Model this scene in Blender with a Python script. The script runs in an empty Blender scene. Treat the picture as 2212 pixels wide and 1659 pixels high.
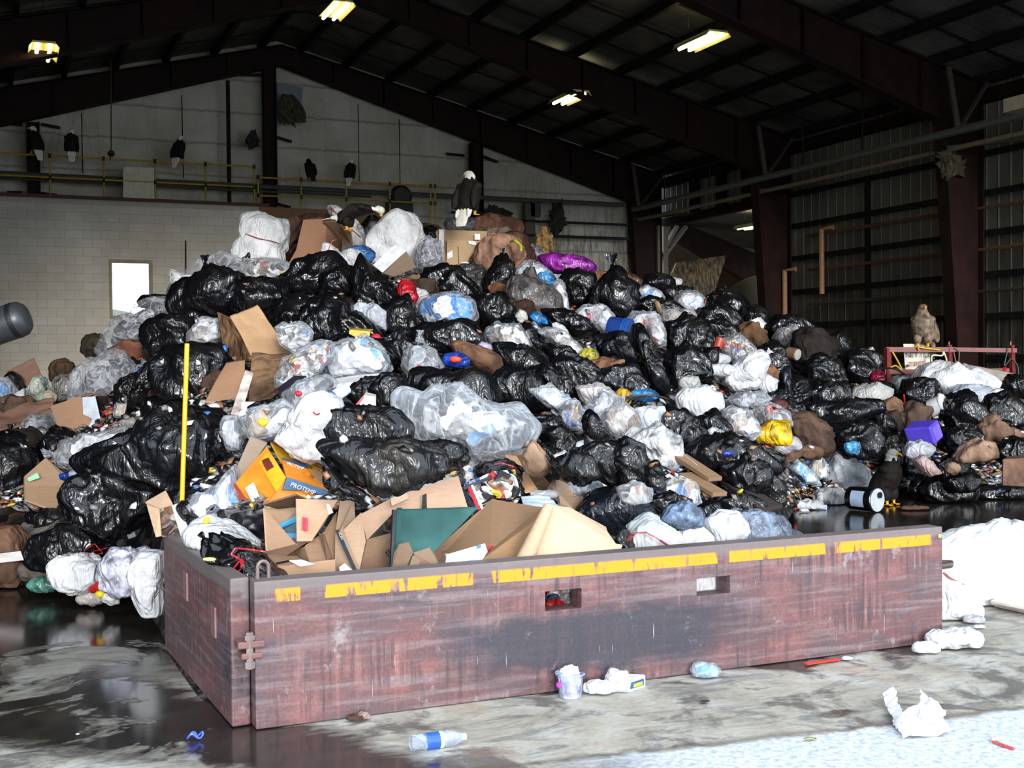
import bpy, bmesh, math, random
import numpy as np
from mathutils import Vector, Matrix
rnd = random.Random(7)
COL = bpy.context.scene.collection
# ------------------------------------------------------------------ camera
FPX, CX, CY, EYE = 2620., 1106., 829.5, 1.7
a1 = np.array([7193-CX, 721-CY, FPX]); a1 /= np.linalg.norm(a1)
a2 = np.array([-20-CX, 790-CY, FPX]); a2 /= np.linalg.norm(a2)
a1 = a1-a2*(a1@a2); a1 /= np.linalg.norm(a1)
a3 = np.cross(a1, a2)
if a3[1] > 0: a3 = -a3
R = np.array([a1, a2, a3]); CAM = np.array([0, 0, EYE])
def ray(u, v): return R@np.array([(u-CX)/FPX, (v-CY)/FPX, 1.])
def P(u, v, d): return CAM+ray(u, v)*d
def onY(u, v, Y): r = ray(u, v); return CAM+r*(Y/r[1])
def onX(u, v, X): r = ray(u, v); return CAM+r*(X/r[0])
def onZ(u, v, Z=0.): r = ray(u, v); return CAM+r*((Z-EYE)/r[2])
def proj(p):
    q = R.T@(np.asarray(p, float)-CAM); return CX+FPX*q[0]/q[2], CY+FPX*q[1]/q[2], q[2]
cd = bpy.data.cameras.new('camera'); cam = bpy.data.objects.new('camera', cd); COL.objects.link(cam)
cd.sensor_width = 36; cd.sensor_fit = 'HORIZONTAL'; cd.lens = FPX*36/2212; cd.clip_end = 500
Mc = Matrix([list(R[i][:3]) for i in range(3)])
flip = Matrix(((1, 0, 0), (0, -1, 0), (0, 0, -1)))
cam.matrix_world = (Mc@flip).to_4x4(); cam.location = CAM
bpy.context.scene.camera = cam
RIGHT = R[:, 0].copy(); DOWN = R[:, 1].copy(); FWD = R[:, 2].copy()
UP = np.array([0, 0, 1.])
# ------------------------------------------------------------------ noise
def _h(ix, iy, iz, s):
    n = (ix*374761393+iy*668265263+iz*2147483647+s*1274126177) & 0xffffffff
    n = ((n ^ (n >> 13))*1274126177) & 0xffffffff
    n = (n ^ (n >> 16)) & 0xffffff
    return n/8388607.5-1.
def vn(p, s=0, hard=False):
    p = np.asarray(p, float); i = np.floor(p).astype(np.int64); f = p-i
    if not hard: f = f*f*(3-2*f)
    r = 0
    for dx in (0, 1):
        for dy in (0, 1):
            for dz in (0, 1):
                w = (f[:, 0] if dx else 1-f[:, 0])*(f[:, 1] if dy else 1-f[:, 1])*(f[:, 2] if dz else 1-f[:, 2])
                r = r+w*_h(i[:, 0]+dx, i[:, 1]+dy, i[:, 2]+dz, s)
    return r
def fbm(p, s=0, o=3):
    r = 0; a = 1.
    for k in range(o): r = r+a*vn(p*(2.03**k), s+k*17); a *= .5
    return r/1.75
def ridge(p, s=0, hard=False): return 1-2*np.abs(vn(p, s, hard))
# ------------------------------------------------------------------ materials
MATS = {}
def lin(c):
    c = [x/255. for x in c]
    return tuple((x/12.92 if x < .04045 else ((x+.055)/1.055)**2.4) for x in c)+(1.,)
class NT:
    def __init__(s, name):
        s.m = bpy.data.materials.new(name); s.m.use_nodes = True; s.t = s.m.node_tree; s.t.nodes.clear()
        s.out = s.n('ShaderNodeOutputMaterial')
    def n(s, typ, **k):
        nd = s.t.nodes.new(typ)
        for a, b in k.items(): setattr(nd, a, b)
        return nd
    def l(s, a, b): s.t.links.new(a, b)
    def inp(s, nd, key, val):
        if val is None: return
        sk = nd.inputs[key]
        if isinstance(val, bpy.types.NodeSocket): s.l(val, sk)
        else: sk.default_value = val
    def coord(s, kind='Object', scale=(1, 1, 1), rot=(0, 0, 0), loc=(0, 0, 0)):
        tc = s.n('ShaderNodeTexCoord'); mp = s.n('ShaderNodeMapping')
        s.l(tc.outputs[kind], mp.inputs[0]); mp.inputs['Scale'].default_value = scale
        mp.inputs['Rotation'].default_value = rot; mp.inputs['Location'].default_value = loc
        return mp.outputs[0]
    def noise(s, vec, scale=5., detail=3., rough=.5, dist=0., col=False):
        nd = s.n('ShaderNodeTexNoise'); s.l(vec, nd.inputs['Vector'])
        nd.inputs['Scale'].default_value = scale; nd.inputs['Detail'].default_value = detail
        nd.inputs['Roughness'].default_value = rough; nd.inputs['Distortion'].default_value = dist
        return nd.outputs[1 if col else 0]
    def voro(s, vec, scale=5., feature='F1', out='Distance', rand=1.):
        nd = s.n('ShaderNodeTexVoronoi', feature=feature); s.l(vec, nd.inputs['Vector'])
        nd.inputs['Scale'].default_value = scale; nd.inputs['Randomness'].default_value = rand
        return nd.outputs[out]
    def ramp(s, fac, stops, interp='LINEAR'):
        nd = s.n('ShaderNodeValToRGB'); e = nd.color_ramp.elements; nd.color_ramp.interpolation = interp
        while len(e) < len(stops): e.new(.5)
        for k, (p, c) in enumerate(stops):
            e[k].position = p; e[k].color = c if isinstance(c, (tuple, list)) else (c, c, c, 1)
        s.l(fac, nd.inputs[0]); return nd.outputs[0]
    def mix(s, fac, a, b, mode='MIX'):
        nd = s.n('ShaderNodeMix', data_type='RGBA', blend_type=mode)
        s.inp(nd, 0, fac); s.inp(nd, 6, a); s.inp(nd, 7, b); return nd.outputs[2]
    def math(s, op, a, b=None, c=None, clamp=False):
        nd = s.n('ShaderNodeMath', operation=op, use_clamp=clamp)
        s.inp(nd, 0, a); s.inp(nd, 1, b)
        if c is not None: s.inp(nd, 2, c)
        return nd.outputs[0]
    def sep(s, vec):
        nd = s.n('ShaderNodeSeparateXYZ'); s.l(vec, nd.inputs[0]); return nd.outputs
    def bump(s, h, strength=.5, dist=.02, normal=None):
        nd = s.n('ShaderNodeBump'); s.l(h, nd.inputs['Height'])
        nd.inputs['Strength'].default_value = strength; nd.inputs['Distance'].default_value = dist
        if normal is not None: s.l(normal, nd.inputs['Normal'])
        return nd.outputs[0]
    def bsdf(s, col=None, rough=.5, metal=0., nrm=None, spec=None, coat=None, sheen=None):
        nd = s.n('ShaderNodeBsdfPrincipled')
        s.inp(nd, 'Base Color', col); s.inp(nd, 'Roughness', rough); s.inp(nd, 'Metallic', metal)
        if nrm is not None: s.l(nrm, nd.inputs['Normal'])
        if spec is not None: s.inp(nd, 'Specular IOR Level', spec)
        if coat is not None: nd.inputs['Coat Weight'].default_value = coat; nd.inputs['Coat Roughness'].default_value = .15
        return nd.outputs[0]
    def done(s, sh): s.l(sh, s.out.inputs[0]); return s.m
def memo(f):
    def g(*a):
        k = (f.__name__,)+a
        if k not in MATS: MATS[k] = f(*a)
        return MATS[k]
    return g
@memo
def m_flat(c, rough=.6, metal=0., var=.12):
    n = NT('paint'); v = n.coord('Object'); f = n.noise(v, 9., 4., .6)
    c2 = tuple(min(1, x*(1-var*2)) for x in lin(c)[:3])+(1,); c3 = tuple(min(1, x*(1+var)) for x in lin(c)[:3])+(1,)
    return n.done(n.bsdf(n.ramp(f, [(.3, c2), (.7, c3)]), rough, metal, n.bump(f, .15, .01)))
@memo
def m_blackbag(k=0):
    n = NT('black_plastic'); v = n.coord('Object', scale=(1, 1, 1), rot=(.3, .5, .2))
    a = n.noise(n.coord('Object', scale=(1, 2.2, .8), rot=(.4, .9, .3)), 3.4, 1., .4, 1.4); rg = n.math('ABSOLUTE', n.math('SUBTRACT', a, .5))
    b = n.noise(n.coord('Object', scale=(2.6, .8, 1), rot=(1.1, .2, .7)), 7., 1., .5, 1.); rb = n.math('ABSOLUTE', n.math('SUBTRACT', b, .5))
    c3 = n.noise(n.coord('Object', scale=(1, 5, 1.2), rot=(.8, .4, 1.1)), 11., 1., .5, 1.2); c3 = n.math('ABSOLUTE', n.math('SUBTRACT', c3, .5)); mk = n.ramp(n.noise(v, 3.1, 1.), [(.4, .03), (.62, .32)])
    hgt = n.math('ADD', n.math('ADD', n.math('MULTIPLY', rg, 1.), n.math('MULTIPLY', rb, .4)), n.math('MULTIPLY', c3, mk))
    d = n.noise(v, 2.2, 4., .65)
    base = [lin((13, 13, 16)), lin((24, 24, 26)), lin((20, 24, 33))][k]
    dirt = [lin((32, 29, 27)), lin((62, 54, 43)), lin((32, 36, 44))][k]
    col = n.ramp(d, [(.5, base), (.8, dirt)])
    rough = n.ramp(d, [(.4, .16), (.75, .38)])
    return n.done(n.bsdf(col, rough, 0., n.bump(hgt, .6, .06), spec=.42))
@memo
def m_bag(c, c2=None, rough=.35, trans=.25):
    n = NT('bag_plastic'); v = n.coord('Object')
    a = n.noise(n.coord('Object', scale=(1, 2.2, .8), rot=(.4, .9, .3)), 4., 1., .45, 1.6); rg = n.math('ABSOLUTE', n.math('SUBTRACT', a, .5))
    a2 = n.noise(n.coord('Object', scale=(2.4, .8, 1), rot=(1.1, .2, .7)), 9., 1., .5, 1.); rg = n.math('ADD', rg, n.math('MULTIPLY', n.math('ABSOLUTE', n.math('SUBTRACT', a2, .5)), .4))
    b = n.noise(v, 2.5 if rough > .3 else 7., 4., .65)
    lo = .86 if rough > .3 else .5
    col = n.ramp(b, [(.42, lin(c)), (.62, lin(c2 or tuple(int(x*lo) for x in c)))])
    nr = n.bump(rg, .75, .06)
    s1 = n.bsdf(col, rough, 0., nr, spec=.45)
    tr = n.n('ShaderNodeBsdfTranslucent'); n.l(col, tr.inputs[0]); n.l(nr, tr.inputs[1])
    mx = n.n('ShaderNodeMixShader'); mx.inputs[0].default_value = trans
    n.l(s1, mx.inputs[1]); n.l(tr.outputs[0], mx.inputs[2])
    return n.done(mx.outputs[0])
@memo
def m_film(c=(225, 228, 235), dens=.35):
    n = NT('clear_film')
    a = n.noise(n.coord('Object', scale=(1, 2, .8), rot=(.4, .9, .3)), 4., 1., .5, 1.6); r1 = n.math('ABSOLUTE', n.math('SUBTRACT', a, .5))
    b = n.noise(n.coord('Object', scale=(2.4, .8, 1), rot=(1.1, .2, .7)), 9., 1.5, .5, 1.2); r2 = n.math('ABSOLUTE', n.math('SUBTRACT', b, .5))
    hgt = n.math('ADD', r1, n.math('MULTIPLY', r2, .5)); nr = n.bump(hgt, .9, .08)
    s1 = n.bsdf(lin(c), .13, 0., nr, spec=.9)
    tp = n.n('ShaderNodeBsdfTransparent'); tp.inputs[0].default_value = (.96, .97, .98, 1)
    fz = n.n('ShaderNodeLayerWeight'); fz.inputs[0].default_value = .35; n.l(nr, fz.inputs[1])
    f = n.math('ADD', n.math('MULTIPLY', fz.outputs[1], .42), n.math('MULTIPLY', n.ramp(r1, [(0., 1.), (.06, 0.)]), .3))
    f = n.math('ADD', f, dens*.25, clamp=True)
    mx = n.n('ShaderNodeMixShader'); n.l(f, mx.inputs[0]); n.l(tp.outputs[0], mx.inputs[1]); n.l(s1, mx.inputs[2])
    return n.done(mx.outputs[0])
PAL = {
 'mix': [(225, 222, 215), (160, 150, 140), (235, 235, 235), (120, 85, 60), (205, 60, 50), (245, 245, 240), (60, 58, 60), (190, 190, 195), (70, 120, 190), (225, 220, 210), (150, 120, 95), (240, 205, 70), (230, 230, 235), (40, 38, 40)],
 'white': [(236, 236, 236), (205, 203, 203), (240, 240, 240), (150, 145, 140), (244, 244, 244), (215, 218, 226), (120, 105, 95), (238, 238, 238), (190, 170, 150), (228, 228, 230), (90, 88, 90), (235, 235, 235), (120, 160, 205), (240, 238, 230)],
 'blue': [(60, 130, 200), (120, 175, 225), (235, 238, 242), (45, 105, 175), (150, 190, 230), (225, 215, 210), (80, 150, 215), (100, 165, 225)],
 'blueW': [(235, 238, 242), (130, 185, 230), (225, 225, 228), (200, 205, 212), (90, 160, 220), (240, 240, 240), (170, 150, 140), (235, 235, 240)],
 'red': [(225, 220, 215), (190, 40, 45), (150, 140, 140), (235, 235, 235), (110, 80, 65), (205, 50, 50), (60, 60, 80), (215, 215, 215)],
 'brown': [(120, 95, 80), (70, 55, 48), (150, 125, 105), (90, 80, 72), (190, 180, 170), (60, 50, 45), (135, 100, 75), (105, 92, 85)],
 'grey': [(120, 120, 124), (75, 75, 78), (160, 160, 165), (95, 92, 92), (190, 190, 195), (60, 60, 62), (135, 132, 130), (105, 105, 110)],
 'dark': [(16, 16, 18), (30, 28, 28), (12, 12, 14), (60, 45, 36), (22, 22, 26), (80, 78, 78), (14, 14, 16), (40, 34, 30), (18, 18, 22), (120, 112, 104), (15, 15, 18), (26, 24, 26)],
 'litter': [(20, 20, 23), (235, 235, 235), (110, 78, 55), (26, 26, 30), (180, 178, 175), (18, 18, 20), (60, 48, 40), (205, 200, 190), (28, 28, 32), (70, 120, 180), (90, 70, 58), (16, 16, 19), (170, 50, 45), (130, 128, 128), (22, 22, 25), (215, 180, 70)],
}
@memo
def m_mix(pal='mix', scale=9., rough=.4):
    n = NT('mixed_rubbish'); v = n.coord('Object', scale=(1, 1, 1.2))
    wob = n.noise(v, 5., 2., .5, 0., True); vv = n.n('ShaderNodeVectorMath', operation='MULTIPLY_ADD')
    n.l(wob, vv.inputs[0]); vv.inputs[1].default_value = (.25, .25, .25); n.l(v, vv.inputs[2])
    vc = n.n('ShaderNodeTexVoronoi'); n.l(vv.outputs[0], vc.inputs['Vector']); vc.inputs['Scale'].default_value = scale
    f = n.sep(vc.outputs['Color'])[0]
    p = PAL[pal]; k = len(p)
    col = n.ramp(f, [(i/k, lin(c)) for i, c in enumerate(p)], 'CONSTANT')
    g = n.noise(v, 30., 3., .6); col = n.mix(.5, col, n.ramp(g, [(.35, .55), (.65, 1.)]), 'MULTIPLY')
    return n.done(n.bsdf(col, rough, 0., n.bump(vc.outputs['Distance'], .9, .05), spec=.5))
@memo
def m_card(c=(190, 145, 105), wet=0, rough=.8):
    n = NT('cardboard'); v = n.coord('Object')
    f = n.noise(v, 1.6, 4., .6, .4); g = n.noise(n.coord('Object', scale=(1, 1, 6)), 14., 2., .5)
    mc = sum(c)/3; a = lin(tuple(.93*(x*.82+mc*.18) for x in c))
    dk = tuple(x*(.80 if not wet else .3) for x in a[:3])+(1,); cr = n.math('ADD', n.voro(n.coord('Object', scale=(1, 2.0, .7), rot=(.5, .3, .9)), 5., 'DISTANCE_TO_EDGE'), n.voro(n.coord('Object', scale=(1.6, .8, 1), rot=(.1, .9, .3)), 9., 'F1'))
    col = n.ramp(f, [(.38 if wet else .5, a), (.62 if wet else .85, dk)])
    col = n.mix(.18, col, n.ramp(g, [(.4, .6), (.6, 1.)]), 'MULTIPLY')
    return n.done(n.bsdf(col, rough, 0., n.bump(cr if wet else g, .6 if wet else .12, .05 if wet else .01), spec=.25))
@memo
def m_emit(c, s):
    n = NT('lamp_glow'); e = n.n('ShaderNodeEmission'); e.inputs[0].default_value = lin(c); e.inputs[1].default_value = s
    return n.done(e.outputs[0])
# ------------------------------------------------------------------ objects
def setp(o, label=None, cat=None, group=None, kind=None):
    if label: o['label'] = label
    if cat: o['category'] = cat
    if group: o['group'] = group
    if kind: o['kind'] = kind
    return o
def link(name, me, mat=None, parent=None, smooth=False):
    o = bpy.data.objects.new(name, me); COL.objects.link(o)
    if mat is not None and not isinstance(mat, (list, tuple)): me.materials.append(mat)
    elif mat is not None:
        for m in mat: me.materials.append(m)
    if smooth and me.__class__.__name__ == 'Mesh':
        me.polygons.foreach_set('use_smooth', [True]*len(me.polygons))
    if parent is not None: o.parent = parent; o.matrix_parent_inverse = parent.matrix_world.inverted()
    return o
def empty(name, loc=(0, 0, 0), **k):
    o = bpy.data.objects.new(name, None); COL.objects.link(o); o.location = Vector([float(x) for x in loc]); o.empty_display_size = .1
    o.matrix_world = Matrix.Translation(o.location)
    return setp(o, **k)
def np_mesh(V, Fc):
    me = bpy.data.meshes.new('m'); V = np.asarray(V, np.float32); Fc = np.asarray(Fc, np.int32)
    k = Fc.shape[1]; me.vertices.add(len(V)); me.vertices.foreach_set('co', V.ravel())
    me.loops.add(Fc.size); me.loops.foreach_set('vertex_index', Fc.ravel())
    me.polygons.add(len(Fc)); me.polygons.foreach_set('loop_start', np.arange(0, Fc.size, k, dtype=np.int32))
    me.update(calc_edges=True); return me
def vf_mesh(V, Fc):
    me = bpy.data.meshes.new('m'); me.from_pydata([tuple(float(c) for c in v) for v in V], [], [tuple(f) for f in Fc]); me.update(); return me
class MB:
    def __init__(s): s.v = []; s.f = []
    def add(s, V, Fc):
        b = len(s.v); s.v += [tuple(float(c) for c in v) for v in V]; s.f += [tuple(i+b for i in f) for f in Fc]; return s
    def box(s, lo, hi):
        x0, y0, z0 = lo; x1, y1, z1 = hi
        return s.add([(x0, y0, z0), (x1, y0, z0), (x1, y1, z0), (x0, y1, z0), (x0, y0, z1), (x1, y0, z1), (x1, y1, z1), (x0, y1, z1)],
                     [(0, 3, 2, 1), (4, 5, 6, 7), (0, 1, 5, 4), (1, 2, 6, 5), (2, 3, 7, 6), (3, 0, 4, 7)])
    def tube(s, pts, r, k=8, caps=True):
        pts = [np.asarray(p, float) for p in pts]; n = len(pts); rr = r if isinstance(r, (list, tuple)) else [r]*n
        b = len(s.v); prev = None
        for i, p in enumerate(pts):
            t = pts[min(i+1, n-1)]-pts[max(i-1, 0)]; t = t/(np.linalg.norm(t)+1e-9)
            if prev is None: prev = np.array([0, 0, 1.]) if abs(t[2]) < .9 else np.array([1., 0, 0])
            x = np.cross(t, prev); x /= np.linalg.norm(x)+1e-9; y = np.cross(x, t); prev = y
            for j in range(k):
                a = 2*math.pi*j/k; s.v.append(tuple(p+rr[i]*(math.cos(a)*x+math.sin(a)*y)))
        for i in range(n-1):
            for j in range(k):
                s.f.append((b+i*k+j, b+i*k+(j+1) % k, b+(i+1)*k+(j+1) % k, b+(i+1)*k+j))
        if caps: s.f.append(tuple(b+j for j in range(k))[::-1]); s.f.append(tuple(b+(n-1)*k+j for j in range(k)))
        return s
    def bar(s, a, b, w, h):
        a = np.asarray(a, float); b = np.asarray(b, float); t = b-a; t /= np.linalg.norm(t)
        up = UP if abs(t[2]) < .95 else np.array([0, 1., 0]); x = np.cross(t, up); x /= np.linalg.norm(x); y = np.cross(x, t)
        V = []
        for q in (a, b):
            for sx, sy in ((-1, -1), (1, -1), (1, 1), (-1, 1)): V.append(q+x*sx*w/2+y*sy*h/2)
        return s.add(V, [(0, 3, 2, 1), (4, 5, 6, 7), (0, 1, 5, 4), (1, 2, 6, 5), (2, 3, 7, 6), (3, 0, 4, 7)])
    def slab(s, pts, th, nrm=None):
        """polygon (3D points) given thickness"""
        pts = [np.asarray(p, float) for p in pts]; n = len(pts)
        if nrm is None:
            c = sum(pts)/n; nrm = sum(np.cross(pts[i]-c, pts[(i+1) % n]-c) for i in range(n)); nrm = nrm/(np.linalg.norm(nrm)+1e-9)
        V = [p+nrm*th/2 for p in pts]+[p-nrm*th/2 for p in pts]
        Fc = [tuple(range(n)), tuple(range(2*n-1, n-1, -1))]+[(i, n+i, n+(i+1) % n, (i+1) % n) for i in range(n)]
        return s.add(V, Fc)
    def lathe(s, prof, o, ax, k=20, cap=True):
        """prof [(r, t)] along axis ax from o"""
        o = np.asarray(o, float); ax = np.asarray(ax, float); ax /= np.linalg.norm(ax)
        u = np.cross(ax, UP if abs(ax[2]) < .9 else np.array([1., 0, 0])); u /= np.linalg.norm(u); w = np.cross(ax, u); b = len(s.v)
        for r, t in prof:
            for j in range(k):
                a = 2*math.pi*j/k; s.v.append(tuple(o+ax*t+r*(math.cos(a)*u+math.sin(a)*w)))
        for i in range(len(prof)-1):
            for j in range(k): s.f.append((b+i*k+j, b+i*k+(j+1) % k, b+(i+1)*k+(j+1) % k, b+(i+1)*k+j))
        if cap: s.f.append(tuple(b+j for j in range(k))[::-1]); s.f.append(tuple(b+(len(prof)-1)*k+j for j in range(k)))
        return s
    def build(s, name, mat=None, parent=None, smooth=False, bev=0., fixn=True):
        me = vf_mesh(s.v, s.f)
        if fixn:
            bm = bmesh.new(); bm.from_mesh(me); bmesh.ops.recalc_face_normals(bm, faces=bm.faces); bm.to_mesh(me); bm.free()
        o = link(name, me, mat, parent, smooth)
        if smooth:
            try: me.set_sharp_from_angle(angle=math.radians(38))
            except Exception: pass
        if bev:
            m = o.modifiers.new('b', 'BEVEL'); m.width = bev; m.segments = 2; m.limit_method = 'ANGLE'
        return o
def struct(o, kind='structure'): o['kind'] = kind; return o
def text(s, name, parent, origin, xdir, nrm, size, mat, ext=.001, xs=1.):
    cu = bpy.data.curves.new(name, 'FONT'); cu.body = s; cu.size = size; cu.extrude = ext; cu.resolution_u = 3
    t = bpy.data.objects.new(name, cu); COL.objects.link(t); bpy.context.view_layer.update()
    me = bpy.data.meshes.new_from_object(t.evaluated_get(bpy.context.evaluated_depsgraph_get())); bpy.data.objects.remove(t); bpy.data.curves.remove(cu)
    me.materials.clear(); me.materials.append(mat)
    o = bpy.data.objects.new(name, me); COL.objects.link(o)
    x = np.asarray(xdir, float); x /= np.linalg.norm(x); z = np.asarray(nrm, float); z = z-x*(z@x); z /= np.linalg.norm(z); y = np.cross(z, x)
    M = Matrix(((x[0]*xs, y[0], z[0], origin[0]), (x[1]*xs, y[1], z[1], origin[1]), (x[2]*xs, y[2], z[2], origin[2]), (0, 0, 0, 1)))
    o.matrix_world = M
    if parent is not None: o.parent = parent; o.matrix_parent_inverse = parent.matrix_world.inverted()
    return o
# ================================================================== THE BUILDING
YB, XR, XL = 30.5, 17.7, -4.4
RX = 6.76
def roof_z(x, off=0.): return 9.85-.245*abs(x-RX)-off
FR_Y = [30.15, 24.1, 18.0, 11.9, 5.8]
# materials of the shell
def mk_roof():
    n = NT('roof_insulation'); v = n.coord('Object'); f = n.noise(v, .9, 5., .6, .5); g = n.noise(n.coord('Object', scale=(.6, 6, .6)), 3., 2.)
    c = n.ramp(f, [(.3, lin((56, 53, 47))), (.7, lin((112, 108, 98)))])
    return n.done(n.bsdf(c, .7, 0., n.bump(g, .4, .05)))
def mk_rust():
    n = NT('red_oxide_steel'); v = n.coord('Object'); f = n.noise(v, 3., 5., .65)
    return n.done(n.bsdf(n.ramp(f, [(.35, lin((24, 15, 14))), (.75, lin((46, 25, 20)))]), .7, .0, spec=.12))
def mk_dark():
    n = NT('dark_steel'); v = n.coord('Object'); f = n.noise(v, 4., 4.)
    return n.done(n.bsdf(n.ramp(f, [(.35, lin((20, 19, 18))), (.75, lin((36, 34, 31)))]), .7, .0, spec=.15))
def mk_block():
    n = NT('painted_block'); v = n.coord('Object'); sx = n.sep(v)
    cb = n.n('ShaderNodeCombineXYZ'); n.l(sx[0], cb.inputs[0]); n.l(sx[2], cb.inputs[1])
    br = n.n('ShaderNodeTexBrick'); n.l(cb.outputs[0], br.inputs['Vector'])
    br.inputs['Scale'].default_value = 1.; br.inputs['Brick Width'].default_value = .4; br.inputs['Row Height'].default_value = .2
    br.inputs['Mortar Size'].default_value = .006; br.inputs['Mortar Smooth'].default_value = .3; br.inputs['Bias'].default_value = 0.
    br.inputs['Color1'].default_value = lin((222, 216, 204)); br.inputs['Color2'].default_value = lin((212, 207, 196)); br.inputs['Mortar'].default_value = lin((186, 181, 170))
    f = n.noise(v, .7, 5., .6); g = n.noise(n.coord('Object', scale=(3, 1, .4)), 2.5, 5., .7)
    c = n.mix(.7, br.outputs[0], n.ramp(f, [(.3, lin((205, 196, 184))), (.7, lin((248, 246, 240)))]), 'MULTIPLY')
    c = n.mix(n.ramp(g, [(.62, 0.), (.85, .45)]), c, lin((90, 80, 66)))
    top = n.ramp(n.math('MULTIPLY', sx[2], .1), [(.535, 0.), (.556, .6)]); c = n.mix(top, c, lin((60, 40, 32)))
    return n.done(n.bsdf(c, .75, 0., n.bump(br.outputs[1], .35, .01)))
def mk_insul():
    n = NT('wall_insulation_sheet'); v = n.coord('Object'); sx = n.sep(v)
    w = n.noise(n.coord('Object', scale=(1, 1, .35)), 2.6, 4., .6, 1.2); r = n.math('ABSOLUTE', n.math('SUBTRACT', w, .5))
    f = n.noise(v, .8, 5., .65)
    c = n.ramp(f, [(.3, lin((160, 148, 128))), (.7, lin((196, 188, 172)))])
    # sagging horizontal seams at the girts
    s1 = n.math('PINGPONG', n.math('ADD', sx[2], n.math('MULTIPLY', w, .12)), .4)
    c = n.mix(n.ramp(s1, [(0., .55), (.05, 0.)]), c, lin((70, 62, 52)))
    # stains and droppings low on the wall and to the right
    st = n.noise(n.coord('Object', scale=(5, 1, .7)), 1.7, 6., .75)
    low = n.ramp(n.math('MULTIPLY', sx[2], .1), [(.50, 1.), (.64, 0.)])
    rt = n.ramp(n.math('MULTIPLY', sx[0], .05), [(.40, .2), (.62, 1.)])
    k = n.math('MULTIPLY', n.math('MULTIPLY', low, rt), n.ramp(st, [(.45, 0.), (.62, .8)]))
    c = n.mix(k, c, lin((44, 36, 26)))
    return n.done(n.bsdf(c, .55, 0., n.bump(r, .8, .12)))
def mk_corr():
    n = NT('metal_siding'); v = n.coord('Object'); sx = n.sep(v)
    rib = n.math('PINGPONG', n.math('MULTIPLY', n.math('ADD', sx[1], sx[0]), 1.), .152)
    f = n.noise(v, .6, 5., .6); st = n.noise(n.coord('Object', scale=(1, 6, .8)), 1.5, 5., .7)
    c = n.ramp(f, [(.3, lin((86, 82, 72))), (.7, lin((124, 118, 104)))])
    c = n.mix(n.ramp(rib, [(.0, .8), (.03, 0.)]), c, lin((170, 164, 146)))
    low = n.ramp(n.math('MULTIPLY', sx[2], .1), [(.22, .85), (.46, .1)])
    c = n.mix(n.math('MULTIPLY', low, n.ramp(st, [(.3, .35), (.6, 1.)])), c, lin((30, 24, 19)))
    return n.done(n.bsdf(c, .5, .2, n.bump(n.ramp(rib, [(0., 1.), (.035, 0.)]), .6, .03)))
M_roof, M_rust, M_dark, M_block, M_ins, M_corr = mk_roof(), mk_rust(), mk_dark(), mk_block(), mk_insul(), mk_corr()
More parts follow.
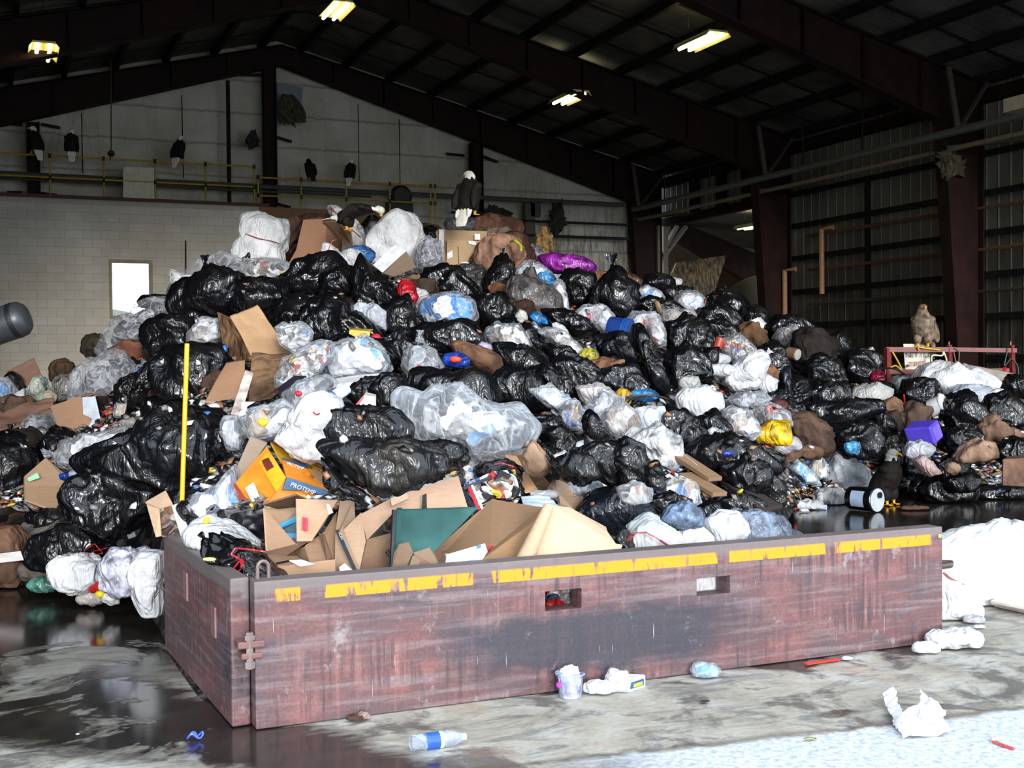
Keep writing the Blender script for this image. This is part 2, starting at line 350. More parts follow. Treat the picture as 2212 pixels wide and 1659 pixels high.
# ---- floor
def mk_floor():
    n = NT('wet_concrete_floor'); v = n.coord('Object'); s = n.sep(v)
    big = n.noise(v, .55, 5., .6, .4); mid = n.noise(v, 2.2, 5., .65, .6); fine = n.noise(v, 30., 4., .7)
    strk = n.noise(n.coord('Object', scale=(1.0, 2.6, 1), rot=(0, 0, .25)), 2.2, 6., .72, 1.3); blot = n.noise(v, 1.7, 6., .68, .6)
    tan = n.ramp(mid, [(.3, lin((150, 143, 128))), (.5, lin((178, 172, 158))), (.7, lin((196, 194, 188)))])
    tan = n.mix(n.ramp(strk, [(.5, 0.), (.64, .75)]), tan, lin((104, 104, 108)))
    tan = n.mix(n.ramp(blot, [(.51, 0.), (.59, .85)]), tan, lin((92, 86, 82)))
    rust = n.noise(v, 1.3, 5., .7); tan = n.mix(n.ramp(rust, [(.56, 0.), (.75, .45)]), tan, lin((176, 130, 96)))
    tan = n.mix(.35, tan, n.ramp(fine, [(.3, .55), (.6, 1.)]), 'MULTIPLY')
    # apron outside (light bluish concrete) : in front of the doorway line y ~ 4.45
    yw = n.math('ADD', s[1], n.math('MULTIPLY', n.math('SUBTRACT', mid, .5), .25))
    edge = n.math('SUBTRACT', yw, n.math('ADD', n.math('MULTIPLY', s[0], -.11), 4.86))
    apron = n.math('SUBTRACT', 1., n.ramp(n.math('MULTIPLY', n.math('ADD', edge, .5), 1.), [(.46, 0.), (.52, 1.)]))
    ap = n.ramp(fine, [(.3, lin((150, 158, 168))), (.65, lin((226, 230, 236)))])
    rightonly = n.ramp(n.math('MULTIPLY', s[0], .2), [(.42, 0.), (.55, 1.)])
    apm = n.math('MULTIPLY', apron, rightonly)
    col = n.mix(apm, tan, ap)
    joint = n.ramp(n.math('ABSOLUTE', n.math('ADD', edge, -.02)), [(0., .8), (.05, 0.)])
    col = n.mix(n.math('MULTIPLY', joint, n.ramp(mid, [(.3, .3), (.6, 1.)])), col, lin((92, 76, 62)))
    # wet area: left of the barrier, and everything behind it
    lx = n.math('ADD', s[0], n.math('MULTIPLY', n.math('SUBTRACT', big, .5), 1.5))
    lx = n.math('ADD', lx, n.math('MULTIPLY', n.math('SUBTRACT', strk, .5), .5))
    fx = n.math('ADD', lx, n.math('MULTIPLY', n.math('SUBTRACT', 5.4, s[1]), -.45))
    wl = n.math('SUBTRACT', 1., n.ramp(n.math('MULTIPLY', n.math('ADD', fx, 1.), .25), [(.56, 0.), (.60, 1.)]))
    nearleft = n.ramp(n.math('ADD', n.math('SUBTRACT', n.math('MULTIPLY', s[1], .1), n.math('MULTIPLY', s[0], -.09)), n.math('MULTIPLY', n.math('SUBTRACT', strk, .5), .05)), [(.575, 0.), (.60, 1.)])
    wl = n.math('MULTIPLY', wl, nearleft)
    yb = n.math('ADD', s[1], n.math('MULTIPLY', n.math('SUBTRACT', big, .5), 2.2))
    wb = n.ramp(n.math('MULTIPLY', yb, .1), [(.64, 0.), (.72, 1.)])
    pud = n.ramp(n.noise(n.coord('Object', scale=(1, 1.6, 1), loc=(3.1, 1.7, 0)), .9, 4., .55), [(.6, 0.), (.63, .9)])
    wet = n.math('MAXIMUM', n.math('MAXIMUM', wl, wb), n.math('MULTIPLY', pud, n.math('SUBTRACT', 1., apm)))
    patch = n.ramp(n.noise(v, 1.1, 5., .6, .8), [(.56, 1.), (.6, .35)])
    wet = n.math('MULTIPLY', wet, n.math('MAXIMUM', patch, n.ramp(n.math('MULTIPLY', s[1], .1), [(.75, 0.), (.8, 1.)])))
    wc = n.ramp(mid, [(.35, lin((24, 22, 22))), (.7, lin((58, 52, 46)))])
    col = n.mix(wet, col, wc)
    rough = n.math('MULTIPLY_ADD', wet, -.56, .62); rough = n.math('ADD', rough, n.math('MULTIPLY', n.math('MULTIPLY', wet, mid), .14))
    hgt = n.math('MULTIPLY', n.math('ADD', fine, mid), n.math('SUBTRACT', 1., n.math('MULTIPLY', wet, .97)))
    return n.done(n.bsdf(col, rough, 0., n.bump(hgt, .25, .02), spec=.5))
g = MB(); g.add([(-12, -14, 0), (40, -14, 0), (40, 40, 0), (-12, 40, 0)], [(0, 1, 2, 3)])
struct(g.build('floor', mk_floor()))
# ---- roof
T = .08
for sgn, nm in ((1, 'ceiling'), (-1, 'ceiling')):
    xe = XR+.3 if sgn > 0 else XL-.3
    g = MB(); y0, y1 = 4.9, 31.2
    g.slab([(RX, y0, roof_z(RX)), (xe, y0, roof_z(xe)), (xe, y1, roof_z(xe)), (RX, y1, roof_z(RX))], T)
    struct(g.build(nm, M_roof))
# purlins run along the building; bracing straps across
for k in range(10):
    for sgn in (1, -1):
        x = RX+sgn*(.5+k*1.15)
        if x > XR or x < XL: continue
        z = roof_z(x, .17); o = MB()
        o.box((x-.035, 5, z-.09), (x+.035, 30.4, z+.09)); o.box((x-.035, 5, z-.10), (x+.06, 30.4, z-.085))
        o = o.build('roof_purlin', M_dark); struct(o)
for y in np.arange(6.5, 30, 1.5):
    o = MB()
    for sgn in (1, -1):
        xe = XR if sgn > 0 else XL
        o.bar((RX, y, roof_z(RX, .1)), (xe, y, roof_z(xe, .1)), .05, .03)
    struct(o.build('roof_strap', M_dark))
# rigid frames: tapered rafters with flanges and stiffeners, tapered columns
def rafter_bot(x): return 9.12-.30*abs(x-RX)
for i, y in enumerate(FR_Y):
    fr = empty('steel_frame', (RX, y, 0), kind='structure')
    g = MB()
    for sgn in (1, -1):
        xe = (XR-.15) if sgn > 0 else (XL+.15); xk = xe-sgn*.95
        top0, top1 = roof_z(RX, .26), roof_z(xe, .26)
        web = [(RX, y, top0), (xe, y, top1), (xe, y, 0), (xe-sgn*.55, y, 0), (xk, y, rafter_bot(xk)), (RX, y, rafter_bot(RX))]
        # web as two convex pieces
        g.slab([(RX, y, top0), (xk, y, roof_z(xk, .26)), (xk, y, rafter_bot(xk)), (RX, y, rafter_bot(RX))], .03)
        g.slab([(xk, y, roof_z(xk, .26)), (xe, y, top1), (xe, y, rafter_bot(xk)), (xk, y, rafter_bot(xk))], .03)
        g.slab([(xk, y, rafter_bot(xk)), (xe, y, rafter_bot(xk)), (xe, y, 0), (xe-sgn*.5, y, 0)], .03)
        # flanges
        def fl(a, b): g.slab([(a[0], y-.15, a[1]), (b[0], y-.15, b[1]), (b[0], y+.15, b[1]), (a[0], y+.15, a[1])], .03)
        fl((RX, top0), (xe, top1)); fl((RX, rafter_bot(RX)), (xk, rafter_bot(xk))); fl((xk, rafter_bot(xk)), (xe-sgn*.5, 0)); fl((xe, top1), (xe, 0))
        for q in range(1, 8):
            x = RX+sgn*q*1.33
            if abs(x-RX) < abs(xk-RX): g.slab([(x, y-.14, roof_z(x, .26)), (x, y+.14, roof_z(x, .26)), (x, y+.14, rafter_bot(x)), (x, y-.14, rafter_bot(x))], .02)
    g.build('frame', M_rust, fr)
# ---- back wall (insulated sheet) with its girts, and block wall below
def wedge_wall(name, y, x0, x1, z0, mat):
    g = MB(); xs = [x0]+([RX] if x0 < RX < x1 else [])+[x1]
    g.slab([(x0, y, z0)]+[(x1, y, z0)]+[(x, y, roof_z(x, -.02)) for x in xs[::-1]], .1)
    return struct(g.build(name, mat))
def wall_with_hole():
    y = YB+.1; g = MB(); hx0, hx1, hz0, hz1 = 2.2, 3.9, 2.3, 4.6
    g.slab([(XL, y, 0), (hx0, y, 0), (hx0, y, roof_z(hx0, -.02)), (XL, y, roof_z(XL, -.02))], .1)
    g.slab([(hx0, y, 0), (hx1, y, 0), (hx1, y, hz0), (hx0, y, hz0)], .1)
    g.slab([(hx0, y, hz1), (hx1, y, hz1), (hx1, y, roof_z(hx1, -.02)), (hx0, y, roof_z(hx0, -.02))], .1)
    g.slab([(hx1, y, 0), (XR, y, 0), (XR, y, roof_z(XR, -.02)), (RX, y, roof_z(RX, -.02)), (hx1, y, roof_z(hx1, -.02))], .1)
    return struct(g.build('wall_back', M_ins))
wall_with_hole()
WX0, WX1, WZ0, WZ1 = 2.62, 3.46, 2.83, 4.07
g = MB(); yb0, yb1 = 29.55, 29.75
g.box((XL, yb0, 0), (WX0, yb1, 5.52)); g.box((WX1, yb0, 0), (6.3, yb1, 5.52)); g.box((WX0, yb0, 0), (WX1, yb1, WZ0)); g.box((WX0, yb0, WZ1), (WX1, yb1, 5.52))
struct(g.build('wall_block', M_block))
g = MB(); g.box((XL, yb0-.04, 5.5), (6.3, 30.45, 5.58)); struct(g.build('trim_1', m_flat((84, 56, 44), .8)))
# window: frame, pane and the bright outdoors behind
w = empty('window_1', ((WX0+WX1)/2, yb0, WZ0), kind='structure')
g = MB()
for a in ((WX0-.07, WX0), (WX1, WX1+.07)): g.box((a[0], yb0-.03, WZ0-.07), (a[1], yb0+.1, WZ1+.07))
g.box((WX0, yb0-.03, WZ0-.07), (WX1, yb0+.1, WZ0)); g.box((WX0, yb0-.03, WZ1), (WX1, yb0+.1, WZ1+.07))
g.build('window_frame', m_flat((150, 138, 108), .6), w)
n_ = NT('window_glass'); tp = n_.n('ShaderNodeBsdfTransparent'); gl = n_.n('ShaderNodeBsdfGlossy'); gl.inputs[1].default_value = .02
mx_ = n_.n('ShaderNodeMixShader'); mx_.inputs[0].default_value = .05; n_.l(tp.outputs[0], mx_.inputs[1]); n_.l(gl.outputs[0], mx_.inputs[2]); M_glass = n_.done(mx_.outputs[0])
g = MB(); g.box((WX0, yb0+.05, WZ0), (WX1, yb0+.056, WZ1)); g.build('window_pane', M_glass, w)
# what the window shows outside
g = MB(); V_ = [(2.9+1.5*math.cos(t)*(1 if t < 9 else 1), 40, 2.95+.45*math.sin(t)) for t in np.linspace(0, math.pi, 14)]; g.slab(V_+[(1.4, 40, -1), (1.4, 40, -1)][:1]+[(4.4, 40, -1)], 3., nrm=np.array([0, 1., 0]))
setp(g.build('snowy_mound', m_flat((190, 196, 188), .8)), 'pale grey green mound seen outside through the window', 'mound')
# ---- end-wall posts, girts, ropes
def post(x, w_, z0, zt, mat=M_rust, y=30.1):
    g = MB(); g.box((x-w_/2, y-.02, z0), (x+w_/2, y+.02, zt)); g.box((x-w_/2, y-.16, z0), (x-w_/2+.03, y+.16, zt)); g.box((x+w_/2-.03, y-.16, z0), (x+w_/2, y+.16, zt))
    return struct(g.build('steel_post', mat))
post(6.45, .30, 5.58, 9.0); post(.98, .28, 5.58, 7.3); post(11.95, .30, 0, 7.5)
g = MB(); g.tube([(5.43, 30.05, 5.58), (5.43, 30.05, 8.6)], .05); struct(g.build('steel_pipe', M_dark))
for x, zt, zb in ((2.05, 7.6, 6.2), (4.35, 8.2, 6.2), (8.75, 8.3, 6.3), (9.85, 8., 5.2)):
    g = MB(); g.tube([(x, 30.2, zt), (x+.01, 30.2, zb)], .012, 5); struct(g.build('hanging_rope', M_dark))
# long conduit pipe on the back wall
g = MB(); g.tube([(XL, 29.95, 6.08), (16.3, 29.95, 6.02)], .06, 8); g.tube([(XL, 29.95, 5.98), (9, 29.95, 5.92)], .03, 6); struct(g.build('wall_pipe', m_flat((70, 70, 64), .5)))
# ---- right wall
g = MB()
def wr(y0, y1, z0, z1): g.box((XR+.12, y0, z0), (XR+.2, y1, z1))
wr(4.9, 24.9, 0, 7.2); wr(24.9, 31.2, 5.7, 7.2)
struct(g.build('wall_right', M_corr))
g = MB(); g.box((XR+.1, 24.6, 5.52), (XR+.3, 30.4, 5.74)); struct(g.build('trim_2', M_rust))
for z in (5.63, 4.87, 4.1, 3.3, 2.5, 1.7, .9):
    g = MB(); g.box((XR-.05, 5, z-.03), (XR+.12, 24.6, z+.03)); g.box((XR-.06, 5, z-.09), (XR-.03, 24.6, z+.03)); struct(g.build('wall_girt', M_dark))
g = MB(); g.box((XR-.15, 5, 6.58), (XR+.1, 30.2, 6.82)); struct(g.build('eave_strut', M_rust))
for k, y in enumerate((26.0, 27.2, 28.5)):
    g = MB(); g.box((XR-.05, y-.16, 5.7), (XR+.1, y+.16, 6.6)); struct(g.build('wall_stud', M_rust))
g = MB(); g.box((XL-.3, 4.9, 0), (XL-.2, 31.2, 7.1)); struct(g.build('wall_left', M_corr))
# pipes running along the right wall
for x, z, r, c in ((16.6, 5.9, .08, (84, 84, 76)), (16.75, 5.62, .05, (112, 100, 78))):
    g = MB(); g.tube([(x, 6, z), (x, 29.9, z)], r, 8); struct(g.build('overhead_pipe', m_flat(c, .6)))
for z, c in ((4.55, (96, 66, 40)), (3.75, (96, 66, 44)), (2.95, (60, 56, 46))):
    g = MB(); g.tube([(XR-.14, 6, z), (XR-.14, 23.3, z)], .04, 6); struct(g.build('wall_pipe', m_flat(c, .7)))
for y, z0, z1 in ((22.6, 3.15, 4.62), (24.0, 2.1, 3.78)):
    g = MB(); g.tube([(XR-.3, y, z0), (XR-.3, y, z1), (XR-.2, y-.3, z1+.02)], .06, 8); struct(g.build('drop_pipe', m_flat((150, 112, 76), .7)))
for y in (21.3, 18.9):
    g = MB(); g.box((XR-.12, y-.04, .5), (XR-.02, y+.04, 5.6)); struct(g.build('wall_stud', M_dark))
for y in (24.1, 18.0, 30.1):   # knee braces and struts
    g = MB(); g.bar((16.6, y-.5, 5.9), (16.5, y-.35, 7.1), .1, .05); g.bar((16.6, y-.5, 5.9), (17.5, y-.3, 6.9), .08, .05); g.bar((16.7, y, 5.66), (17.6, y-1.7, 5.66), .06, .06); struct(g.build('steel_brace', m_flat((70, 60, 54), .6)))
for y in (28.2, 26, 22.2, 20.2):
    g = MB(); g.tube([(16.6, y, 5.95), (16.6, y, 7.2)], .02, 6); struct(g.build('pipe_hanger', M_dark))
# annex seen through the side opening
AX = 30.
g = MB(); g.slab([(XR+.3, 24.2, 5.9), (AX, 24.2, 4.6), (AX, 40, 4.6), (XR+.3, 40, 5.9)], .08); struct(g.build('annex_ceiling', M_roof))
g = MB(); g.box((XR+.2, 33.6, 0), (AX, 33.7, 6)); struct(g.build('wall_annex', m_flat((122, 108, 86), .8)))
g = MB(); g.box((AX, 22, 0), (AX+.1, 40, 6)); struct(g.build('wall_annex', m_flat((60, 54, 46), .8)))
g = MB(); g.slab([(18.6, 31.4, 5.35), (23.5, 31.4, 3.0), (27, 31.4, 1.6), (27, 31.4, 2.7), (23.5, 31.4, 4.3), (18.6, 31.4, 5.9)], .3); struct(g.build('annex_beam', M_rust))
g = MB(); g.bar((17.9, 30.6, 4.6), (18.9, 30.9, 5.6), .12, .1); g.bar((17.7, 30.6, 4.5), (18.6, 30.9, 5.6), .12, .1); struct(g.build('steel_brace', m_flat((128, 122, 110), .6)))
g = MB(); g.bar((18.0, 30.6, 0), (18.0, 30.6, 5.6), .15, .15); g.bar((17.5, 30.1, 0), (17.5, 30.1, 5.5), .1, .1); struct(g.build('steel_post', m_flat((116, 104, 84), .7)))
# front gable above the doorway (behind the viewer's line of sight)
g = MB(); g.slab([(XL, 4.9, 7.0), (XR, 4.9, 7.0), (XR, 4.9, 7.2), (RX, 4.9, 9.9), (XL, 4.9, 7.2)], .1); struct(g.build('wall_front', M_corr))
# ================================================================== THE HEAP: surface
KU = [-80, 0, 100, 200, 300, 345, 380, 430, 520, 650, 1000, 1300, 1400, 1500, 1600, 1680, 1730, 1850, 1950, 2050, 2212, 2320]
KVB = [1270, 1275, 1285, 1300, 1335, 1360, 1430, 1500, 1550, 1548, 1500, 1462, 1440, 1340, 1250, 1170, 1118, 1104, 1098, 1092, 1085, 1080]
KVT = [890, 885, 865, 800, 700, 660, 640, 605, 580, 560, 560, 600, 615, 650, 680, 710, 735, 800, 845, 860, 870, 875]
KDT = [14.5, 14.5, 15, 15.5, 16, 16.5, 17, 17.5, 18.3, 19, 19.5, 19.5, 19.3, 19, 18.6, 18.2, 18, 17.6, 17.3, 17, 16.6, 16.4]
def heap(u, v):
    vb = np.interp(u, KU, KVB); vt = np.interp(u, KU, KVT); dt = np.interp(u, KU, KDT)
    p = onZ(u, vb); db = float((p-CAM)@FWD)
    t = (vb-v)/(vb-vt); t = min(max(t, -.05), 1.25)
    return 1./(1/db+(1/dt-1/db)*t)
def core():
    us = np.linspace(-80, 2320, 200); nt_ = 90; V = []
    def shift(u, v):
        k = np.interp(u, [0, 300, 420, 1600, 1750, 2212], [.45, .6, 1, .95, -.3, -.35])
        return k*np.interp(v, [560, 700, 850, 950, 1050, 1150, 1250, 1400], [0, -.8, -1.5, -2.0, -2.1, -1.2, -.7, 0])
    for u in us:
        vb = np.interp(u, KU, KVB)-np.interp(u, [1650, 1740], [0, 55])-np.interp(u, [300, 360], [55, 0]); vt = np.interp(u, KU, KVT)
        for j in range(nt_):
            v = vb+8+(vt-vb-8)*j/(nt_-1); p = P(u, v, heap(u, v)+shift(u, v))
            if p[2] < 0: p = onZ(u, v, 0.)
            V.append(p)
        b = V[-1]; r2 = b[:2]/np.linalg.norm(b[:2])
        for q, (dd, dz) in enumerate(((.8, -.02), (2., -.35), (3.6, -2.4), (5., -6))):
            V.append(np.array([b[0]+r2[0]*dd, b[1]+r2[1]*dd, max(b[2]+dz, -.05)]))
    V = np.array(V); m = nt_+4; n = len(us)
    sh = fbm(V*1.6, 3, 4)*.16+ridge(V*3.1, 9)*.05
    k = np.clip(V[:, 2]*1.5, 0, 1)
    V[:, 2] += (sh-.16)*k; V[:, 1] += .10*k
    Fc = [(i*m+j, (i+1)*m+j, (i+1)*m+j+1, i*m+j+1) for i in range(n-1) for j in range(m-1)]
    # skip anything that would stand in front of the barrier
    me = np_mesh(V, Fc); o = link('garbage_heap', me, m_mix('dark', 7.), smooth=True)
    setp(o, 'dark mass of compacted mixed garbage showing in the gaps of the heap', 'garbage', kind='stuff'); return o
core()
ICO = {}
def ico(n):
    if n not in ICO:
        bm = bmesh.new(); bmesh.ops.create_icosphere(bm, subdivisions=n, radius=1.)
        V = np.array([v.co[:] for v in bm.verts]); Fc = np.array([[v.index for v in f.verts] for f in bm.faces]); bm.free(); ICO[n] = (V, Fc)
    return ICO[n]
def outline_R(pts, c, n=180):
    th = np.linspace(-math.pi, math.pi, n, endpoint=False); Rr = np.zeros(n)
    pts = np.asarray(pts, float)-c
    for k, t in enumerate(th):
        d = np.array([math.cos(t), math.sin(t)]); best = 0
        for i in range(len(pts)):
            a = pts[i]; e = pts[(i+1) % len(pts)]-a; den = d[0]*e[1]-d[1]*e[0]
            if abs(den) < 1e-9: continue
            s = (a[0]*e[1]-a[1]*e[0])/den; q = (a[0]*d[1]-a[1]*d[0])/den
            if -1e-6 <= q <= 1+1e-6 and s > best: best = s
        Rr[k] = best
    Rr = np.where(Rr <= 0, np.median(Rr), Rr)
    return th, (np.roll(Rr, 1)+Rr*2+np.roll(Rr, -1))/4
SEED = [100]
NECK = {'u': (0, 0, 1), 'd': (0, 0, -1), 'l': (-1, 0, 0), 'r': (1, 0, 0), 'f': (0, -1, 0), 'ur': (.7, -.2, .7), 'ul': (-.7, -.2, .7), 'dr': (.7, -.3, -.7), 'dl': (-.7, -.3, -.7), 'fu': (0, -.8, .6), 'fr': (.6, -.8, 0), 'fl': (-.6, -.8, 0)}
def blob(spec, seed, sub=4, neck=None, amp=1., wr=1., dep=1., scale=1., push=.25, rot=0., dz=0., hard=0, stretch=None, flat=0., fl=False):
    """spec: (u,v,w,h) or outline list. returns verts (world), faces, centre, d, axes"""
    if isinstance(spec[0], (tuple, list)):
        pts = np.array(spec, float); x = pts[:, 0]; y = pts[:, 1]; xn = np.roll(x, -1); yn = np.roll(y, -1); cr = x*yn-xn*y; A = cr.sum()/2
        c = np.array([((x+xn)*cr).sum()/(6*A), ((y+yn)*cr).sum()/(6*A)]); w = x.max()-x.min(); h = y.max()-y.min()
        th, Rr = outline_R(pts, c); u, v = c; ell = False
    else:
        u, v, w, h = spec; ell = True
    d = heap(u, v+h*.12)+dz; s = d/FPX
    if fl:
        d = float((onZ(u, v+h*.46)-CAM)@FWD); s = d/FPX
    V, Fc = ico(sub); p = V.copy(); N = len(p)
    if fl: d += dep*.5*math.sqrt(w*h)*s*(.5+push)
    ca, sa = math.cos(math.radians(rot)), math.sin(math.radians(rot))
    Dp = dep*.5*math.sqrt(w*h)*s
    q = p*1.0
    if ell:
        X = q[:, 0]*w/2*s; Z = q[:, 2]*h/2*s; Y = q[:, 1]*Dp
        # squarer cushions
        m = np.abs(p).max(1); sq = .82+.18/m; X *= sq; Z *= sq
        X, Z = X*ca-Z*sa, X*sa+Z*ca
    else:
        rr = np.sqrt(q[:, 0]**2+q[:, 2]**2); t = np.arctan2(-q[:, 2], q[:, 0])
        Rt = np.interp(t, th, Rr, period=2*math.pi)*s
        prof = np.sin(np.clip(rr, 0, 1)*math.pi/2)**.9
        X = Rt*prof*np.cos(t); Z = -Rt*prof*np.sin(t); Y = q[:, 1]*Dp
    L = min(w, h)*s
    # wrinkles in unit space
    rs = np.random.RandomState(seed); A_ = np.linalg.qr(rs.randn(3, 3))[0]
    asp = np.array([w, math.sqrt(w*h)*dep, h])/math.sqrt(w*h)
    e = (p*asp)@A_*.86
    st = np.array(stretch or (1., 1., 1.6))
    lump = fbm(e*1.3+seed, seed, 2)*.20
    w1 = ridge(e*st*1.9+fbm(e*1.5, seed+5, 2)[:, None]*.45, seed+1)*.075
    msk = np.clip(.5+vn(e*1.4, seed+11)*1.3, .05, 1)
    w2 = ridge(e*st*[1, 2.4, .8]*3.3+fbm(e*2., seed+6, 1)[:, None]*.4, seed+2)*.046*msk
    w3 = ridge(e*st*[3, 9, 5]*1.2, seed+3)*.02*msk
    if hard:
        w1 = ridge(e*1.7+vn(e*1.2, seed+5)[:, None]*.2, seed+1, True)*.10
        w2 = ridge(e*[1, 1.6, 1]*3.6, seed+2, True)*.04+ridge(e*[5, 8, 6]*1.1, seed+4, True)*.022+vn(e*[3, 1.2, 2.], seed+7, True)*.06
        w3 = 0
    disp = (lump*amp+(w1+w2+w3)*wr)
    if neck:
        nk = np.array(NECK[neck], float); nk /= np.linalg.norm(nk); cs = p@nk
        a = np.cross(nk, [.31, .52, .8]); a /= np.linalg.norm(a); b = np.cross(nk, a); an = np.arctan2(p@b, p@a)
        pl = ridge(np.stack([np.cos(an)*3.2, np.sin(an)*3.2, cs*.8], 1)*1.25, seed+8)+.5*ridge(np.stack([np.cos(an)*7, np.sin(an)*7, cs*.5], 1), seed+9)
        k = np.clip((cs-.1)/.9, 0, 1); disp = disp*(1-k*.5)+pl*.075*k*wr
        disp = disp+np.clip((cs-.93)/.07, 0, 1)*.22
    nrm = np.stack([X/(max(w*s, 1e-6)/2)**2, Y/(Dp**2+1e-9), Z/(max(h*s, 1e-6)/2)**2], 1); nrm /= np.linalg.norm(nrm, axis=1)[:, None]+1e-9
    inside = np.stack([X, Y, Z], 1)*scale+nrm*(disp*L*.9*scale)[:, None]
    c = P(u, v, d-Dp*push-flat)
    M3 = np.stack([RIGHT, FWD, -DOWN])
    W_ = inside@M3
    return W_, Fc, c, d, (w*s, Dp*2, h*s), M3
def place(name, W_, Fc, c, mat, parent=None, smooth=True, base=None):
    me = np_mesh(W_, Fc); o = link(name, me, mat, None, smooth)
    o.location = Vector([float(x) for x in c]); o.matrix_world = Matrix.Translation(o.location)
    if parent is not None:
        o.parent = parent; o.matrix_parent_inverse = parent.matrix_world.inverted()
    return o
def lift(W_, c):
    """keep a piece above the floor and behind the barrier"""
    W_ = W_.copy(); z = W_[:, 2]+c[2]; W_[:, 2] = np.where(z < .012, .012-c[2]+(.0), W_[:, 2])
    x = W_[:, 0]+c[0]; y = W_[:, 1]+c[1]; z = W_[:, 2]+c[2]
    m = (x > 1.0) & (x < 5.25) & (z < .70) & (y < 5.76) & (c[1] > 5.6); W_[:, 1] = np.where(m, 5.76-c[1], W_[:, 1])
    m = (x < 1.12) & (x > .95) & (y < 7.45) & (z < .70) & (c[0] > 1.05) & (c[1] > 5.6); W_[:, 0] = np.where(m, 1.12-c[0], W_[:, 0])
    m = (x > .88) & (y < 7.45) & (z < .70) & (c[0] < .95) & (c[1] > 5.6); W_[:, 0] = np.where(m, .88-c[0], W_[:, 0])
    return W_
def tuft(c, dirv, size, seed, mat, parent, name='tied_neck'):
    """gathered plastic ears standing up from a knot"""
    rs = np.random.RandomState(seed); g = MB(); dirv = np.asarray(dirv, float); dirv /= np.linalg.norm(dirv)
    a = np.cross(dirv, [.3, .5, .81]); a /= np.linalg.norm(a); b = np.cross(dirv, a); n = 14; Vv = []; rows = 5
    for j in range(rows):
        t = j/(rows-1)
        for i in range(n):
            an = 2*math.pi*i/n; r = size*(.16+.05*math.cos(an*3)+.75*t**1.4*(.6+.5*rs.rand()))*(1 if i % 2 else .45)
            Vv.append(np.array(dirv)*size*(t*1.1-.25+.15*rs.rand()*t)+a*r*math.cos(an)+b*r*math.sin(an)*.55)
    Fc = [(j*n+i, j*n+(i+1) % n, (j+1)*n+(i+1) % n, (j+1)*n+i) for j in range(rows-1) for i in range(n)]
    g.add([v+c for v in Vv], Fc); o = g.build(name, mat, parent, smooth=False)
    m = o.modifiers.new('s', 'SOLIDIFY'); m.thickness = .002; return o
BM = {'B': 0, 'Bd': 1, 'Bb': 2}
GRP = {'black_trash_bag': 'black trash bags in the heap', 'clear_plastic_bag': 'clear plastic bags in the heap', 'white_plastic_bag': 'white plastic bags in the heap', 'plastic_bag': 'coloured plastic bags in the heap', 'woven_sack': 'white woven sacks', 'torn_carton': 'torn cartons in the heap', 'crumpled_paper': 'crumpled papers in the heap', 'clear_plastic_wrap': 'clear plastic wraps in the heap'}
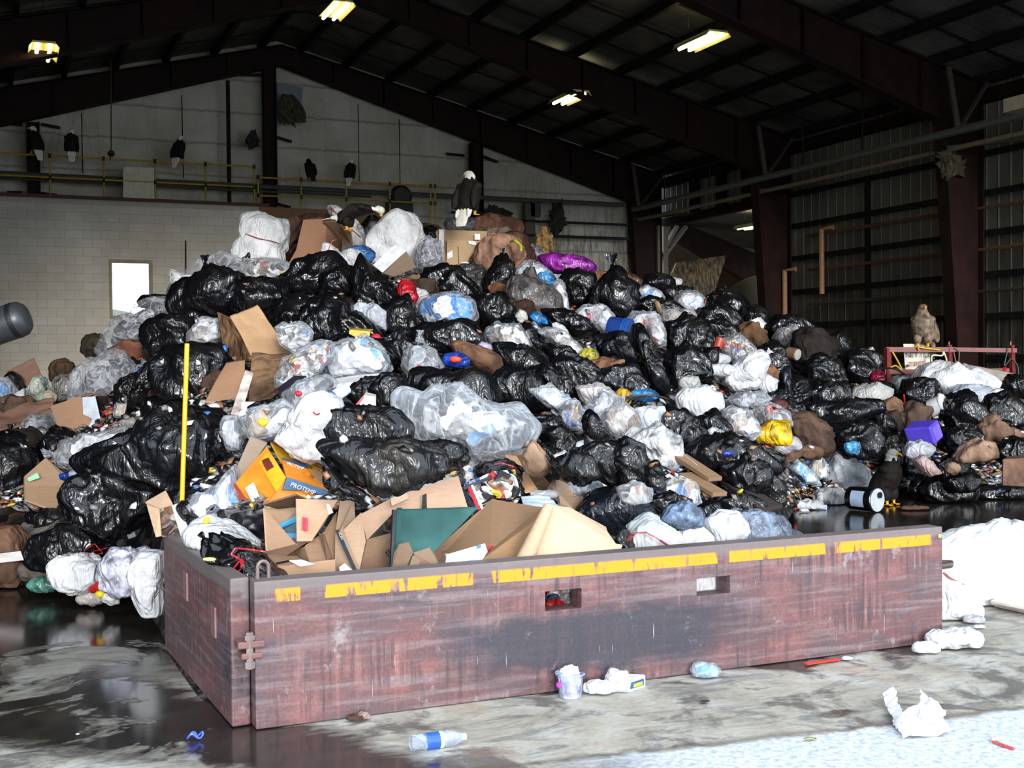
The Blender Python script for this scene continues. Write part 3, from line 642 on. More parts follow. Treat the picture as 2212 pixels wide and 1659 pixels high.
def bag(kind, spec, label, name=None, group=None, neck=None, ear=None, tie=None, **k):
    SEED[0] += 7; sd = k.pop('seed', SEED[0]); big = k.pop('sub', None)
    if isinstance(spec[0], (tuple, list)): area = (max(p[0] for p in spec)-min(p[0] for p in spec))*(max(p[1] for p in spec)-min(p[1] for p in spec))
    else: area = spec[2]*spec[3]
    sub = big or (6 if area > 22000 else 5 if area > 3500 else 4)
    if kind in 'WSKX': k.setdefault('hard', 1)
    if kind in 'KX': sub = 5 if area > 9000 else 4 if area > 1500 else 3
    col = k.pop('col', None); pal = k.pop('pal', 'mix'); vs_ = k.pop('cells', 9.); dens = k.pop('dens', .35)
    mk = None
    if kind in BM: mat = m_blackbag(BM[kind]); nm = 'black_trash_bag'; k.setdefault('wr', 1.25)
    elif kind == 'W': mat = m_bag(col or (238, 238, 240)); nm = 'white_plastic_bag'
    elif kind == 'P': mat = m_bag(col or (200, 200, 205), None, .28, .15); nm = 'plastic_bag'
    elif kind == 'S': mat = m_bag(col or (236, 236, 236), None, .6, .15); nm = 'woven_sack'; k.setdefault('wr', .9)
    elif kind == 'K': mat = m_card(col or (165, 120, 85), 1); nm = 'crumpled_cardboard'; k.setdefault('wr', 1.7)
    elif kind == 'C' or kind == 'F': mat = m_film(col or (225, 228, 235), dens); nm = 'clear_plastic_bag' if kind == 'C' else 'clear_plastic_wrap'
    else: mat = m_flat(col or (120, 120, 120)); nm = 'rubbish_bundle'
    nm = name or nm; cat = {'S': 'sack', 'K': 'cardboard', 'F': 'plastic wrap', 'X': 'rubbish'}.get(kind, 'bag')
    cat = k.pop('cat', cat)
    group = group or GRP.get(nm)
    W_, Fc, c, d, dims, M3 = blob(spec, sd, sub, neck, **k)
    W_ = lift(W_, c)
    o = place(nm, W_, Fc, c, mat, smooth=kind not in 'KX'); setp(o, label, cat, group)
    o.data.materials[0] = mat
    if kind in ('C', 'F'):
        k2 = dict(k); k2['scale'] = .88 if kind == 'C' else .62; k2['wr'] = .9; k2['amp'] = k.get('amp', 1.)*1.1
        W2, F2, c2, *_ = blob(spec, sd+3 if kind == 'F' else sd, max(sub-1, 3), None, **k2); W2 = lift(W2, c2)
        place('contents' if kind == 'C' else 'inner_folds', W2, F2, c2, m_mix(pal, vs_), parent=o)
    bpy.context.view_layer.update()
    if (neck and ear is not False) or ear:
        nk = NECK[neck or 'u']; i = int(np.argmax(W_@(M3.T@np.array(nk, float)*1.)))
        dv = np.array(nk, float)@M3
        tuft(c+W_[i]*.97, dv, (ear if isinstance(ear, float) else .16)*min(dims[0], dims[2]), sd, mat, o)
    if tie:
        tpts, tc = tie; g = MB(); pts = [P(u, v, d-dims[1]*.5*k.get('push', .25)-dims[1]*.52+zz) for u, v, zz in tpts]
        w2 = dims[2]*(.05 if kind == 'S' else .035)+.006
        for a, b in zip(pts[:-1], pts[1:]): g.bar(a, b, w2, .006)
        g.build('drawstring', m_bag(tc), o)
    return o
# ---- flat panels & boxes given by image corners with their own depth
def PP(pts, d0): return [P(u, v, d0+dd) for u, v, dd in pts]
def panelbox(name, label, cat, d0, parts, mat, group=None):
    """parts: list of (part name, [(u,v,dd)...], thickness, mat or None). first is the body"""
    q0 = parts[0][1]; q0 = q0[0] if isinstance(q0[0][0], (tuple, list)) else q0; cs = PP(q0, d0); c = sum(cs)/len(cs); c = np.array([c[0], c[1], min(p[2] for p in cs)])
    e = empty(name, c, label=label, cat=cat, group=group)
    for q in parts:
        pn, pts, th, mt = q[:4]; g = MB()
        if pts and isinstance(pts[0][0], (tuple, list)):
            for sub in pts: g.slab(PP(sub, d0), th)
        else: g.slab(PP(pts, d0), th)
        g.build(pn, mt or mat, e)
    return e
def sheet(name, label, cat, pts, d0, mat, th=.006, bend=.02, n=22, kids=(), seed=0, group=None, ridges=1., parent=None):
    """bent sheet spanning four image corners (u,v,dd) with creases"""
    a, b, c_, d_ = [P(u, v, d0+dd) for u, v, dd in pts]; V = []; S = []
    for i in range(n+1):
        for j in range(n+1):
            s, t = i/n, j/n; V.append((a*(1-s)+b*s)*(1-t)+(d_*(1-s)+c_*s)*t); S.append((s, t, 0))
    V = np.array(V); S = np.array(S); nr = np.cross(b-a, d_-a); nr /= np.linalg.norm(nr); L = np.linalg.norm(b-a)
    V += nr[None]*((fbm(S*2+seed, seed, 2)*bend+ridge(S*3+seed*.7, seed+3)*bend*.5*ridges)*L)[:, None]
    f = [(i*(n+1)+j, (i+1)*(n+1)+j, (i+1)*(n+1)+j+1, i*(n+1)+j+1) for i in range(n) for j in range(n)]
    cc = V.mean(0); me = np_mesh(V-cc, f)
    o = link(name, me, mat, None, smooth=True); o.location = Vector([float(x) for x in cc]); o.matrix_world = Matrix.Translation(o.location)
    m = o.modifiers.new('s', 'SOLIDIFY'); m.thickness = th
    if label: setp(o, label, cat, group)
    if parent: o.parent = parent; o.matrix_parent_inverse = parent.matrix_world.inverted()
    return o
def cyl(name, label, cat, uv0, uv1, rpx, d0, mat, dd=0., parts=(), k=24, group=None, r2=None):
    """cylinder between two image points, radius in px"""
    a = P(uv0[0], uv0[1], d0); b = P(uv1[0], uv1[1], d0+dd); r = rpx*d0/FPX; L = np.linalg.norm(b-a)
    g = MB().lathe([(r*.98, 0), (r, .01), (r2*d0/FPX if r2 else r, L)], a, b-a, k); o = g.build(name, mat, None, smooth=True)
    setp(o, label, cat, group); return o, a, b, r
# ================================================================== THE HEAP: things in it (pixel places lead to points on the heap)
def B(s, l, **k): return bag('B', s, l, **k)
def C(s, l, **k): return bag('C', s, l, **k)
def Wb(s, l, **k): return bag('W', s, l, **k)
RED = (205, 35, 50); CORAL = (235, 95, 75)
# ---- crest
bag('S', [(533,472),(575,470),(612,480),(614,500),(606,560),(590,578),(508,585),(512,545),(530,520),(528,500)], 'white woven sack with a red stripe standing at the left end of the crest', neck=None, amp=.5, dz=-.3,
    tie=([(531,505,0.0),(560,515,-.06),(585,520,-.04),(604,526,0.02)], (205,85,60)))
B((545,560,60,40), 'small black bag behind the white woven sack on the crest', dz=.4)
bag('K', [(600,520),(612,480),(640,468),(655,478),(640,520),(625,560),(596,562),(603,540)], 'dark brown soaked cardboard crumpled over the left side of the crest box', name='soaked_cardboard', col=(95,58,42), dz=-.35)
bag('K', (690,476,90,22), 'thin brown wrapping crumpled on top of the crest box', name='crumpled_paper', col=(110,72,52), dz=.1)
bag('S', [(716,452),(738,455),(765,480),(785,520),(800,545),(780,550),(765,540),(752,505),(735,478),(718,470)], 'narrow white bag with a coral pull strap draped over the crest box', name='white_plastic_bag', cat='bag', dz=-.7, amp=.5,
    tie=([(712,446,0.05),(722,456,0.),(745,475,-.03),(762,497,-.03),(780,512,-.02)], CORAL))
bag('W', [(702,530),(715,532),(730,548),(745,575),(700,578),(690,560)], 'white bag with an upright coral handle below the crest box', dz=-.9, tie=([(703,556,-.02),(710,538,-.03),(717,520,0),(727,518,0.02)], CORAL))
bag('W', (757,560,50,40), 'white bag with red print beside the blue bag on the crest', dz=-.8)
bag('P', (778,550,60,34), 'small blue plastic bag on the crest', col=(70,125,195), dz=-.7)
bag('P', [(790,500),(800,480),(822,480),(818,520),(800,540),(790,525)], 'dark grey bag standing behind the big white sack', col=(112,112,118), dz=.2)
B((806,500,50,60), 'black bag behind the dark grey bag on the crest', dz=.6)
bag('S', [(815,500),(832,478),(860,463),(888,470),(907,490),(908,520),(899,585),(880,580),(820,560),(797,550),(803,525)], 'big white woven sack standing tall on the crest', neck=None, amp=.7, dz=-.4)
bag('C', (925,555,62,80), 'clear grey bag between the big white sack and the flattened boxes', pal='grey', dz=-.2)
B((930,515,36,50), 'small black bag behind the clear grey bag on the crest', dz=.5)
bag('K', (921,498,56,26), 'dark crumpled paper on the crest left of the flattened boxes', name='crumpled_paper', col=(100,70,55), dz=.6)
bag('P', (1000,486,80,34), 'grey translucent bag under the eagle on the crest', col=(120,122,126), dz=.2)
bag('K', (1068,494,110,46), 'reddish brown paper bundle beside the feet of the eagle on the crest', name='crumpled_paper', col=(150,98,72), dz=.3)
bag('K', (1080,508,70,26), 'pale tan torn carton piece above the flattened boxes', name='torn_carton', col=(172,148,124), dz=.0)
bag('K', (1075,555,90,70), 'pinkish kraft paper bundle right of the flattened boxes', name='crumpled_paper', col=(196,140,110), dz=-.1)
bag('K', (1110,545,66,70), 'dark brown soaked box at the right end of the flattened boxes', name='soaked_cardboard', col=(112,70,46), dz=-.25)
bag('P', (1136,553,26,34), 'small purple bag tip beside the brown soaked box', col=(150,40,150), dz=-.4)
bag('P', (1152,550,50,42), 'grey bag between the two purple bags on the crest', col=(130,130,136), dz=-.2)
bag('P', [(1165,560),(1178,552),(1200,550),(1235,553),(1262,560),(1288,575),(1280,588),(1230,590),(1190,586),(1170,572)], 'bright purple plastic bag lying on the right of the crest', col=(165,50,170), neck='l', dz=-.3, dep=1.3)
# ---- upper left slope
C([(370,600),(372,585),(385,588),(400,595),(440,600),(448,612),(420,628),(375,632)], 'white bag poking out left of the upper black bags', name='white_plastic_bag', pal='white', col=(240,240,242), dens=1.2, dz=-.2)
bag('K', (385,628,36,34), 'crumpled brown grocery bag below the upper left white bag', name='crumpled_paper', col=(150,132,120), dz=-.1)
bag('F', [(400,590),(420,570),(450,565),(480,548),(520,560),(600,560),(640,575),(600,590),(500,598),(440,602),(405,600)], 'long crinkled clear wrap lying along the upper left crest', pal='grey', dz=.3)
bag('C', (575,585,110,46), 'clear bag with coloured packets under the woven sack', pal='mix', dz=-.35)
B([(376,660),(395,625),(440,600),(480,592),(515,600),(520,640),(505,680),(450,700),(395,690)], 'glossy black bag bulging at the upper left shoulder of the heap', dz=-.5, neck='u')
B([(505,610),(560,600),(605,610),(612,650),(580,680),(540,690),(505,670)], 'black bag right of the bulging upper left black bag', dz=-.55)
B([(600,605),(640,570),(690,556),(730,560),(750,575),(760,600),(775,625),(740,645),(650,650),(610,640)], 'wide black bag below the crest box', dz=-.7, amp=1.2)
B([(700,600),(740,572),(775,590),(780,620),(760,650),(720,655),(690,640)], 'black bag under the wide black bag below the crest', dz=-.95)
B([(782,547),(800,575),(830,610),(860,650),(870,670),(820,680),(780,660),(764,610),(768,580)], 'black bag pulled up to a sharp peak below the big white sack', dz=-1.0)
# white topped carton on the crest
panelbox('cardboard_box', 'carton with a white top tilted in front of the big white sack', 'box', heap(848,575)-1.2, [
    ('body', [[(822,588,.0),(878,543,.0),(900,578,.0),(850,598,.0)], [(808,574,.0),(822,588,0),(850,598,.35),(838,560,.3)]], .02, m_card((138,112,88))),
    ('white_top', [(806,573,-.05),(853,529,.1),(877,542,.0),(826,589,-.12)], .012, m_flat((235,235,240), .5))], m_card((150,122,96)))
# crest box
d0 = heap(690,530)-.55
panelbox('cardboard_box', 'large open brown cardboard box lying on the crest with a dark inside', 'box', d0, [
    ('body', [[(655,476,0),(705,474,0),(700,572,0),(622,572,0),(640,540,0)], [(705,474,0),(742,484,.5),(735,560,.5),(700,572,0)], [(655,476,0),(690,470,.6),(742,484,.5),(705,474,0)]], .02, m_card((178,122,88), 0)),
    ('flap', [(697,478,-.1),(735,480,-.35),(758,500,-.35),(762,530,-.2),(752,545,-.1),(735,505,-.05)], .02, m_card((170,132,96))),
    ('lower_flap', [(700,572,0),(735,560,.5),(738,575,.2),(715,580,-.1)], .02, m_card((120,84,62)))], None)
# flattened boxes with white tape
d0 = heap(1000,540)-.55
panelbox('cardboard_box', 'flattened tan boxes stacked upright on the crest with white tape', 'box', d0, [
    ('body', [[(946,496,.15),(1052,500,.15),(1050,576,.15),(943,574,.15)], [(943,500,.1),(946,496,.15),(962,497,.3),(960,574,.0)]], .05, m_card((196,156,110))),
    ('front_sheet', [(966,517,0.0),(1051,522,0.0),(1050,576,0.0),(964,574,0.0)], .02, m_card((204,166,120))),
    ('folded_sheet', [(990,531,-.06),(1028,520,-.06),(1040,526,-.06),(1050,574,-.06),(992,574,-.06)], .015, m_card((200,162,116))),
    ('white_tape', [(949,496,.04),(960,496,.04),(958,547,.0),(947,546,.0)], .008, m_flat((232,228,225), .5)),
    ('white_label', [(1025,505,.06),(1037,505,.06),(1037,518,.06),(1025,518,.06)], .008, m_flat((232,228,225), .5)),
    ('white_tape', [(1012,520,-.09),(1029,522,-.09),(1028,530,-.09),(1012,527,-.09)], .008, m_flat((232,228,225), .5)),
    ('white_tape', [(1040,520,-.09),(1051,522,-.09),(1050,540,-.09),(1045,538,-.09)], .008, m_flat((232,228,225), .5)),
    ('white_label', [(966,547,-.03),(977,541,-.03),(978,555,-.03),(966,560,-.03)], .008, m_flat((232,228,225), .5)),
    ('white_tape', [(996,566,-.09),(1044,566,-.09),(1046,572,-.09),(997,571,-.09)], .008, m_flat((232,228,225), .5))], None)
# ---- second rank
B([(905,625),(920,590),(955,577),(985,585),(1020,610),(1045,640),(1030,655),(980,640),(930,640)], 'black bag sloping below the flattened boxes', dz=-.75, neck='dr', ear=False)
bag('P', (1010,602,84,62), 'smoky grey bag above the sloping black bag', col=(78,76,76), dz=-.55)
B([(1050,600),(1065,575),(1090,562),(1108,570),(1110,600),(1095,640),(1065,650),(1048,625)], 'upright black bag with a blue patch left of the blue and white bag', dz=-.7, neck='u')
bag('P', (1066,600,18,14), 'scrap of blue plastic caught in the upright black bag', name='blue_plastic_scrap', col=(70,150,215), dz=-1.25)
C([(1108,590),(1135,568),(1165,570),(1190,590),(1200,612),(1170,622),(1130,605)], 'clear bag with blue packets right of the upright black bag', pal='blueW', dz=-.7)
bag('P', (1180,605,38,34), 'bright blue bag lying on the clear bag with blue packets', col=(90,165,225), dz=-1.1)
bag('P', [(1085,640),(1110,600),(1150,600),(1200,640),(1205,675),(1160,690),(1110,670)], 'big smoky grey translucent bag in the upper middle', col=(112,106,104), neck='u', dz=-.95)
C([(1198,610),(1212,610),(1222,640),(1230,670),(1222,690),(1200,660),(1196,630)], 'slim clear bag with a twisted neck beside the smoky grey bag', pal='white', neck='u', ear=.3, dz=-1.0)
B([(1205,600),(1225,588),(1280,592),(1285,630),(1262,660),(1235,660),(1215,630)], 'black bag behind the twisted neck bag', dz=-.6)
B([(1297,640),(1305,600),(1325,583),(1340,600),(1370,620),(1376,660),(1352,690),(1325,680),(1305,670)], 'tall black bag with a gathered neck pointing up at the right of the crest', dz=-.9, neck='u', ear=.3)
B([(1275,650),(1290,610),(1300,595),(1306,620),(1300,670),(1275,672)], 'thin black bag leaning on the tall gathered black bag', dz=-.8)
bag('P', [(1300,592),(1350,588),(1385,605),(1382,622),(1340,615)], 'brown tinted clear bag behind the tall gathered black bag', col=(105,72,58), dz=-.2)
bag('K', (1300,598,40,20), 'orange brown cardboard scrap behind the tall black bag', name='torn_carton', col=(160,105,72), dz=-.3)
B((1418,612,74,40), 'black bag on the right shoulder of the crest', dz=.1)
Wb((1446,610,56,18), 'flat white bag on the right shoulder of the crest', dz=-.1)
bag('W', (1414,602,14,10), 'tiny white cup on the right shoulder of the crest', name='white_cup', cat='cup', dz=-.2)
C([(1372,625),(1395,617),(1425,630),(1440,645),(1400,652),(1375,645)], 'clear bag with blue and white scraps right of the tall black bag', pal='blueW', dz=-.6)
B([(1420,630),(1450,618),(1495,625),(1500,650),(1450,655)], 'dull black bag above the grey clear bag on the right shoulder', dz=-.3)
C([(1455,655),(1475,632),(1505,632),(1520,650),(1515,670),(1480,675)], 'grey clear bag with white contents on the right shoulder', pal='blueW', dz=-.6)
B([(1378,660),(1400,642),(1440,648),(1475,665),(1470,685),(1420,685)], 'slate black bag right of the tall gathered black bag', dz=-.75)
C((1460,682,86,30), 'flat clear bag with pale contents below the slate black bag', pal='white', dz=-.8)
bag('K', (1423,665,12,34), 'thin wooden stick leaning on the slate black bag', name='wooden_stick', cat='stick', col=(190,160,110), wr=.3, dz=-1.1, rot=20)
B([(1510,665),(1530,640),(1560,625),(1590,632),(1610,655),(1618,680),(1580,690),(1535,690)], 'rounded black bag with a red tie at the far right of the ridge', dz=-.6, tie=([(1521,655,.02),(1524,645,0),(1530,640,0)], (150,25,45)))
B([(1495,690),(1510,668),(1560,660),(1590,675),(1600,700),(1570,712),(1520,708)], 'black bag below the rounded black bag with the red tie', dz=-.9, neck='u')
B((1632,690,52,56), 'black bag right of the rounded black bag on the ridge', dz=-.6)
panelbox('carton', 'small white printed carton on the right ridge', 'box', heap(1630,697)-.9, [('body', [[(1618,694,0),(1635,687,0),(1651,702,0),(1648,712,0)], [(1635,687,0),(1645,686,.2),(1655,700,.2),(1651,702,0)]], .02, m_flat((228,226,228), .5))], None)
B([(1655,710),(1680,685),(1725,683),(1755,700),(1765,725),(1730,740),(1680,735)], 'wide black bag on the right shoulder above the round clear bag', dz=-.3)
C([(1671,730),(1685,712),(1715,708),(1728,725),(1722,745),(1700,752),(1680,748)], 'round clear bag of bottles with a green lid on the right slope', pal='brown', dz=-.8, cells=14.)
# ---- left side behind the left slope
bag('F', [(215,760),(235,720),(260,690),(300,670),(345,650),(378,660),(375,700),(330,730),(280,760),(240,780)], 'big sheet of crinkled clear wrap hanging left of the heap below the window', pal='grey', dz=.2, dens=.15)
B((340,652,86,30), 'black bag edge peeking above the crinkled wrap by the window', dz=.5)
bag('K', (205,752,44,46), 'dark olive crumpled sack at the left edge of the crinkled wrap', col=(70,62,44), dz=.1)
bag('K', [(235,755),(275,738),(318,740),(320,785),(290,790),(250,770)], 'reddish brown cardboard tube left of the dark bags', col=(158,92,66), wr=.7, dz=-.2)
bag('W', (262,757,34,20), 'white label scrap on the reddish cardboard', name='white_scrap', cat='scrap', dz=-.7)
bag('F', [(160,860),(170,800),(200,775),(250,770),(285,790),(298,830),(285,865),(230,875),(190,880)], 'big balled up clear wrap glinting on the left slope', pal='grey', dz=-.3, dens=.3)
# far left heap
sheet('cardboard_sheet', 'brown cardboard sheet standing against the block wall at far left', 'cardboard', [(14,803,0),(74,773,.1),(96,824,.0),(38,850,-.1)], heap(50,860), m_card((132,96,78)), bend=.03, seed=4)
bag('B', [(16,812),(28,802),(40,812),(50,835),(51,860),(38,862),(24,835)], 'curved black piece set in a white tray at far left', name='black_plastic_piece', cat='plastic', wr=.3, dz=-.7)
bag('W', [(14,815),(22,812),(30,840),(42,866),(52,858),(60,835),(56,880),(34,880),(22,850)], 'white tray around the curved black piece at far left', name='white_tray', cat='tray', wr=.4, dz=-.55)
C((-2,860,54,92), 'clear bag with dark blue contents at the left edge of the picture', pal='blue', dz=-.5)
Wb([(62,850),(75,815),(90,812),(102,845),(95,865),(70,866)], 'pale greenish bag leaning on the brown sheet at far left', col=(190,198,186), dz=-.3)
bag('K', (136,805,42,50), 'crumpled dark brown paper on the far left heap', name='crumpled_paper', col=(92,66,42), dz=-.2)
bag('P', (146,838,60,62), 'grey plastic over a dark carton left of the balled wrap', col=(140,134,130), dz=-.3)
bag('W', (163,822,22,36), 'white torn label left of the balled wrap', name='white_scrap', cat='scrap', dz=-.7)
bag('W', (107,858,30,26), 'broken cream bowl on the far left heap', name='broken_bowl', cat='bowl', col=(214,206,180), wr=.3, dz=-.6)
sheet('cardboard_sheet', 'long bowed brown cardboard sheet lying at far left', 'cardboard', [(-40,878,.3),(118,862,.3),(112,905,-.1),(-40,945,-.3)], heap(50,900)-.6, m_card((150,108,86)), bend=.09, seed=6, th=.015)
bag('K', (30,880,90,44), 'torn brown carton scraps above the bowed cardboard', name='torn_carton', col=(120,88,70), dz=-.5)
C([(45,935),(70,905),(110,898),(115,925),(90,950),(60,955)], 'small clear bag under the bowed cardboard', pal='grey', dz=-.4)
bag('P', (30,957,22,20), 'blue twisted bag end at far left', name='blue_plastic_scrap', col=(35,70,200), dz=-.6)
B([(-20,960),(15,955),(50,965),(65,1010),(60,1080),(50,1140),(10,1140),(-20,1130)], 'tall black bag at the left edge of the picture', dz=-.2, neck='u')
bag('K', (60,965,70,60), 'dark brown crushed carton behind the taped box', name='torn_carton', col=(62,50,42), dz=.1)
B([(78,1000),(90,960),(115,935),(150,945),(165,990),(150,1020),(110,1030)], 'black bag in the dark under the taped box', dz=-.1)
bag('B', (170,1015,90,40), 'black bag below the clear tube shaped bag', dz=-.2)
# taped box
d0 = heap(180,915)-.5
panelbox('cardboard_box', 'taped brown box wrapped in black and white tape on the left slope', 'box', d0, [
    ('body', [[(110,879,0),(176,857,0),(228,952,.05),(140,964,0)], [(110,879,0),(176,857,0),(215,848,.35),(165,866,.4)]], .02, m_card((190,140,104))),
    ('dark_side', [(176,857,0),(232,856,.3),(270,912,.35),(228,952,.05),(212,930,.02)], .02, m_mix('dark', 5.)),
    ('white_tape', [[(178,858,-.02),(206,856,-.01),(222,925,.02),(215,945,.02),(190,925,-.02),(200,905,-.02),(180,895,-.02)]], .012, m_flat((205,212,222), .25))], None)
C([(128,1000),(140,975),(170,950),(230,938),(270,925),(290,935),(285,955),(240,965),(215,995),(180,1012),(145,1010)], 'tube shaped clear bag below the taped box', pal='white', neck='l', ear=.25, dz=-.9)
bag('K', (222,975,46,18), 'brown cardboard scrap under the tube shaped clear bag', name='torn_carton', col=(150,95,60), dz=-1.0)
sheet('cardboard_sheet', 'tan cardboard strip above the huge black bag on the left slope', 'cardboard', [(288,897,.2),(400,898,.2),(398,910,-.1),(300,912,-.2)], heap(345,905)-.5, m_card((150,120,92)), bend=.05, seed=9, th=.012)
bag('W', (290,912,60,20), 'crumpled white tissue by the tan cardboard strip', name='white_tissue', cat='tissue', col=(190,182,176), dz=-.4)
bag('P', [(405,895),(415,880),(440,882),(445,903),(408,905)], 'mint green plastic bag behind the yellow pole', col=(125,190,165), dz=-.4)
# black stack left of the kraft bag
B([(320,710),(345,690),(400,695),(425,715),(418,760),(380,790),(330,780)], 'black bag left of the upright kraft paper bag', dz=-.4)
B([(275,900),(295,850),(318,790),(335,770),(350,790),(330,850),(300,905)], 'long black bag hanging down left of the upright kraft paper bag', dz=-.5)
B([(345,790),(380,760),(440,745),(478,760),(485,800),(470,850),(440,870),(380,860),(350,830)], 'glossy black bag directly behind the yellow pole', dz=-.7, neck='r', ear=False)
bag('K', (375,850,90,80), 'dark brown soaked cardboard left of the yellow pole', name='soaked_cardboard', col=(78,54,42), dz=-.3)
C((345,815,40,60), 'torn clear bag between the long black bag and the glossy one', pal='grey', dz=-.5)
B((370,885,130,50), 'black bag above the tan cardboard strip', dz=-.2)
C([(410,720),(440,690),(475,690),(478,730),(440,745),(412,742)], 'clear bag with yellowish paper left of the kraft paper bag', pal='white', dz=-.6)
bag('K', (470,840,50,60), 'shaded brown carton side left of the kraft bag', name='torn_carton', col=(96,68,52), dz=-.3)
# upright kraft bag
dk = heap(545,730)-1.15
kb = empty('kraft_paper_bag', P(545, 800, dk+.2), label='big upright brown kraft paper bag crumpled at the left centre', cat='bag')
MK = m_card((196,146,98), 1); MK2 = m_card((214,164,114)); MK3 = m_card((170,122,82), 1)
sheet('top_panel', None, None, [(496,684,.05),(556,660,.25),(630,764,.05),(548,778,-.18)], dk, MK2, bend=.07, seed=41, th=.012, n=30, parent=kb)
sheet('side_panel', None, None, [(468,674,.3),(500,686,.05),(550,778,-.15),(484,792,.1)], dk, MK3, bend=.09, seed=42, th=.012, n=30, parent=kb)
sheet('lower_panel', None, None, [(484,770,.1),(548,772,-.12),(535,822,-.02),(480,832,.1)], dk, MK, bend=.12, seed=43, th=.012, n=30, parent=kb)
sheet('lower_panel', None, None, [(545,772,-.12),(630,760,.08),(618,800,.12),(560,800,.0)], dk, MK, bend=.08, seed=44, th=.012, n=30, parent=kb)
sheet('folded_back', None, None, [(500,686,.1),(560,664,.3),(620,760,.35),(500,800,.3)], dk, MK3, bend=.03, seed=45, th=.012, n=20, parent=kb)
sheet('cardboard_sheet', 'stained brown cardboard flap below the kraft bag with a white printed strip', 'cardboard', [(490,785,.25),(530,780,.25),(525,880,-.3),(440,872,-.45)], heap(480,850)-.9, m_card((200,145,105)), bend=.05, seed=11, th=.02)
sheet('cardboard_sheet', 'worn brown corrugated flap hanging right below the kraft bag', 'cardboard', [(545,765,.2),(622,768,.25),(600,868,-.35),(535,885,-.4)], heap(570,840)-.95, m_card((166,122,84), 1), bend=.05, seed=12, th=.02)
sheet('paper_strip', 'white paper strip with print lying down the brown flaps', 'paper', [(530,800,0),(548,805,0),(520,900,-.5),(498,895,-.5)], heap(520,850)-1.25, m_flat((225,205,195), .6, 0., .3), bend=.01, seed=2)
panelbox('shipping_label', 'small white shipping label on the brown flaps', 'label', heap(535,868)-1.6, [('body', [(522,868,0),(558,868,0),(554,896,-.05),(520,894,-.05)], .004, m_flat((225,225,230), .5))], None)
# ---- centre upper
bag('P', [(858,625),(870,607),(890,612),(900,640),(895,668),(870,660)], 'red and white crumpled snack bag in the upper centre', name='snack_bag', col=(205,30,45), dz=-1.2)
Wb((904,640,40,26), 'white bag right of the red snack bag', dz=-1.0)
sheet('cardboard_sheet', 'curved brown cardboard arch above the red snack bag', 'cardboard', [(852,605,0),(905,592,.1),(925,615,0),(880,612,-.2)], heap(890,600)-1.0, m_card((150,108,72)), bend=.15, seed=14, th=.02)
bag('K', (915,625,56,40), 'dark torn cardboard beside the red snack bag', name='torn_carton', col=(88,66,46), dz=-.9)
C([(900,665),(908,645),(940,635),(990,636),(1022,655),(1030,680),(1018,698),(960,700),(915,695)], 'big blue clear bag in the upper centre', pal='blue', dz=-1.35, dens=.1)
B((640,700,120,110), 'black bag deep between the kraft bag and the dark pyramid bag', dz=-.3)
C([(600,665),(640,640),(680,645),(690,660),(660,680),(645,695),(625,680)], 'clear bag with pale green contents in the upper left centre', pal='white', dz=-.8)
B([(570,690),(590,655),(620,655),(650,685),(655,705),(600,705)], 'black bag above the newspaper filled round bag', dz=-.9)
B([(650,700),(680,660),(715,640),(755,650),(765,680),(800,700),(830,730),(800,745),(720,745),(670,735)], 'dark pyramid shaped black bag in the upper centre', dz=-1.1, neck=None, amp=.8)
Wb([(762,668),(780,657),(805,660),(835,675),(832,710),(800,700),(770,690)], 'torn translucent white bag on the dark pyramid shaped bag', col=(205,210,222), dz=-1.7)
B([(830,660),(880,645),(910,690),(920,720),(880,745),(840,720)], 'black bag left of the big blue clear bag', dz=-1.1)
B([(880,720),(920,700),(990,698),(1030,705),(1045,740),(1000,765),(930,755),(895,745)], 'black bag below the big blue clear bag', dz=-1.4)
B([(830,740),(860,720),(890,740),(900,775),(865,785),(840,770)], 'black bag above the smoky bag with a red lid', dz=-1.1)
C([(598,710),(615,698),(650,700),(672,720),(668,745),(640,760),(610,745)], 'round bag stuffed with newspapers in the left centre', pal='white', cells=16., dens=.6, dz=-1.4)
B([(675,745),(740,730),(830,735),(860,770),(840,800),(780,760),(700,760)], 'flattened black bag under the dark pyramid shaped bag', dz=-1.0)
panelbox('carton', 'small yellow carton above the clear bag with blue packets', 'box', heap(777,725)-1.5, [('body', [[(755,714,0),(800,718,0),(797,735,0),(752,730,0)], [(755,714,0),(768,710,.2),(805,713,.2),(800,718,0)]], .02, m_flat((214,180,60), .5))], None)
bag('X', (812,729,20,14), 'red ribbon knot beside the yellow carton', name='red_ribbon', cat='ribbon', col=(215,40,55), dz=-1.7)
C([(605,810),(640,765),(690,742),(715,745),(712,775),(670,820),(630,850),(605,860)], 'long clear bag full of mixed litter right of the brown flaps', pal='mix', dz=-1.5, cells=16.)
C([(700,790),(715,755),(745,735),(790,728),(830,760),(845,795),(820,812),(760,815),(715,820)], 'domed clear bag with blue packets in the left centre', pal='blueW', dz=-1.5, neck=None, dens=.15)
sheet('paper_stack', 'fan of white papers below the domed clear bag', 'paper', [(725,822,.1),(830,812,.1),(790,830,-.2),(720,838,-.2)], heap(775,825)-1.5, m_flat((236,236,238), .6), bend=.02, seed=21, th=.03)
C([(868,790),(880,760),(905,740),(935,760),(955,790),(930,800),(890,810)], 'smoky clear bag with a red lid in the centre', pal='grey', dz=-1.5, neck='u')
bag('X', (905,797,16,14), 'red bottle lid under the smoky clear bag', name='bottle_stopper', cat='lid', col=(215,35,50), dz=-2.0)
bag('P', (985,778,60,30), 'bright blue glove bag below the brown kraft sheet', name='blue_plastic_scrap', col=(45,85,205), dz=-1.6)
bag('X', (984,776,26,12), 'orange fingertips of a rubber glove on the blue plastic', name='rubber_glove', cat='glove', col=(225,80,55), dz=-2.0)
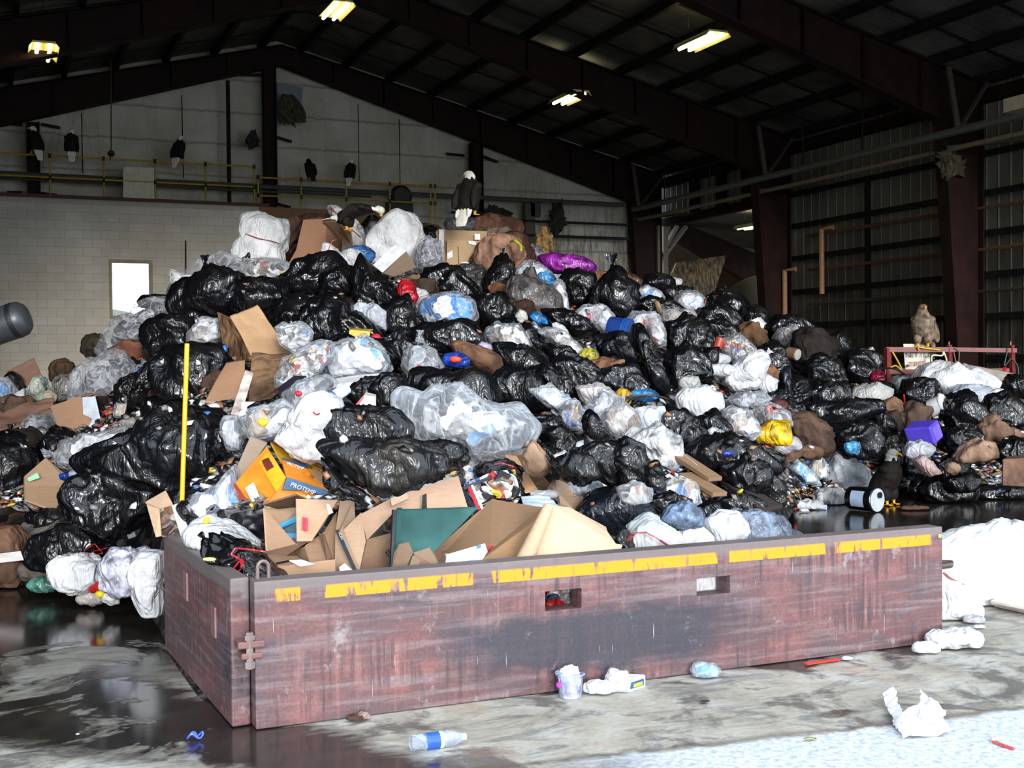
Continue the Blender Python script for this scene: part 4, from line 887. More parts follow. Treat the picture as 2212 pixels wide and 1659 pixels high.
bag('K', [(972,740),(1000,738),(1040,755),(1080,770),(1085,800),(1070,815),(1040,795),(990,770)], 'smooth reddish brown kraft sheet in the centre', name='kraft_paper', cat='paper', col=(165,112,80), wr=.6, amp=.5, dz=-1.5)
bag('W', [(1025,750),(1040,738),(1060,745),(1065,762),(1040,758)], 'white and purple paper cup in the centre', name='paper_cup', cat='cup', col=(215,205,235), wr=.4, dz=-1.5)
bag('X', (1022,750,14,14), 'green scrap beside the white and purple cup', name='green_scrap', cat='scrap', col=(30,95,75), dz=-1.5)
# ---- centre right upper
B([(1020,665),(1040,640),(1080,635),(1110,665),(1115,695),(1060,705)], 'black bag right of the big blue clear bag', dz=-1.15)
bag('K', (1075,626,34,26), 'orange brown carton corner between the upper black bags', name='torn_carton', col=(165,105,70), dz=-1.0)
bag('K', (1130,672,50,34), 'dark brown open carton above the small white cup', name='torn_carton', col=(78,50,34), dz=-1.0)
bag('W', [(1115,685),(1122,668),(1136,675),(1138,690),(1124,700)], 'small torn white cup in the upper centre right', name='white_cup', cat='cup', col=(226,222,212), wr=.6, dz=-1.6)
bag('P', [(1145,685),(1155,673),(1178,685),(1184,700),(1155,700)], 'small vivid blue bag in the upper centre right', col=(40,130,200), dz=-1.5)
C([(1050,715),(1075,702),(1120,705),(1150,745),(1120,760),(1055,745)], 'clear bag of white paper in the centre', pal='white', cells=12., dz=-1.6, dens=.15)
B([(1120,700),(1150,705),(1180,760),(1165,775),(1140,750)], 'thin black bag draped right of the clear bag of white paper', dz=-1.5)
C([(1142,700),(1155,695),(1178,730),(1172,748),(1155,740)], 'narrow clear bag with a green label in the centre right', pal='grey', dz=-1.8)
B([(1165,670),(1220,670),(1270,690),(1300,720),(1260,720),(1190,700)], 'black bag stretched across the upper centre right', dz=-1.2)
C([(1160,720),(1185,710),(1230,725),(1260,755),(1275,785),(1240,775),(1200,745)], 'long white filled clear bag slanting down the centre right', pal='white', dz=-1.6, dens=.3, dep=.8)
Wb((1210,710,40,16), 'white scrap on the stretched black bag', name='white_scrap', cat='scrap', rot=-30, dz=-1.6)
C([(1238,680),(1260,663),(1300,665),(1325,685),(1320,720),(1305,728),(1270,705)], 'clear bag with red and white packets left of the blue bucket', pal='red', dz=-1.3)
C([(1350,700),(1375,678),(1410,678),(1430,700),(1438,740),(1422,750),(1400,730),(1385,705)], 'clear bag with red scraps bulging right of the blue bucket', pal='red', dz=-1.35)
# blue bucket on its side
o, a_, b_, r_ = cyl('blue_bucket', 'dark blue bucket lying on its side with a black bag spilling out', 'bucket', (1318,707), (1362,714), 24, heap(1345,712)-1.75, m_flat((28,62,128), .4), dd=-.12)
for t in (.72, .84, .95): MB().lathe([(r_*1.02, -.01), (r_*1.07, -.008), (r_*1.07, .008), (r_*1.02, .01)], a_+(b_-a_)*t, b_-a_, 24).build('rim_ring', m_flat((38,84,165), .35), o, smooth=True)
B([(1368,705),(1388,700),(1400,730),(1420,780),(1440,830),(1430,850),(1405,840),(1385,780),(1365,730)], 'long black bag streaming out of the blue bucket', dz=-1.75, stretch=(2.,2.,.6))
B([(1440,700),(1480,685),(1520,700),(1528,740),(1510,780),(1460,770),(1440,730)], 'black bag right of the clear bag with red scraps', dz=-1.2)
B([(1440,765),(1480,750),(1520,770),(1530,810),(1490,825),(1440,830)], 'black bag with long pleats in the right centre', dz=-1.5, stretch=(2.,2.,.6))
B([(1290,730),(1340,720),(1375,740),(1380,780),(1340,795),(1300,770)], 'black bag directly below the blue bucket', dz=-1.4)
bag('P', (1272,768,40,30), 'yellow and green snack wrapper in the centre right', name='snack_wrapper', cat='wrapper', col=(220,205,70), dz=-1.6)
bag('K', [(1275,785),(1300,775),(1345,780),(1352,800),(1335,835),(1310,842),(1300,810)], 'brown paper bag with a folded neck in the centre right', name='kraft_paper_bag', cat='bag', col=(160,104,70), wr=.8, dz=-1.8)
B([(1180,745),(1230,750),(1250,775),(1225,790),(1190,775)], 'black bag in the dip below the slanting white bag', dz=-1.4)
B([(1060,745),(1110,745),(1170,770),(1200,800),(1130,810),(1085,780)], 'black bag with flat folds right of the kraft sheet', dz=-1.5)
B([(1195,790),(1225,765),(1270,780),(1300,815),(1295,845),(1240,845),(1205,820)], 'broad black bag left of the folded neck paper bag', dz=-1.8)
B([(1065,820),(1100,800),(1140,805),(1180,850),(1188,885),(1150,885),(1090,860)], 'black bag with straight pleats in the centre', dz=-1.9, stretch=(2.2,1.,.6))
B([(1140,800),(1180,790),(1230,820),(1255,865),(1235,875),(1170,830)], 'folded black bag right of the one with straight pleats', dz=-1.8, stretch=(2.2,1.,.6))
C([(1150,850),(1190,830),(1240,870),(1275,895),(1250,925),(1190,880)], 'clear bag with pale blue contents in the centre right', pal='blueW', dz=-2.0, dens=.5)
Wb([(1245,840),(1290,832),(1330,850),(1320,880),(1270,875)], 'white and pink translucent bag below the broad black bag', col=(222,212,210), dz=-1.9)
C([(1265,880),(1300,850),(1345,860),(1335,885),(1300,910),(1275,920)], 'grey crinkled clear bag below the broad black bag', pal='grey', dz=-2.1)
C([(1290,905),(1310,885),(1350,878),(1382,890),(1388,920),(1360,935),(1320,938)], 'round clear bag of brownish waste in the right centre', pal='brown', dz=-2.2, cells=6.)
B([(1150,905),(1195,900),(1225,925),(1240,955),(1200,965),(1165,940)], 'black bag right of the giant clear wrap', dz=-1.9)
B([(1263,900),(1275,885),(1290,905),(1312,940),(1290,955),(1268,935)], 'small peaked black bag left of the round brownish clear bag', dz=-2.4)
B([(1180,935),(1215,920),(1240,950),(1235,975),(1190,980)], 'black bag with a carton corner beneath it in the centre', dz=-1.9)
# right centre
B([(1300,800),(1370,790),(1400,830),(1395,860),(1340,860),(1300,840)], 'black bag behind the black cable loop', dz=-1.6)
bag('P', (1345,860,34,40), 'yellow and orange torn wrapper by the black cables', name='snack_wrapper', cat='wrapper', col=(235,180,50), dz=-2.1)
bag('P', (1390,855,60,26), 'bright blue torn bag above the black cable loop', col=(65,145,215), dz=-2.1)
g = MB()
for k in range(4):
    cpt = P(1395+k*5, 872+k*3, heap(1395,875)-2.2); pts = [cpt+RIGHT*math.cos(a)*.24*(1-.1*k)-DOWN*math.sin(a)*(.07+.01*k)+FWD*math.sin(a)*.1 for a in np.linspace(0, 2*math.pi, 25)]
    g.tube(pts, .008, 6)
setp(g.build('coiled_cable', m_flat((16,16,18), .35), None, smooth=True), 'loose loop of black cable in the right centre of the heap', 'cable')
Wb([(1358,905),(1380,885),(1432,880),(1438,905),(1425,930),(1385,930)], 'white and blue paper bundle under the black cable loop', col=(222,230,242), name='paper_bundle', cat='paper', dz=-2.1)
Wb([(1463,860),(1485,840),(1520,835),(1555,850),(1562,880),(1530,900),(1500,900),(1470,885)], 'bright round white trash bag in the right centre', dz=-2.0, wr=.7)
Wb((1490,828,46,30), 'crumpled whitish bag tip above the bright round white bag', col=(205,205,200), dz=-1.9)
Wb([(1565,820),(1590,790),(1625,768),(1655,785),(1640,815),(1630,835),(1590,838)], 'dirty white bag with folded neck in the right centre', dz=-1.8, neck='ur')
Wb((1550,778,56,26), 'crumpled white paper right of the pleated black bag', name='crumpled_paper', cat='paper', dz=-1.6)
Wb((1560,800,70,26), 'white polystyrene tray right of the pleated black bag', name='foam_tray', cat='tray', wr=.6, dz=-1.7)
Wb([(1635,835),(1650,810),(1680,820),(1672,850),(1655,860)], 'torn white cup right of the dirty white bag', name='white_cup', cat='cup', wr=.6, dz=-1.8)
bag('K', (1655,808,40,30), 'round brown bread like carton beside the torn white cup', name='torn_carton', col=(170,112,74), dz=-1.8)
C([(1555,735),(1600,722),(1625,755),(1628,780),(1590,785),(1560,765)], 'clear bag of mixed packets above the dirty white bag', pal='mix', dz=-1.4, cells=16.)
cyl('rusty_can', 'rust red can among the mixed packets', 'can', (1549,752), (1556,730), 10, heap(1552,742)-1.75, m_flat((176,70,48), .4))
bag('K', [(1600,710),(1620,698),(1650,715),(1653,735),(1630,745),(1605,735)], 'crumpled brown paper ball on the right slope', name='crumpled_paper', col=(135,92,55), dz=-1.4)
B([(1520,700),(1560,690),(1590,720),(1575,750),(1535,745)], 'black bag left of the crumpled brown paper ball', dz=-1.3)
B([(1520,755),(1550,750),(1545,790),(1530,830),(1510,800)], 'narrow black bag left of the white polystyrene tray', dz=-1.4)
B([(1640,750),(1680,745),(1700,790),(1690,850),(1665,830)], 'black bag right of the dirty white bag', dz=-1.3)
bag('Bb', [(1685,800),(1702,790),(1705,840),(1712,875),(1695,870)], 'dark slate bag hanging down right of the torn white cup', dz=-1.5)
tc_ = cyl('tin_can', 'rusty tin can with a grey lid on the right slope', 'can', (1703,762), (1722,766), 13, heap(1714,766)-1.5, m_flat((120,92,78), .5), dd=-.1)
MB().lathe([(tc_[3]*.9, 0), (tc_[3]*.9, .012)], tc_[2], tc_[2]-tc_[1], 20).build('can_end', m_flat((176,172,166), .5), tc_[0])
bag('K', (1758,755,88,72), 'brown stained black bag on the right slope', name='stained_trash_bag', cat='bag', col=(52,40,34), dz=-1.1)
B([(1785,750),(1790,725),(1815,715),(1835,735),(1835,765),(1805,770)], 'black bag at the upper right shoulder of the slope', dz=-.8)
B([(1822,800),(1830,765),(1860,752),(1890,770),(1898,800),(1875,825),(1845,820)], 'rounded black bag left of the red steel frame', dz=-.9, stretch=(2.,1.,.7))
bag('P', [(1872,755),(1885,748),(1890,762),(1875,765)], 'red and white drink box on top of the rounded black bag', name='drink_carton', cat='carton', col=(215,190,195), wr=.2, dz=-1.5)
B([(1738,790),(1770,770),(1805,780),(1820,820),(1808,850),(1770,845),(1745,830)], 'tall black bag with its neck tied in the right half', dz=-1.5, neck='d', ear=.3)
B([(1738,845),(1770,825),(1820,830),(1835,860),(1800,880),(1755,880)], 'black bag with fan pleats below the tall tied one', dz=-1.7, neck='l', ear=False)
B([(1740,880),(1790,870),(1850,865),(1905,865),(1908,890),(1870,905),(1800,920),(1750,905)], 'long black bag rolled like a bolster on the right', dz=-1.9, dep=.8, stretch=(.6,1.,2.))
B([(1790,930),(1830,915),(1885,920),(1900,955),(1885,985),(1830,985),(1800,960)], 'black bag with a light blue scrap below the bolster shaped bag', dz=-2.0)
bag('P', (1842,968,32,26), 'light blue glove scrap on the black bag', name='blue_glove', cat='glove', col=(95,180,235), dz=-2.7)
B((1720,850,60,70), 'dark bag in the gap left of the fan pleated bag', dz=-1.3)
bag('Bb', [(1712,880),(1735,872),(1745,925),(1720,920)], 'grey black upright film piece in the right half', name='plastic_film', cat='plastic wrap', dz=-2.1, dep=.5)
B([(1895,915),(1950,905),(1960,960),(1940,1000),(1890,990)], 'black bag in the shade behind the ground eagle', fl=True)
# right end
bag('K', (1925,885,46,46), 'brown carton corner below the black bag with the red tie', name='torn_carton', col=(150,108,74), wr=.6, dz=-1.6)
bag('K', [(1945,895),(1975,875),(2010,890),(1990,920),(1955,935)], 'crumpled grey brown paper right of the bolster shaped bag', name='crumpled_paper', col=(118,90,72), dz=-1.5)
Wb([(1838,855),(1850,838),(1895,830),(1925,845),(1915,865),(1845,868)], 'soiled white bag right of the fan pleated black bag', col=(210,208,204), dz=-1.3)
B((1900,840,70,30), 'thin black bag in the shade above the soiled white bag', dz=-.9)
B([(1945,850),(1960,825),(2010,822),(2024,850),(2008,880),(1970,885)], 'square black bag with a red tie in front of the red frame', dz=-1.2, neck='fl', ear=False, tie=([(1953,852,-.05),(1954,866,-.1),(1955,880,-.08)], RED))
bag('P', (1895,815,30,26), 'dark red net bag by the red frame', name='net_bag', cat='bag', col=(130,25,55), dz=-1.0)
C([(1915,835),(1935,815),(1975,812),(1970,835),(1945,850)], 'grey clear bag beneath the red frame', pal='grey', dz=-.8)
Wb([(1976,822),(1995,795),(2040,790),(2085,800),(2130,815),(2152,830),(2110,850),(2050,870),(2020,850)], 'large heap topping white plastic sheet bag at the far right', dz=-1.1, amp=1.2)
Wb((2100,858,90,50), 'crumpled hazy white bag below the large white sheet', col=(205,212,225), dz=-1.2)
sheet('foam_board', 'cream foam board lying behind the large white plastic sheet', 'board', [(2085,790,.6),(2200,812,.6),(2180,835,.0),(2120,832,.0)], heap(2130,845)-.5, m_flat((196,186,170), .7), bend=.01, seed=3, th=.03)
bag('X', (2070,796,60,16), 'orange red cloth strip behind the large white plastic sheet', name='red_cloth', cat='cloth', col=(215,85,70), dz=-.7)
B([(2040,885),(2060,855),(2095,850),(2115,880),(2125,915),(2090,930),(2050,925)], 'glossy black bag right of the white bucket', dz=-1.5)
B([(2118,890),(2135,855),(2170,850),(2205,880),(2205,915),(2160,925),(2125,915)], 'glossy black bag with reddish stains at far right', dz=-1.5)
B((2196,833,60,44), 'small black bag at the right edge of the picture', dz=-.9)
Wb((2160,855,46,26), 'thin white scrap between the far right black bags', name='white_scrap', cat='scrap', dz=-1.3)
bag('K', (2195,895,40,60), 'brown carton scrap at the right edge of the picture', name='torn_carton', col=(130,88,58), dz=-1.3)
B([(2035,930),(2090,925),(2125,940),(2110,965),(2060,980),(2035,965)], 'black bag below the glossy one near the purple bin', dz=-1.6)
bag('K', [(2058,990),(2080,965),(2115,950),(2140,960),(2150,985),(2110,1000),(2070,998)], 'tan carton lying at the right between black bags', name='torn_carton', col=(206,156,122), wr=.6, dz=-1.9)
bag('K', [(2118,925),(2145,900),(2160,915),(2175,940),(2150,965),(2125,955)], 'torn tan carton flaps at the far right', name='torn_carton', col=(160,118,92), dz=-1.8)
bag('K', (2175,940,60,26), 'tan cardboard strip with a red spot at the far right', name='torn_carton', col=(190,140,108), dz=-1.7)
B([(2150,975),(2180,950),(2230,950),(2230,1000),(2170,1005)], 'blackish blue bag at the right edge below the tan carton', dz=-1.8)
bag('Bb', [(2085,1010),(2110,990),(2165,1000),(2170,1045),(2110,1050),(2090,1035)], 'wrinkled blue black bag near the right edge', fl=True)
panelbox('cardboard_box', 'stained brown box cut off by the right edge of the picture', 'box', heap(2190,1020)-2., [('body', [[(2166,996,0),(2240,990,0),(2240,1052,0),(2165,1048,0)], [(2166,996,0),(2240,990,0),(2240,985,.4),(2180,988,.4)]], .03, m_card((140,98,76), 1))], None)
B([(1975,1060),(1990,1035),(2030,1020),(2090,1030),(2115,1060),(2100,1082),(2040,1085),(1995,1080)], 'wide flat black bag on the wet floor at the right', fl=True, neck='l', ear=False)
B([(1940,1020),(1950,985),(1985,980),(2010,1010),(2000,1050),(1960,1070)], 'black bag right behind the ground eagle', fl=True)
B([(2100,1060),(2160,1050),(2230,1050),(2230,1078),(2110,1080)], 'low black bag along the floor at the right edge', fl=True)
Wb([(1955,980),(1965,957),(1990,955),(2015,970),(2000,985),(1970,990)], 'crumpled grey white bag right of the ground eagle', col=(200,202,210), dz=-1.9)
Wb([(1972,995),(1990,985),(2010,1000),(2030,1020),(2000,1025)], 'torn printed packet with a red patch right of the ground eagle', name='torn_packet', cat='packet', col=(200,170,165), dz=-1.9)
bag('K', (2058,1012,26,22), 'small round tan carton scrap at the right', name='torn_carton', col=(190,145,115), dz=-1.8)
# lower right slope
C([(1555,900),(1580,880),(1620,890),(1640,930),(1620,945),(1580,935)], 'clear bag with white film left of the yellow jug', pal='white', dz=-2.1)
C([(1620,880),(1660,870),(1705,890),(1712,925),(1690,915),(1650,905),(1630,920)], 'clear bag of mixed bright packets above the yellow jug', pal='mix', dz=-2.0, cells=12.)
C([(1560,865),(1600,850),(1650,845),(1665,862),(1640,880),(1580,880)], 'dull grey clear bag above the mixed bright packets', pal='grey', dz=-2.0)
bag('P', [(1622,930),(1640,928),(1650,920),(1662,908),(1685,908),(1703,912),(1707,950),(1700,962),(1665,960),(1630,955)], 'bright yellow plastic jug bag on the right slope', name='yellow_plastic_bag', col=(238,190,25), dz=-2.4, wr=.5, amp=.5)
bag('X', (1680,880,40,36), 'dark maroon rag with a bright red strip on the right slope', name='maroon_rag', cat='rag', col=(70,25,25), dz=-1.8)
bag('K', [(1712,905),(1740,900),(1775,925),(1790,960),(1770,985),(1735,970),(1715,935)], 'stained brown paper sack right of the yellow plastic bag', col=(112,80,60), name='kraft_paper_bag', cat='bag', dz=-2.2)
bag('K', [(1685,1000),(1700,975),(1740,965),(1772,975),(1760,990),(1720,985),(1700,1008)], 'torn brown carton below the yellow plastic bag', name='torn_carton', col=(140,100,72), dz=-2.3)
Wb((1700,962,60,30), 'crumpled white packet below the yellow plastic bag', name='torn_packet', cat='packet', col=(212,205,210), dz=-2.2)
C([(1700,1010),(1720,995),(1755,1020),(1770,1045),(1735,1040)], 'clear packet with blue print under the torn brown carton', pal='blueW', dz=-2.4)
C([(1772,1040),(1778,1005),(1795,975),(1840,985),(1872,1010),(1878,1050),(1850,1075),(1800,1075)], 'large clear bag with white and blue contents on the floor left of the ground eagle', pal='blueW', fl=True, cells=6., neck=None)
B([(1432,900),(1450,885),(1490,895),(1520,930),(1530,955),(1490,965),(1445,960),(1435,930)], 'glossy black bag below the bright round white bag', dz=-2.3, stretch=(2.2,1.,.7))
B([(1505,905),(1545,890),(1575,925),(1570,945),(1530,950)], 'black bag left of the clear bag with white film', dz=-2.2)
C((1545,945,50,34), 'small clear bag right of the glossy black bag', pal='white', dz=-2.5)
B([(1475,975),(1520,945),(1600,945),(1640,975),(1690,1000),(1680,1020),(1600,1010),(1500,1020)], 'wide black bag across the lower right slope', dz=-2.6, amp=1.2)
bag('P', (1573,980,26,12), 'small blue rag on the wide black bag', name='blue_rag', cat='rag', col=(60,75,190), dz=-3.3)
B([(1560,1010),(1600,990),(1650,1010),(1660,1050),(1620,1065),(1580,1050)], 'black bag in the middle of the lower right slope', dz=-2.7, neck='u')
B([(1635,1010),(1690,1005),(1740,1040),(1752,1065),(1730,1085),(1680,1080),(1640,1050)], 'black bag at the foot of the right slope', fl=True)
bag('P', [(1350,950),(1370,930),(1420,925),(1460,945),(1470,980),(1460,1010),(1420,1005),(1380,975)], 'whitish translucent bag in the lower right centre', col=(205,205,202), name='translucent_bag', dz=-2.7)
B([(1330,960),(1355,945),(1385,960),(1395,1010),(1388,1050),(1350,1050),(1330,1010)], 'black bag gathered to a knot in the lower centre right', dz=-2.8, neck='dr', ear=.12)
B([(1250,975),(1290,955),(1345,965),(1350,1010),(1320,1040),(1270,1020)], 'black bag left of the one gathered to a knot', dz=-2.7, neck='dr', ear=False)
B([(1195,1000),(1230,975),(1280,990),(1300,1030),(1260,1045),(1215,1030)], 'black bag above the torn tan boxes', dz=-2.7)
B([(1395,1010),(1420,1005),(1435,1040),(1430,1060),(1400,1050)], 'small pleated black bag right of the knotted bag', dz=-2.9, neck='u', ear=False)
C([(1335,1055),(1370,1040),(1405,1055),(1405,1080),(1370,1088),(1345,1080)], 'small clear bag with orange peel in the lower centre', pal='brown', dz=-3.1, cells=12.)
C([(1430,1050),(1470,1030),(1510,1055),(1518,1085),(1480,1095),(1440,1080)], 'clear bag of food waste in the lower right centre', pal='mix', dz=-2.9, cells=12.)
B([(1405,1080),(1450,1065),(1490,1080),(1480,1110),(1430,1110)], 'black bag behind the white woven sacks', dz=-2.9)
bag('P', [(1430,1120),(1445,1100),(1485,1085),(1512,1100),(1515,1130),(1470,1140)], 'blue grey translucent bag behind the white woven sacks', col=(122,142,170), dz=-3.0)
g = MB()
for k, (p0, p1) in enumerate((((1468,985,0),(1545,1035,-.3)), ((1480,1025,-.2),(1555,1068,-.5)))): g.bar(P(p0[0],p0[1],heap(1500,1020)-2.9+p0[2]), P(p1[0],p1[1],heap(1500,1020)-2.9+p1[2]), .11, .025)
setp(g.build('wooden_plank', m_card((150,112,78))), 'pair of brown splintered boards pointing down the lower right slope', 'wood')
panelbox('foam_strip', 'white foam strip lying beside the splintered boards', 'foam', heap(1485,990)-3.1, [('body', [(1462,980,0),(1470,978,0),(1508,1008,-.2),(1502,1014,-.2)], .03, m_flat((232,234,240), .5))], None)
sheet('carpet_piece', 'dark brown carpet strip lying on the wet floor behind the barrier', 'carpet', [(1538,1028,.1),(1570,1028,.2),(1690,1100,-.4),(1640,1110,-.7)], heap(1610,1070)-2.2, m_flat((46,34,27), .9), bend=.05, seed=31, th=.03)
bag('B', [(1545,1075),(1600,1062),(1650,1085),(1665,1105),(1600,1105),(1550,1095)], 'low black bag under the dark carpet strip', dz=-2.3)
# ---- big centre pieces
B([(883,830),(890,808),(930,800),(985,805),(1025,800),(1060,810),(1080,850),(1085,885),(1040,880),(980,860),(930,870),(895,885)], 'large dull black bag above the giant clear wrap', dz=-2.1, wr=.8)
bag('F', [(858,865),(880,845),(905,880),(940,850),(985,842),(1030,860),(1075,885),(1110,875),(1135,900),(1155,925),(1130,960),(1085,965),(1040,985),(985,965),(930,950),(890,950),(865,925)], 'giant billow of shiny clear plastic wrap in the centre of the heap', pal='white', dz=-2.5, dens=.4, sub=6, amp=1.3)
B([(750,850),(790,820),(820,815),(830,850),(820,875),(780,880)], 'black bag left of the large dull black bag', dz=-2.1)
B([(805,840),(830,808),(865,815),(880,840),(870,880),(850,895),(815,870)], 'glossy black bag right of the white box with a red edge', dz=-2.2)
C([(620,850),(660,822),(710,812),(725,830),(700,860),(650,885),(630,880)], 'smoky clear bag with a red cap in the left centre', pal='grey', dz=-2.1)
bag('X', (645,850,14,10), 'red bottle cap in the smoky clear bag', name='bottle_stopper', cat='lid', col=(220,45,60), dz=-2.7)
g = MB(); g.bar(P(594,860,heap(620,850)-2.2), P(650,818,heap(620,850)-1.9), .12, .05); setp(g.build('ring_binder', m_flat((48,46,60), .4)), 'dark ring binder beside the long clear bag of litter', 'binder')
# cleaning bottle
o, a_, b_, r_ = cyl('detergent_bottle', 'pale detergent bottle with a blue striped label', 'bottle', (706,868), (750,838), 13, heap(730,855)-2.6, m_flat((200,215,225), .35), dd=.1)
MB().lathe([(r_*1.03, 0), (r_*1.03, .12)], a_+(b_-a_)*.25, b_-a_, 20, False).build('label', m_flat((225,232,245), .5), o, smooth=True)
MB().lathe([(r_*1.05, 0), (r_*1.05, .015)], a_+(b_-a_)*.3, b_-a_, 20, False).build('label_stripe', m_flat((60,90,190), .5), o, smooth=True)
panelbox('carton', 'white box with a red edge in the centre', 'box', heap(797,870)-2.7, [('body', [[(770,872,0),(785,857,0),(812,860,0),(812,885,0),(790,885,0)], [(785,857,0),(790,850,.15),(812,855,.15),(812,860,0)]], .02, m_flat((225,215,205), .5)), ('red_edge', [(764,880,-.02),(784,855,-.02),(787,858,-.02),(769,882,-.02)], .01, m_flat((225,80,80), .5))], None)
Wb([(645,890),(665,865),(695,858),(722,875),(728,900),(712,950),(700,985),(640,980),(590,950),(620,920)], 'big bright white trash bag behind the orange carton', dz=-2.6, wr=.8, tie=([(676,890,-.05),(684,896,-.05),(690,893,-.04)], RED))
bag('C', [(520,900),(560,880),(610,872),(632,885),(625,920),(590,945),(550,950)], 'clear bag of white packets with a yellow tab behind the orange carton', pal='white', dz=-2.4)
bag('X', (567,912,18,16), 'yellow tab on the clear bag of white packets', name='yellow_tab', cat='label', col=(240,200,40), dz=-3.1)
C([(478,915),(485,900),(515,900),(525,940),(520,970),(495,972),(482,940)], 'small clear silvery bag right of the huge black bag', pal='grey', dz=-2.1)
bag('F', [(510,920),(530,895),(560,905),(560,935),(530,945)], 'crumpled clear wrap above the weathered board', pal='brown', dz=-2.2)
B([(683,920),(700,885),(740,878),(790,885),(850,890),(885,920),(888,950),(840,965),(760,960),(700,955)], 'broad black bag in the centre above the muddy one', dz=-2.8)
bag('Bd', [(690,970),(715,960),(800,955),(870,955),(920,980),(940,1005),(905,1040),(840,1065),(790,1050),(740,1010)], 'muddy black bag resting behind the orange carton', dz=-3.1, neck='r')
bag('B', (950,985,120,60), 'black bag in the shade under the giant clear wrap', dz=-2.8)
# left big bags
B([(190,985),(230,965),(300,940),(320,910),(350,900),(400,905),(450,905),(485,930),(498,970),(495,1020),(470,1060),(420,1075),(360,1060),(300,1050),(230,1025),(200,1005)], 'huge glossy black bag dominating the left foreground slope', dz=-1.6, sub=6, neck=None, amp=1.1)
B([(150,1065),(180,1030),(215,1010),(260,1020),(330,1050),(370,1050),(360,1080),(310,1110),(260,1145),(220,1140),(180,1110)], 'crinkled black bag hanging below the huge glossy one', dz=-1.8, sub=6, stretch=(2.,1.,.8))
B((420,1085,110,60), 'black bag in the dark below the huge glossy one', dz=-1.2)
bag('W', [(152,1020),(175,1008),(195,1010),(185,1040),(160,1042)], 'white carton corner with a blue end above the open box', name='white_carton', cat='carton', col=(185,195,215), wr=.3, dz=-1.5)
bag('P', (143,1030,28,16), 'blue plastic scrap above the open box on the left', name='blue_plastic_scrap', col=(30,80,185), dz=-1.6)
d0 = heap(120,1060)-.9
panelbox('cardboard_box', 'open brown box with a green sticker tipped over at the left', 'box', d0, [
    ('body', [[(52,1050,-.1),(152,1052,.25),(225,1147,.2),(160,1120,-.1),(54,1080,-.25)], [(52,1030,0),(98,990,.3),(152,1052,.25),(52,1050,-.1)]], .02, m_card((196,152,114))),
    ('flap', [(98,990,.3),(165,1045,.3),(152,1060,.2),(100,1040,.15)], .012, m_card((150,112,82))),
    ('green_sticker', [(59,1033,-.06),(80,1021,-.02),(86,1032,-.02),(62,1041,-.06)], .006, m_flat((120,190,150), .5))], None)
# lower left on the floor
bag('B', [(60,1195),(80,1160),(130,1140),(190,1138),(225,1160),(230,1190),(190,1215),(120,1232),(75,1225)], 'black bag with a red drawstring on the wet floor at the left', dz=-.5, neck='r', tie=([(185,1188,-.02),(205,1175,-.05),(222,1195,-.03),(190,1200,-.03),(205,1190,-.06),(232,1183,.0)], RED))
B([(60,1110),(110,1100),(160,1120),(190,1135),(120,1145),(70,1150)], 'black bag in the shade under the open brown box', dz=-.2)
bag('K', [(-20,1150),(30,1138),(50,1160),(58,1230),(45,1262),(-20,1262)], 'brown paper bale with a white band at the lower left edge', name='paper_bale', cat='paper', col=(142,98,72), wr=.7, dz=-.3)
sheet('paper_band', 'white paper band around the brown paper bale', 'paper', [(-20,1198,0),(45,1190,.0),(52,1210,0),(-20,1218,0)], heap(20,1205)-.85, m_flat((196,188,186), .6), bend=.01)
bag('K', (75,1235,60,40), 'grey cardboard scraps behind the mint green bag', name='torn_carton', col=(120,105,98), dz=-.3)
bag('P', [(58,1262),(75,1250),(115,1248),(128,1262),(110,1278),(70,1275)], 'mint green plastic bag on the wet floor at lower left', col=(95,155,135), dz=-.3)
Wb([(118,1225),(125,1215),(140,1205),(190,1200),(215,1215),(212,1255),(180,1272),(140,1270),(125,1245)], 'round white bag with a pointed ear on the wet floor at lower left', dz=-.7)
bag('P', [(215,1210),(250,1188),(300,1190),(330,1220),(320,1260),(290,1280),(255,1285),(225,1245)], 'sheer whitish bag between the two white bags at lower left', col=(208,208,222), name='translucent_bag', dz=-.75)
Wb([(292,1210),(310,1190),(345,1195),(345,1330),(315,1330),(298,1300),(290,1260)], 'tall bright white bag against the left barrier panel', dz=-.75)
cyl('small_tin', 'small red and yellow tin on the floor at lower left', 'can', (200,1272), (214,1265), 10, heap(208,1268)-.7, m_flat((190,40,34), .35), dd=-.05)
bag('X', (216,1283,18,12), 'yellow scrap beside the small red tin', name='yellow_scrap', cat='scrap', col=(215,190,30), dz=-.6)
Wb((196,1293,56,26), 'soggy white tissue on the floor at lower left', name='white_tissue', cat='tissue', col=(190,180,172), dz=-.25)
Wb((242,1285,34,40), 'white paper lump on the floor right of the red tin', name='crumpled_paper', cat='paper', dz=-.4)
bag('X', (220,1240,30,20), 'dark scrap behind the small red tin', name='black_plastic_scrap', cat='scrap', col=(20,20,22), dz=-.5)
# teal case
panelbox('tool_case', 'dark teal plastic case tipped beside the crinkled black bag', 'case', heap(310,1130)-.7, [
    ('body', [[(262,1142,0),(300,1105,.1),(335,1100,.1),(342,1150,0),(300,1165,0)], [(262,1142,0),(300,1165,0),(296,1182,.1),(266,1160,.1)]], .03, m_flat((30,44,52), .4)),
    ('latch', [(275,1155,-.04),(292,1148,-.04),(294,1158,-.04),(279,1164,-.04)], .02, m_flat((160,160,165), .4))], None)

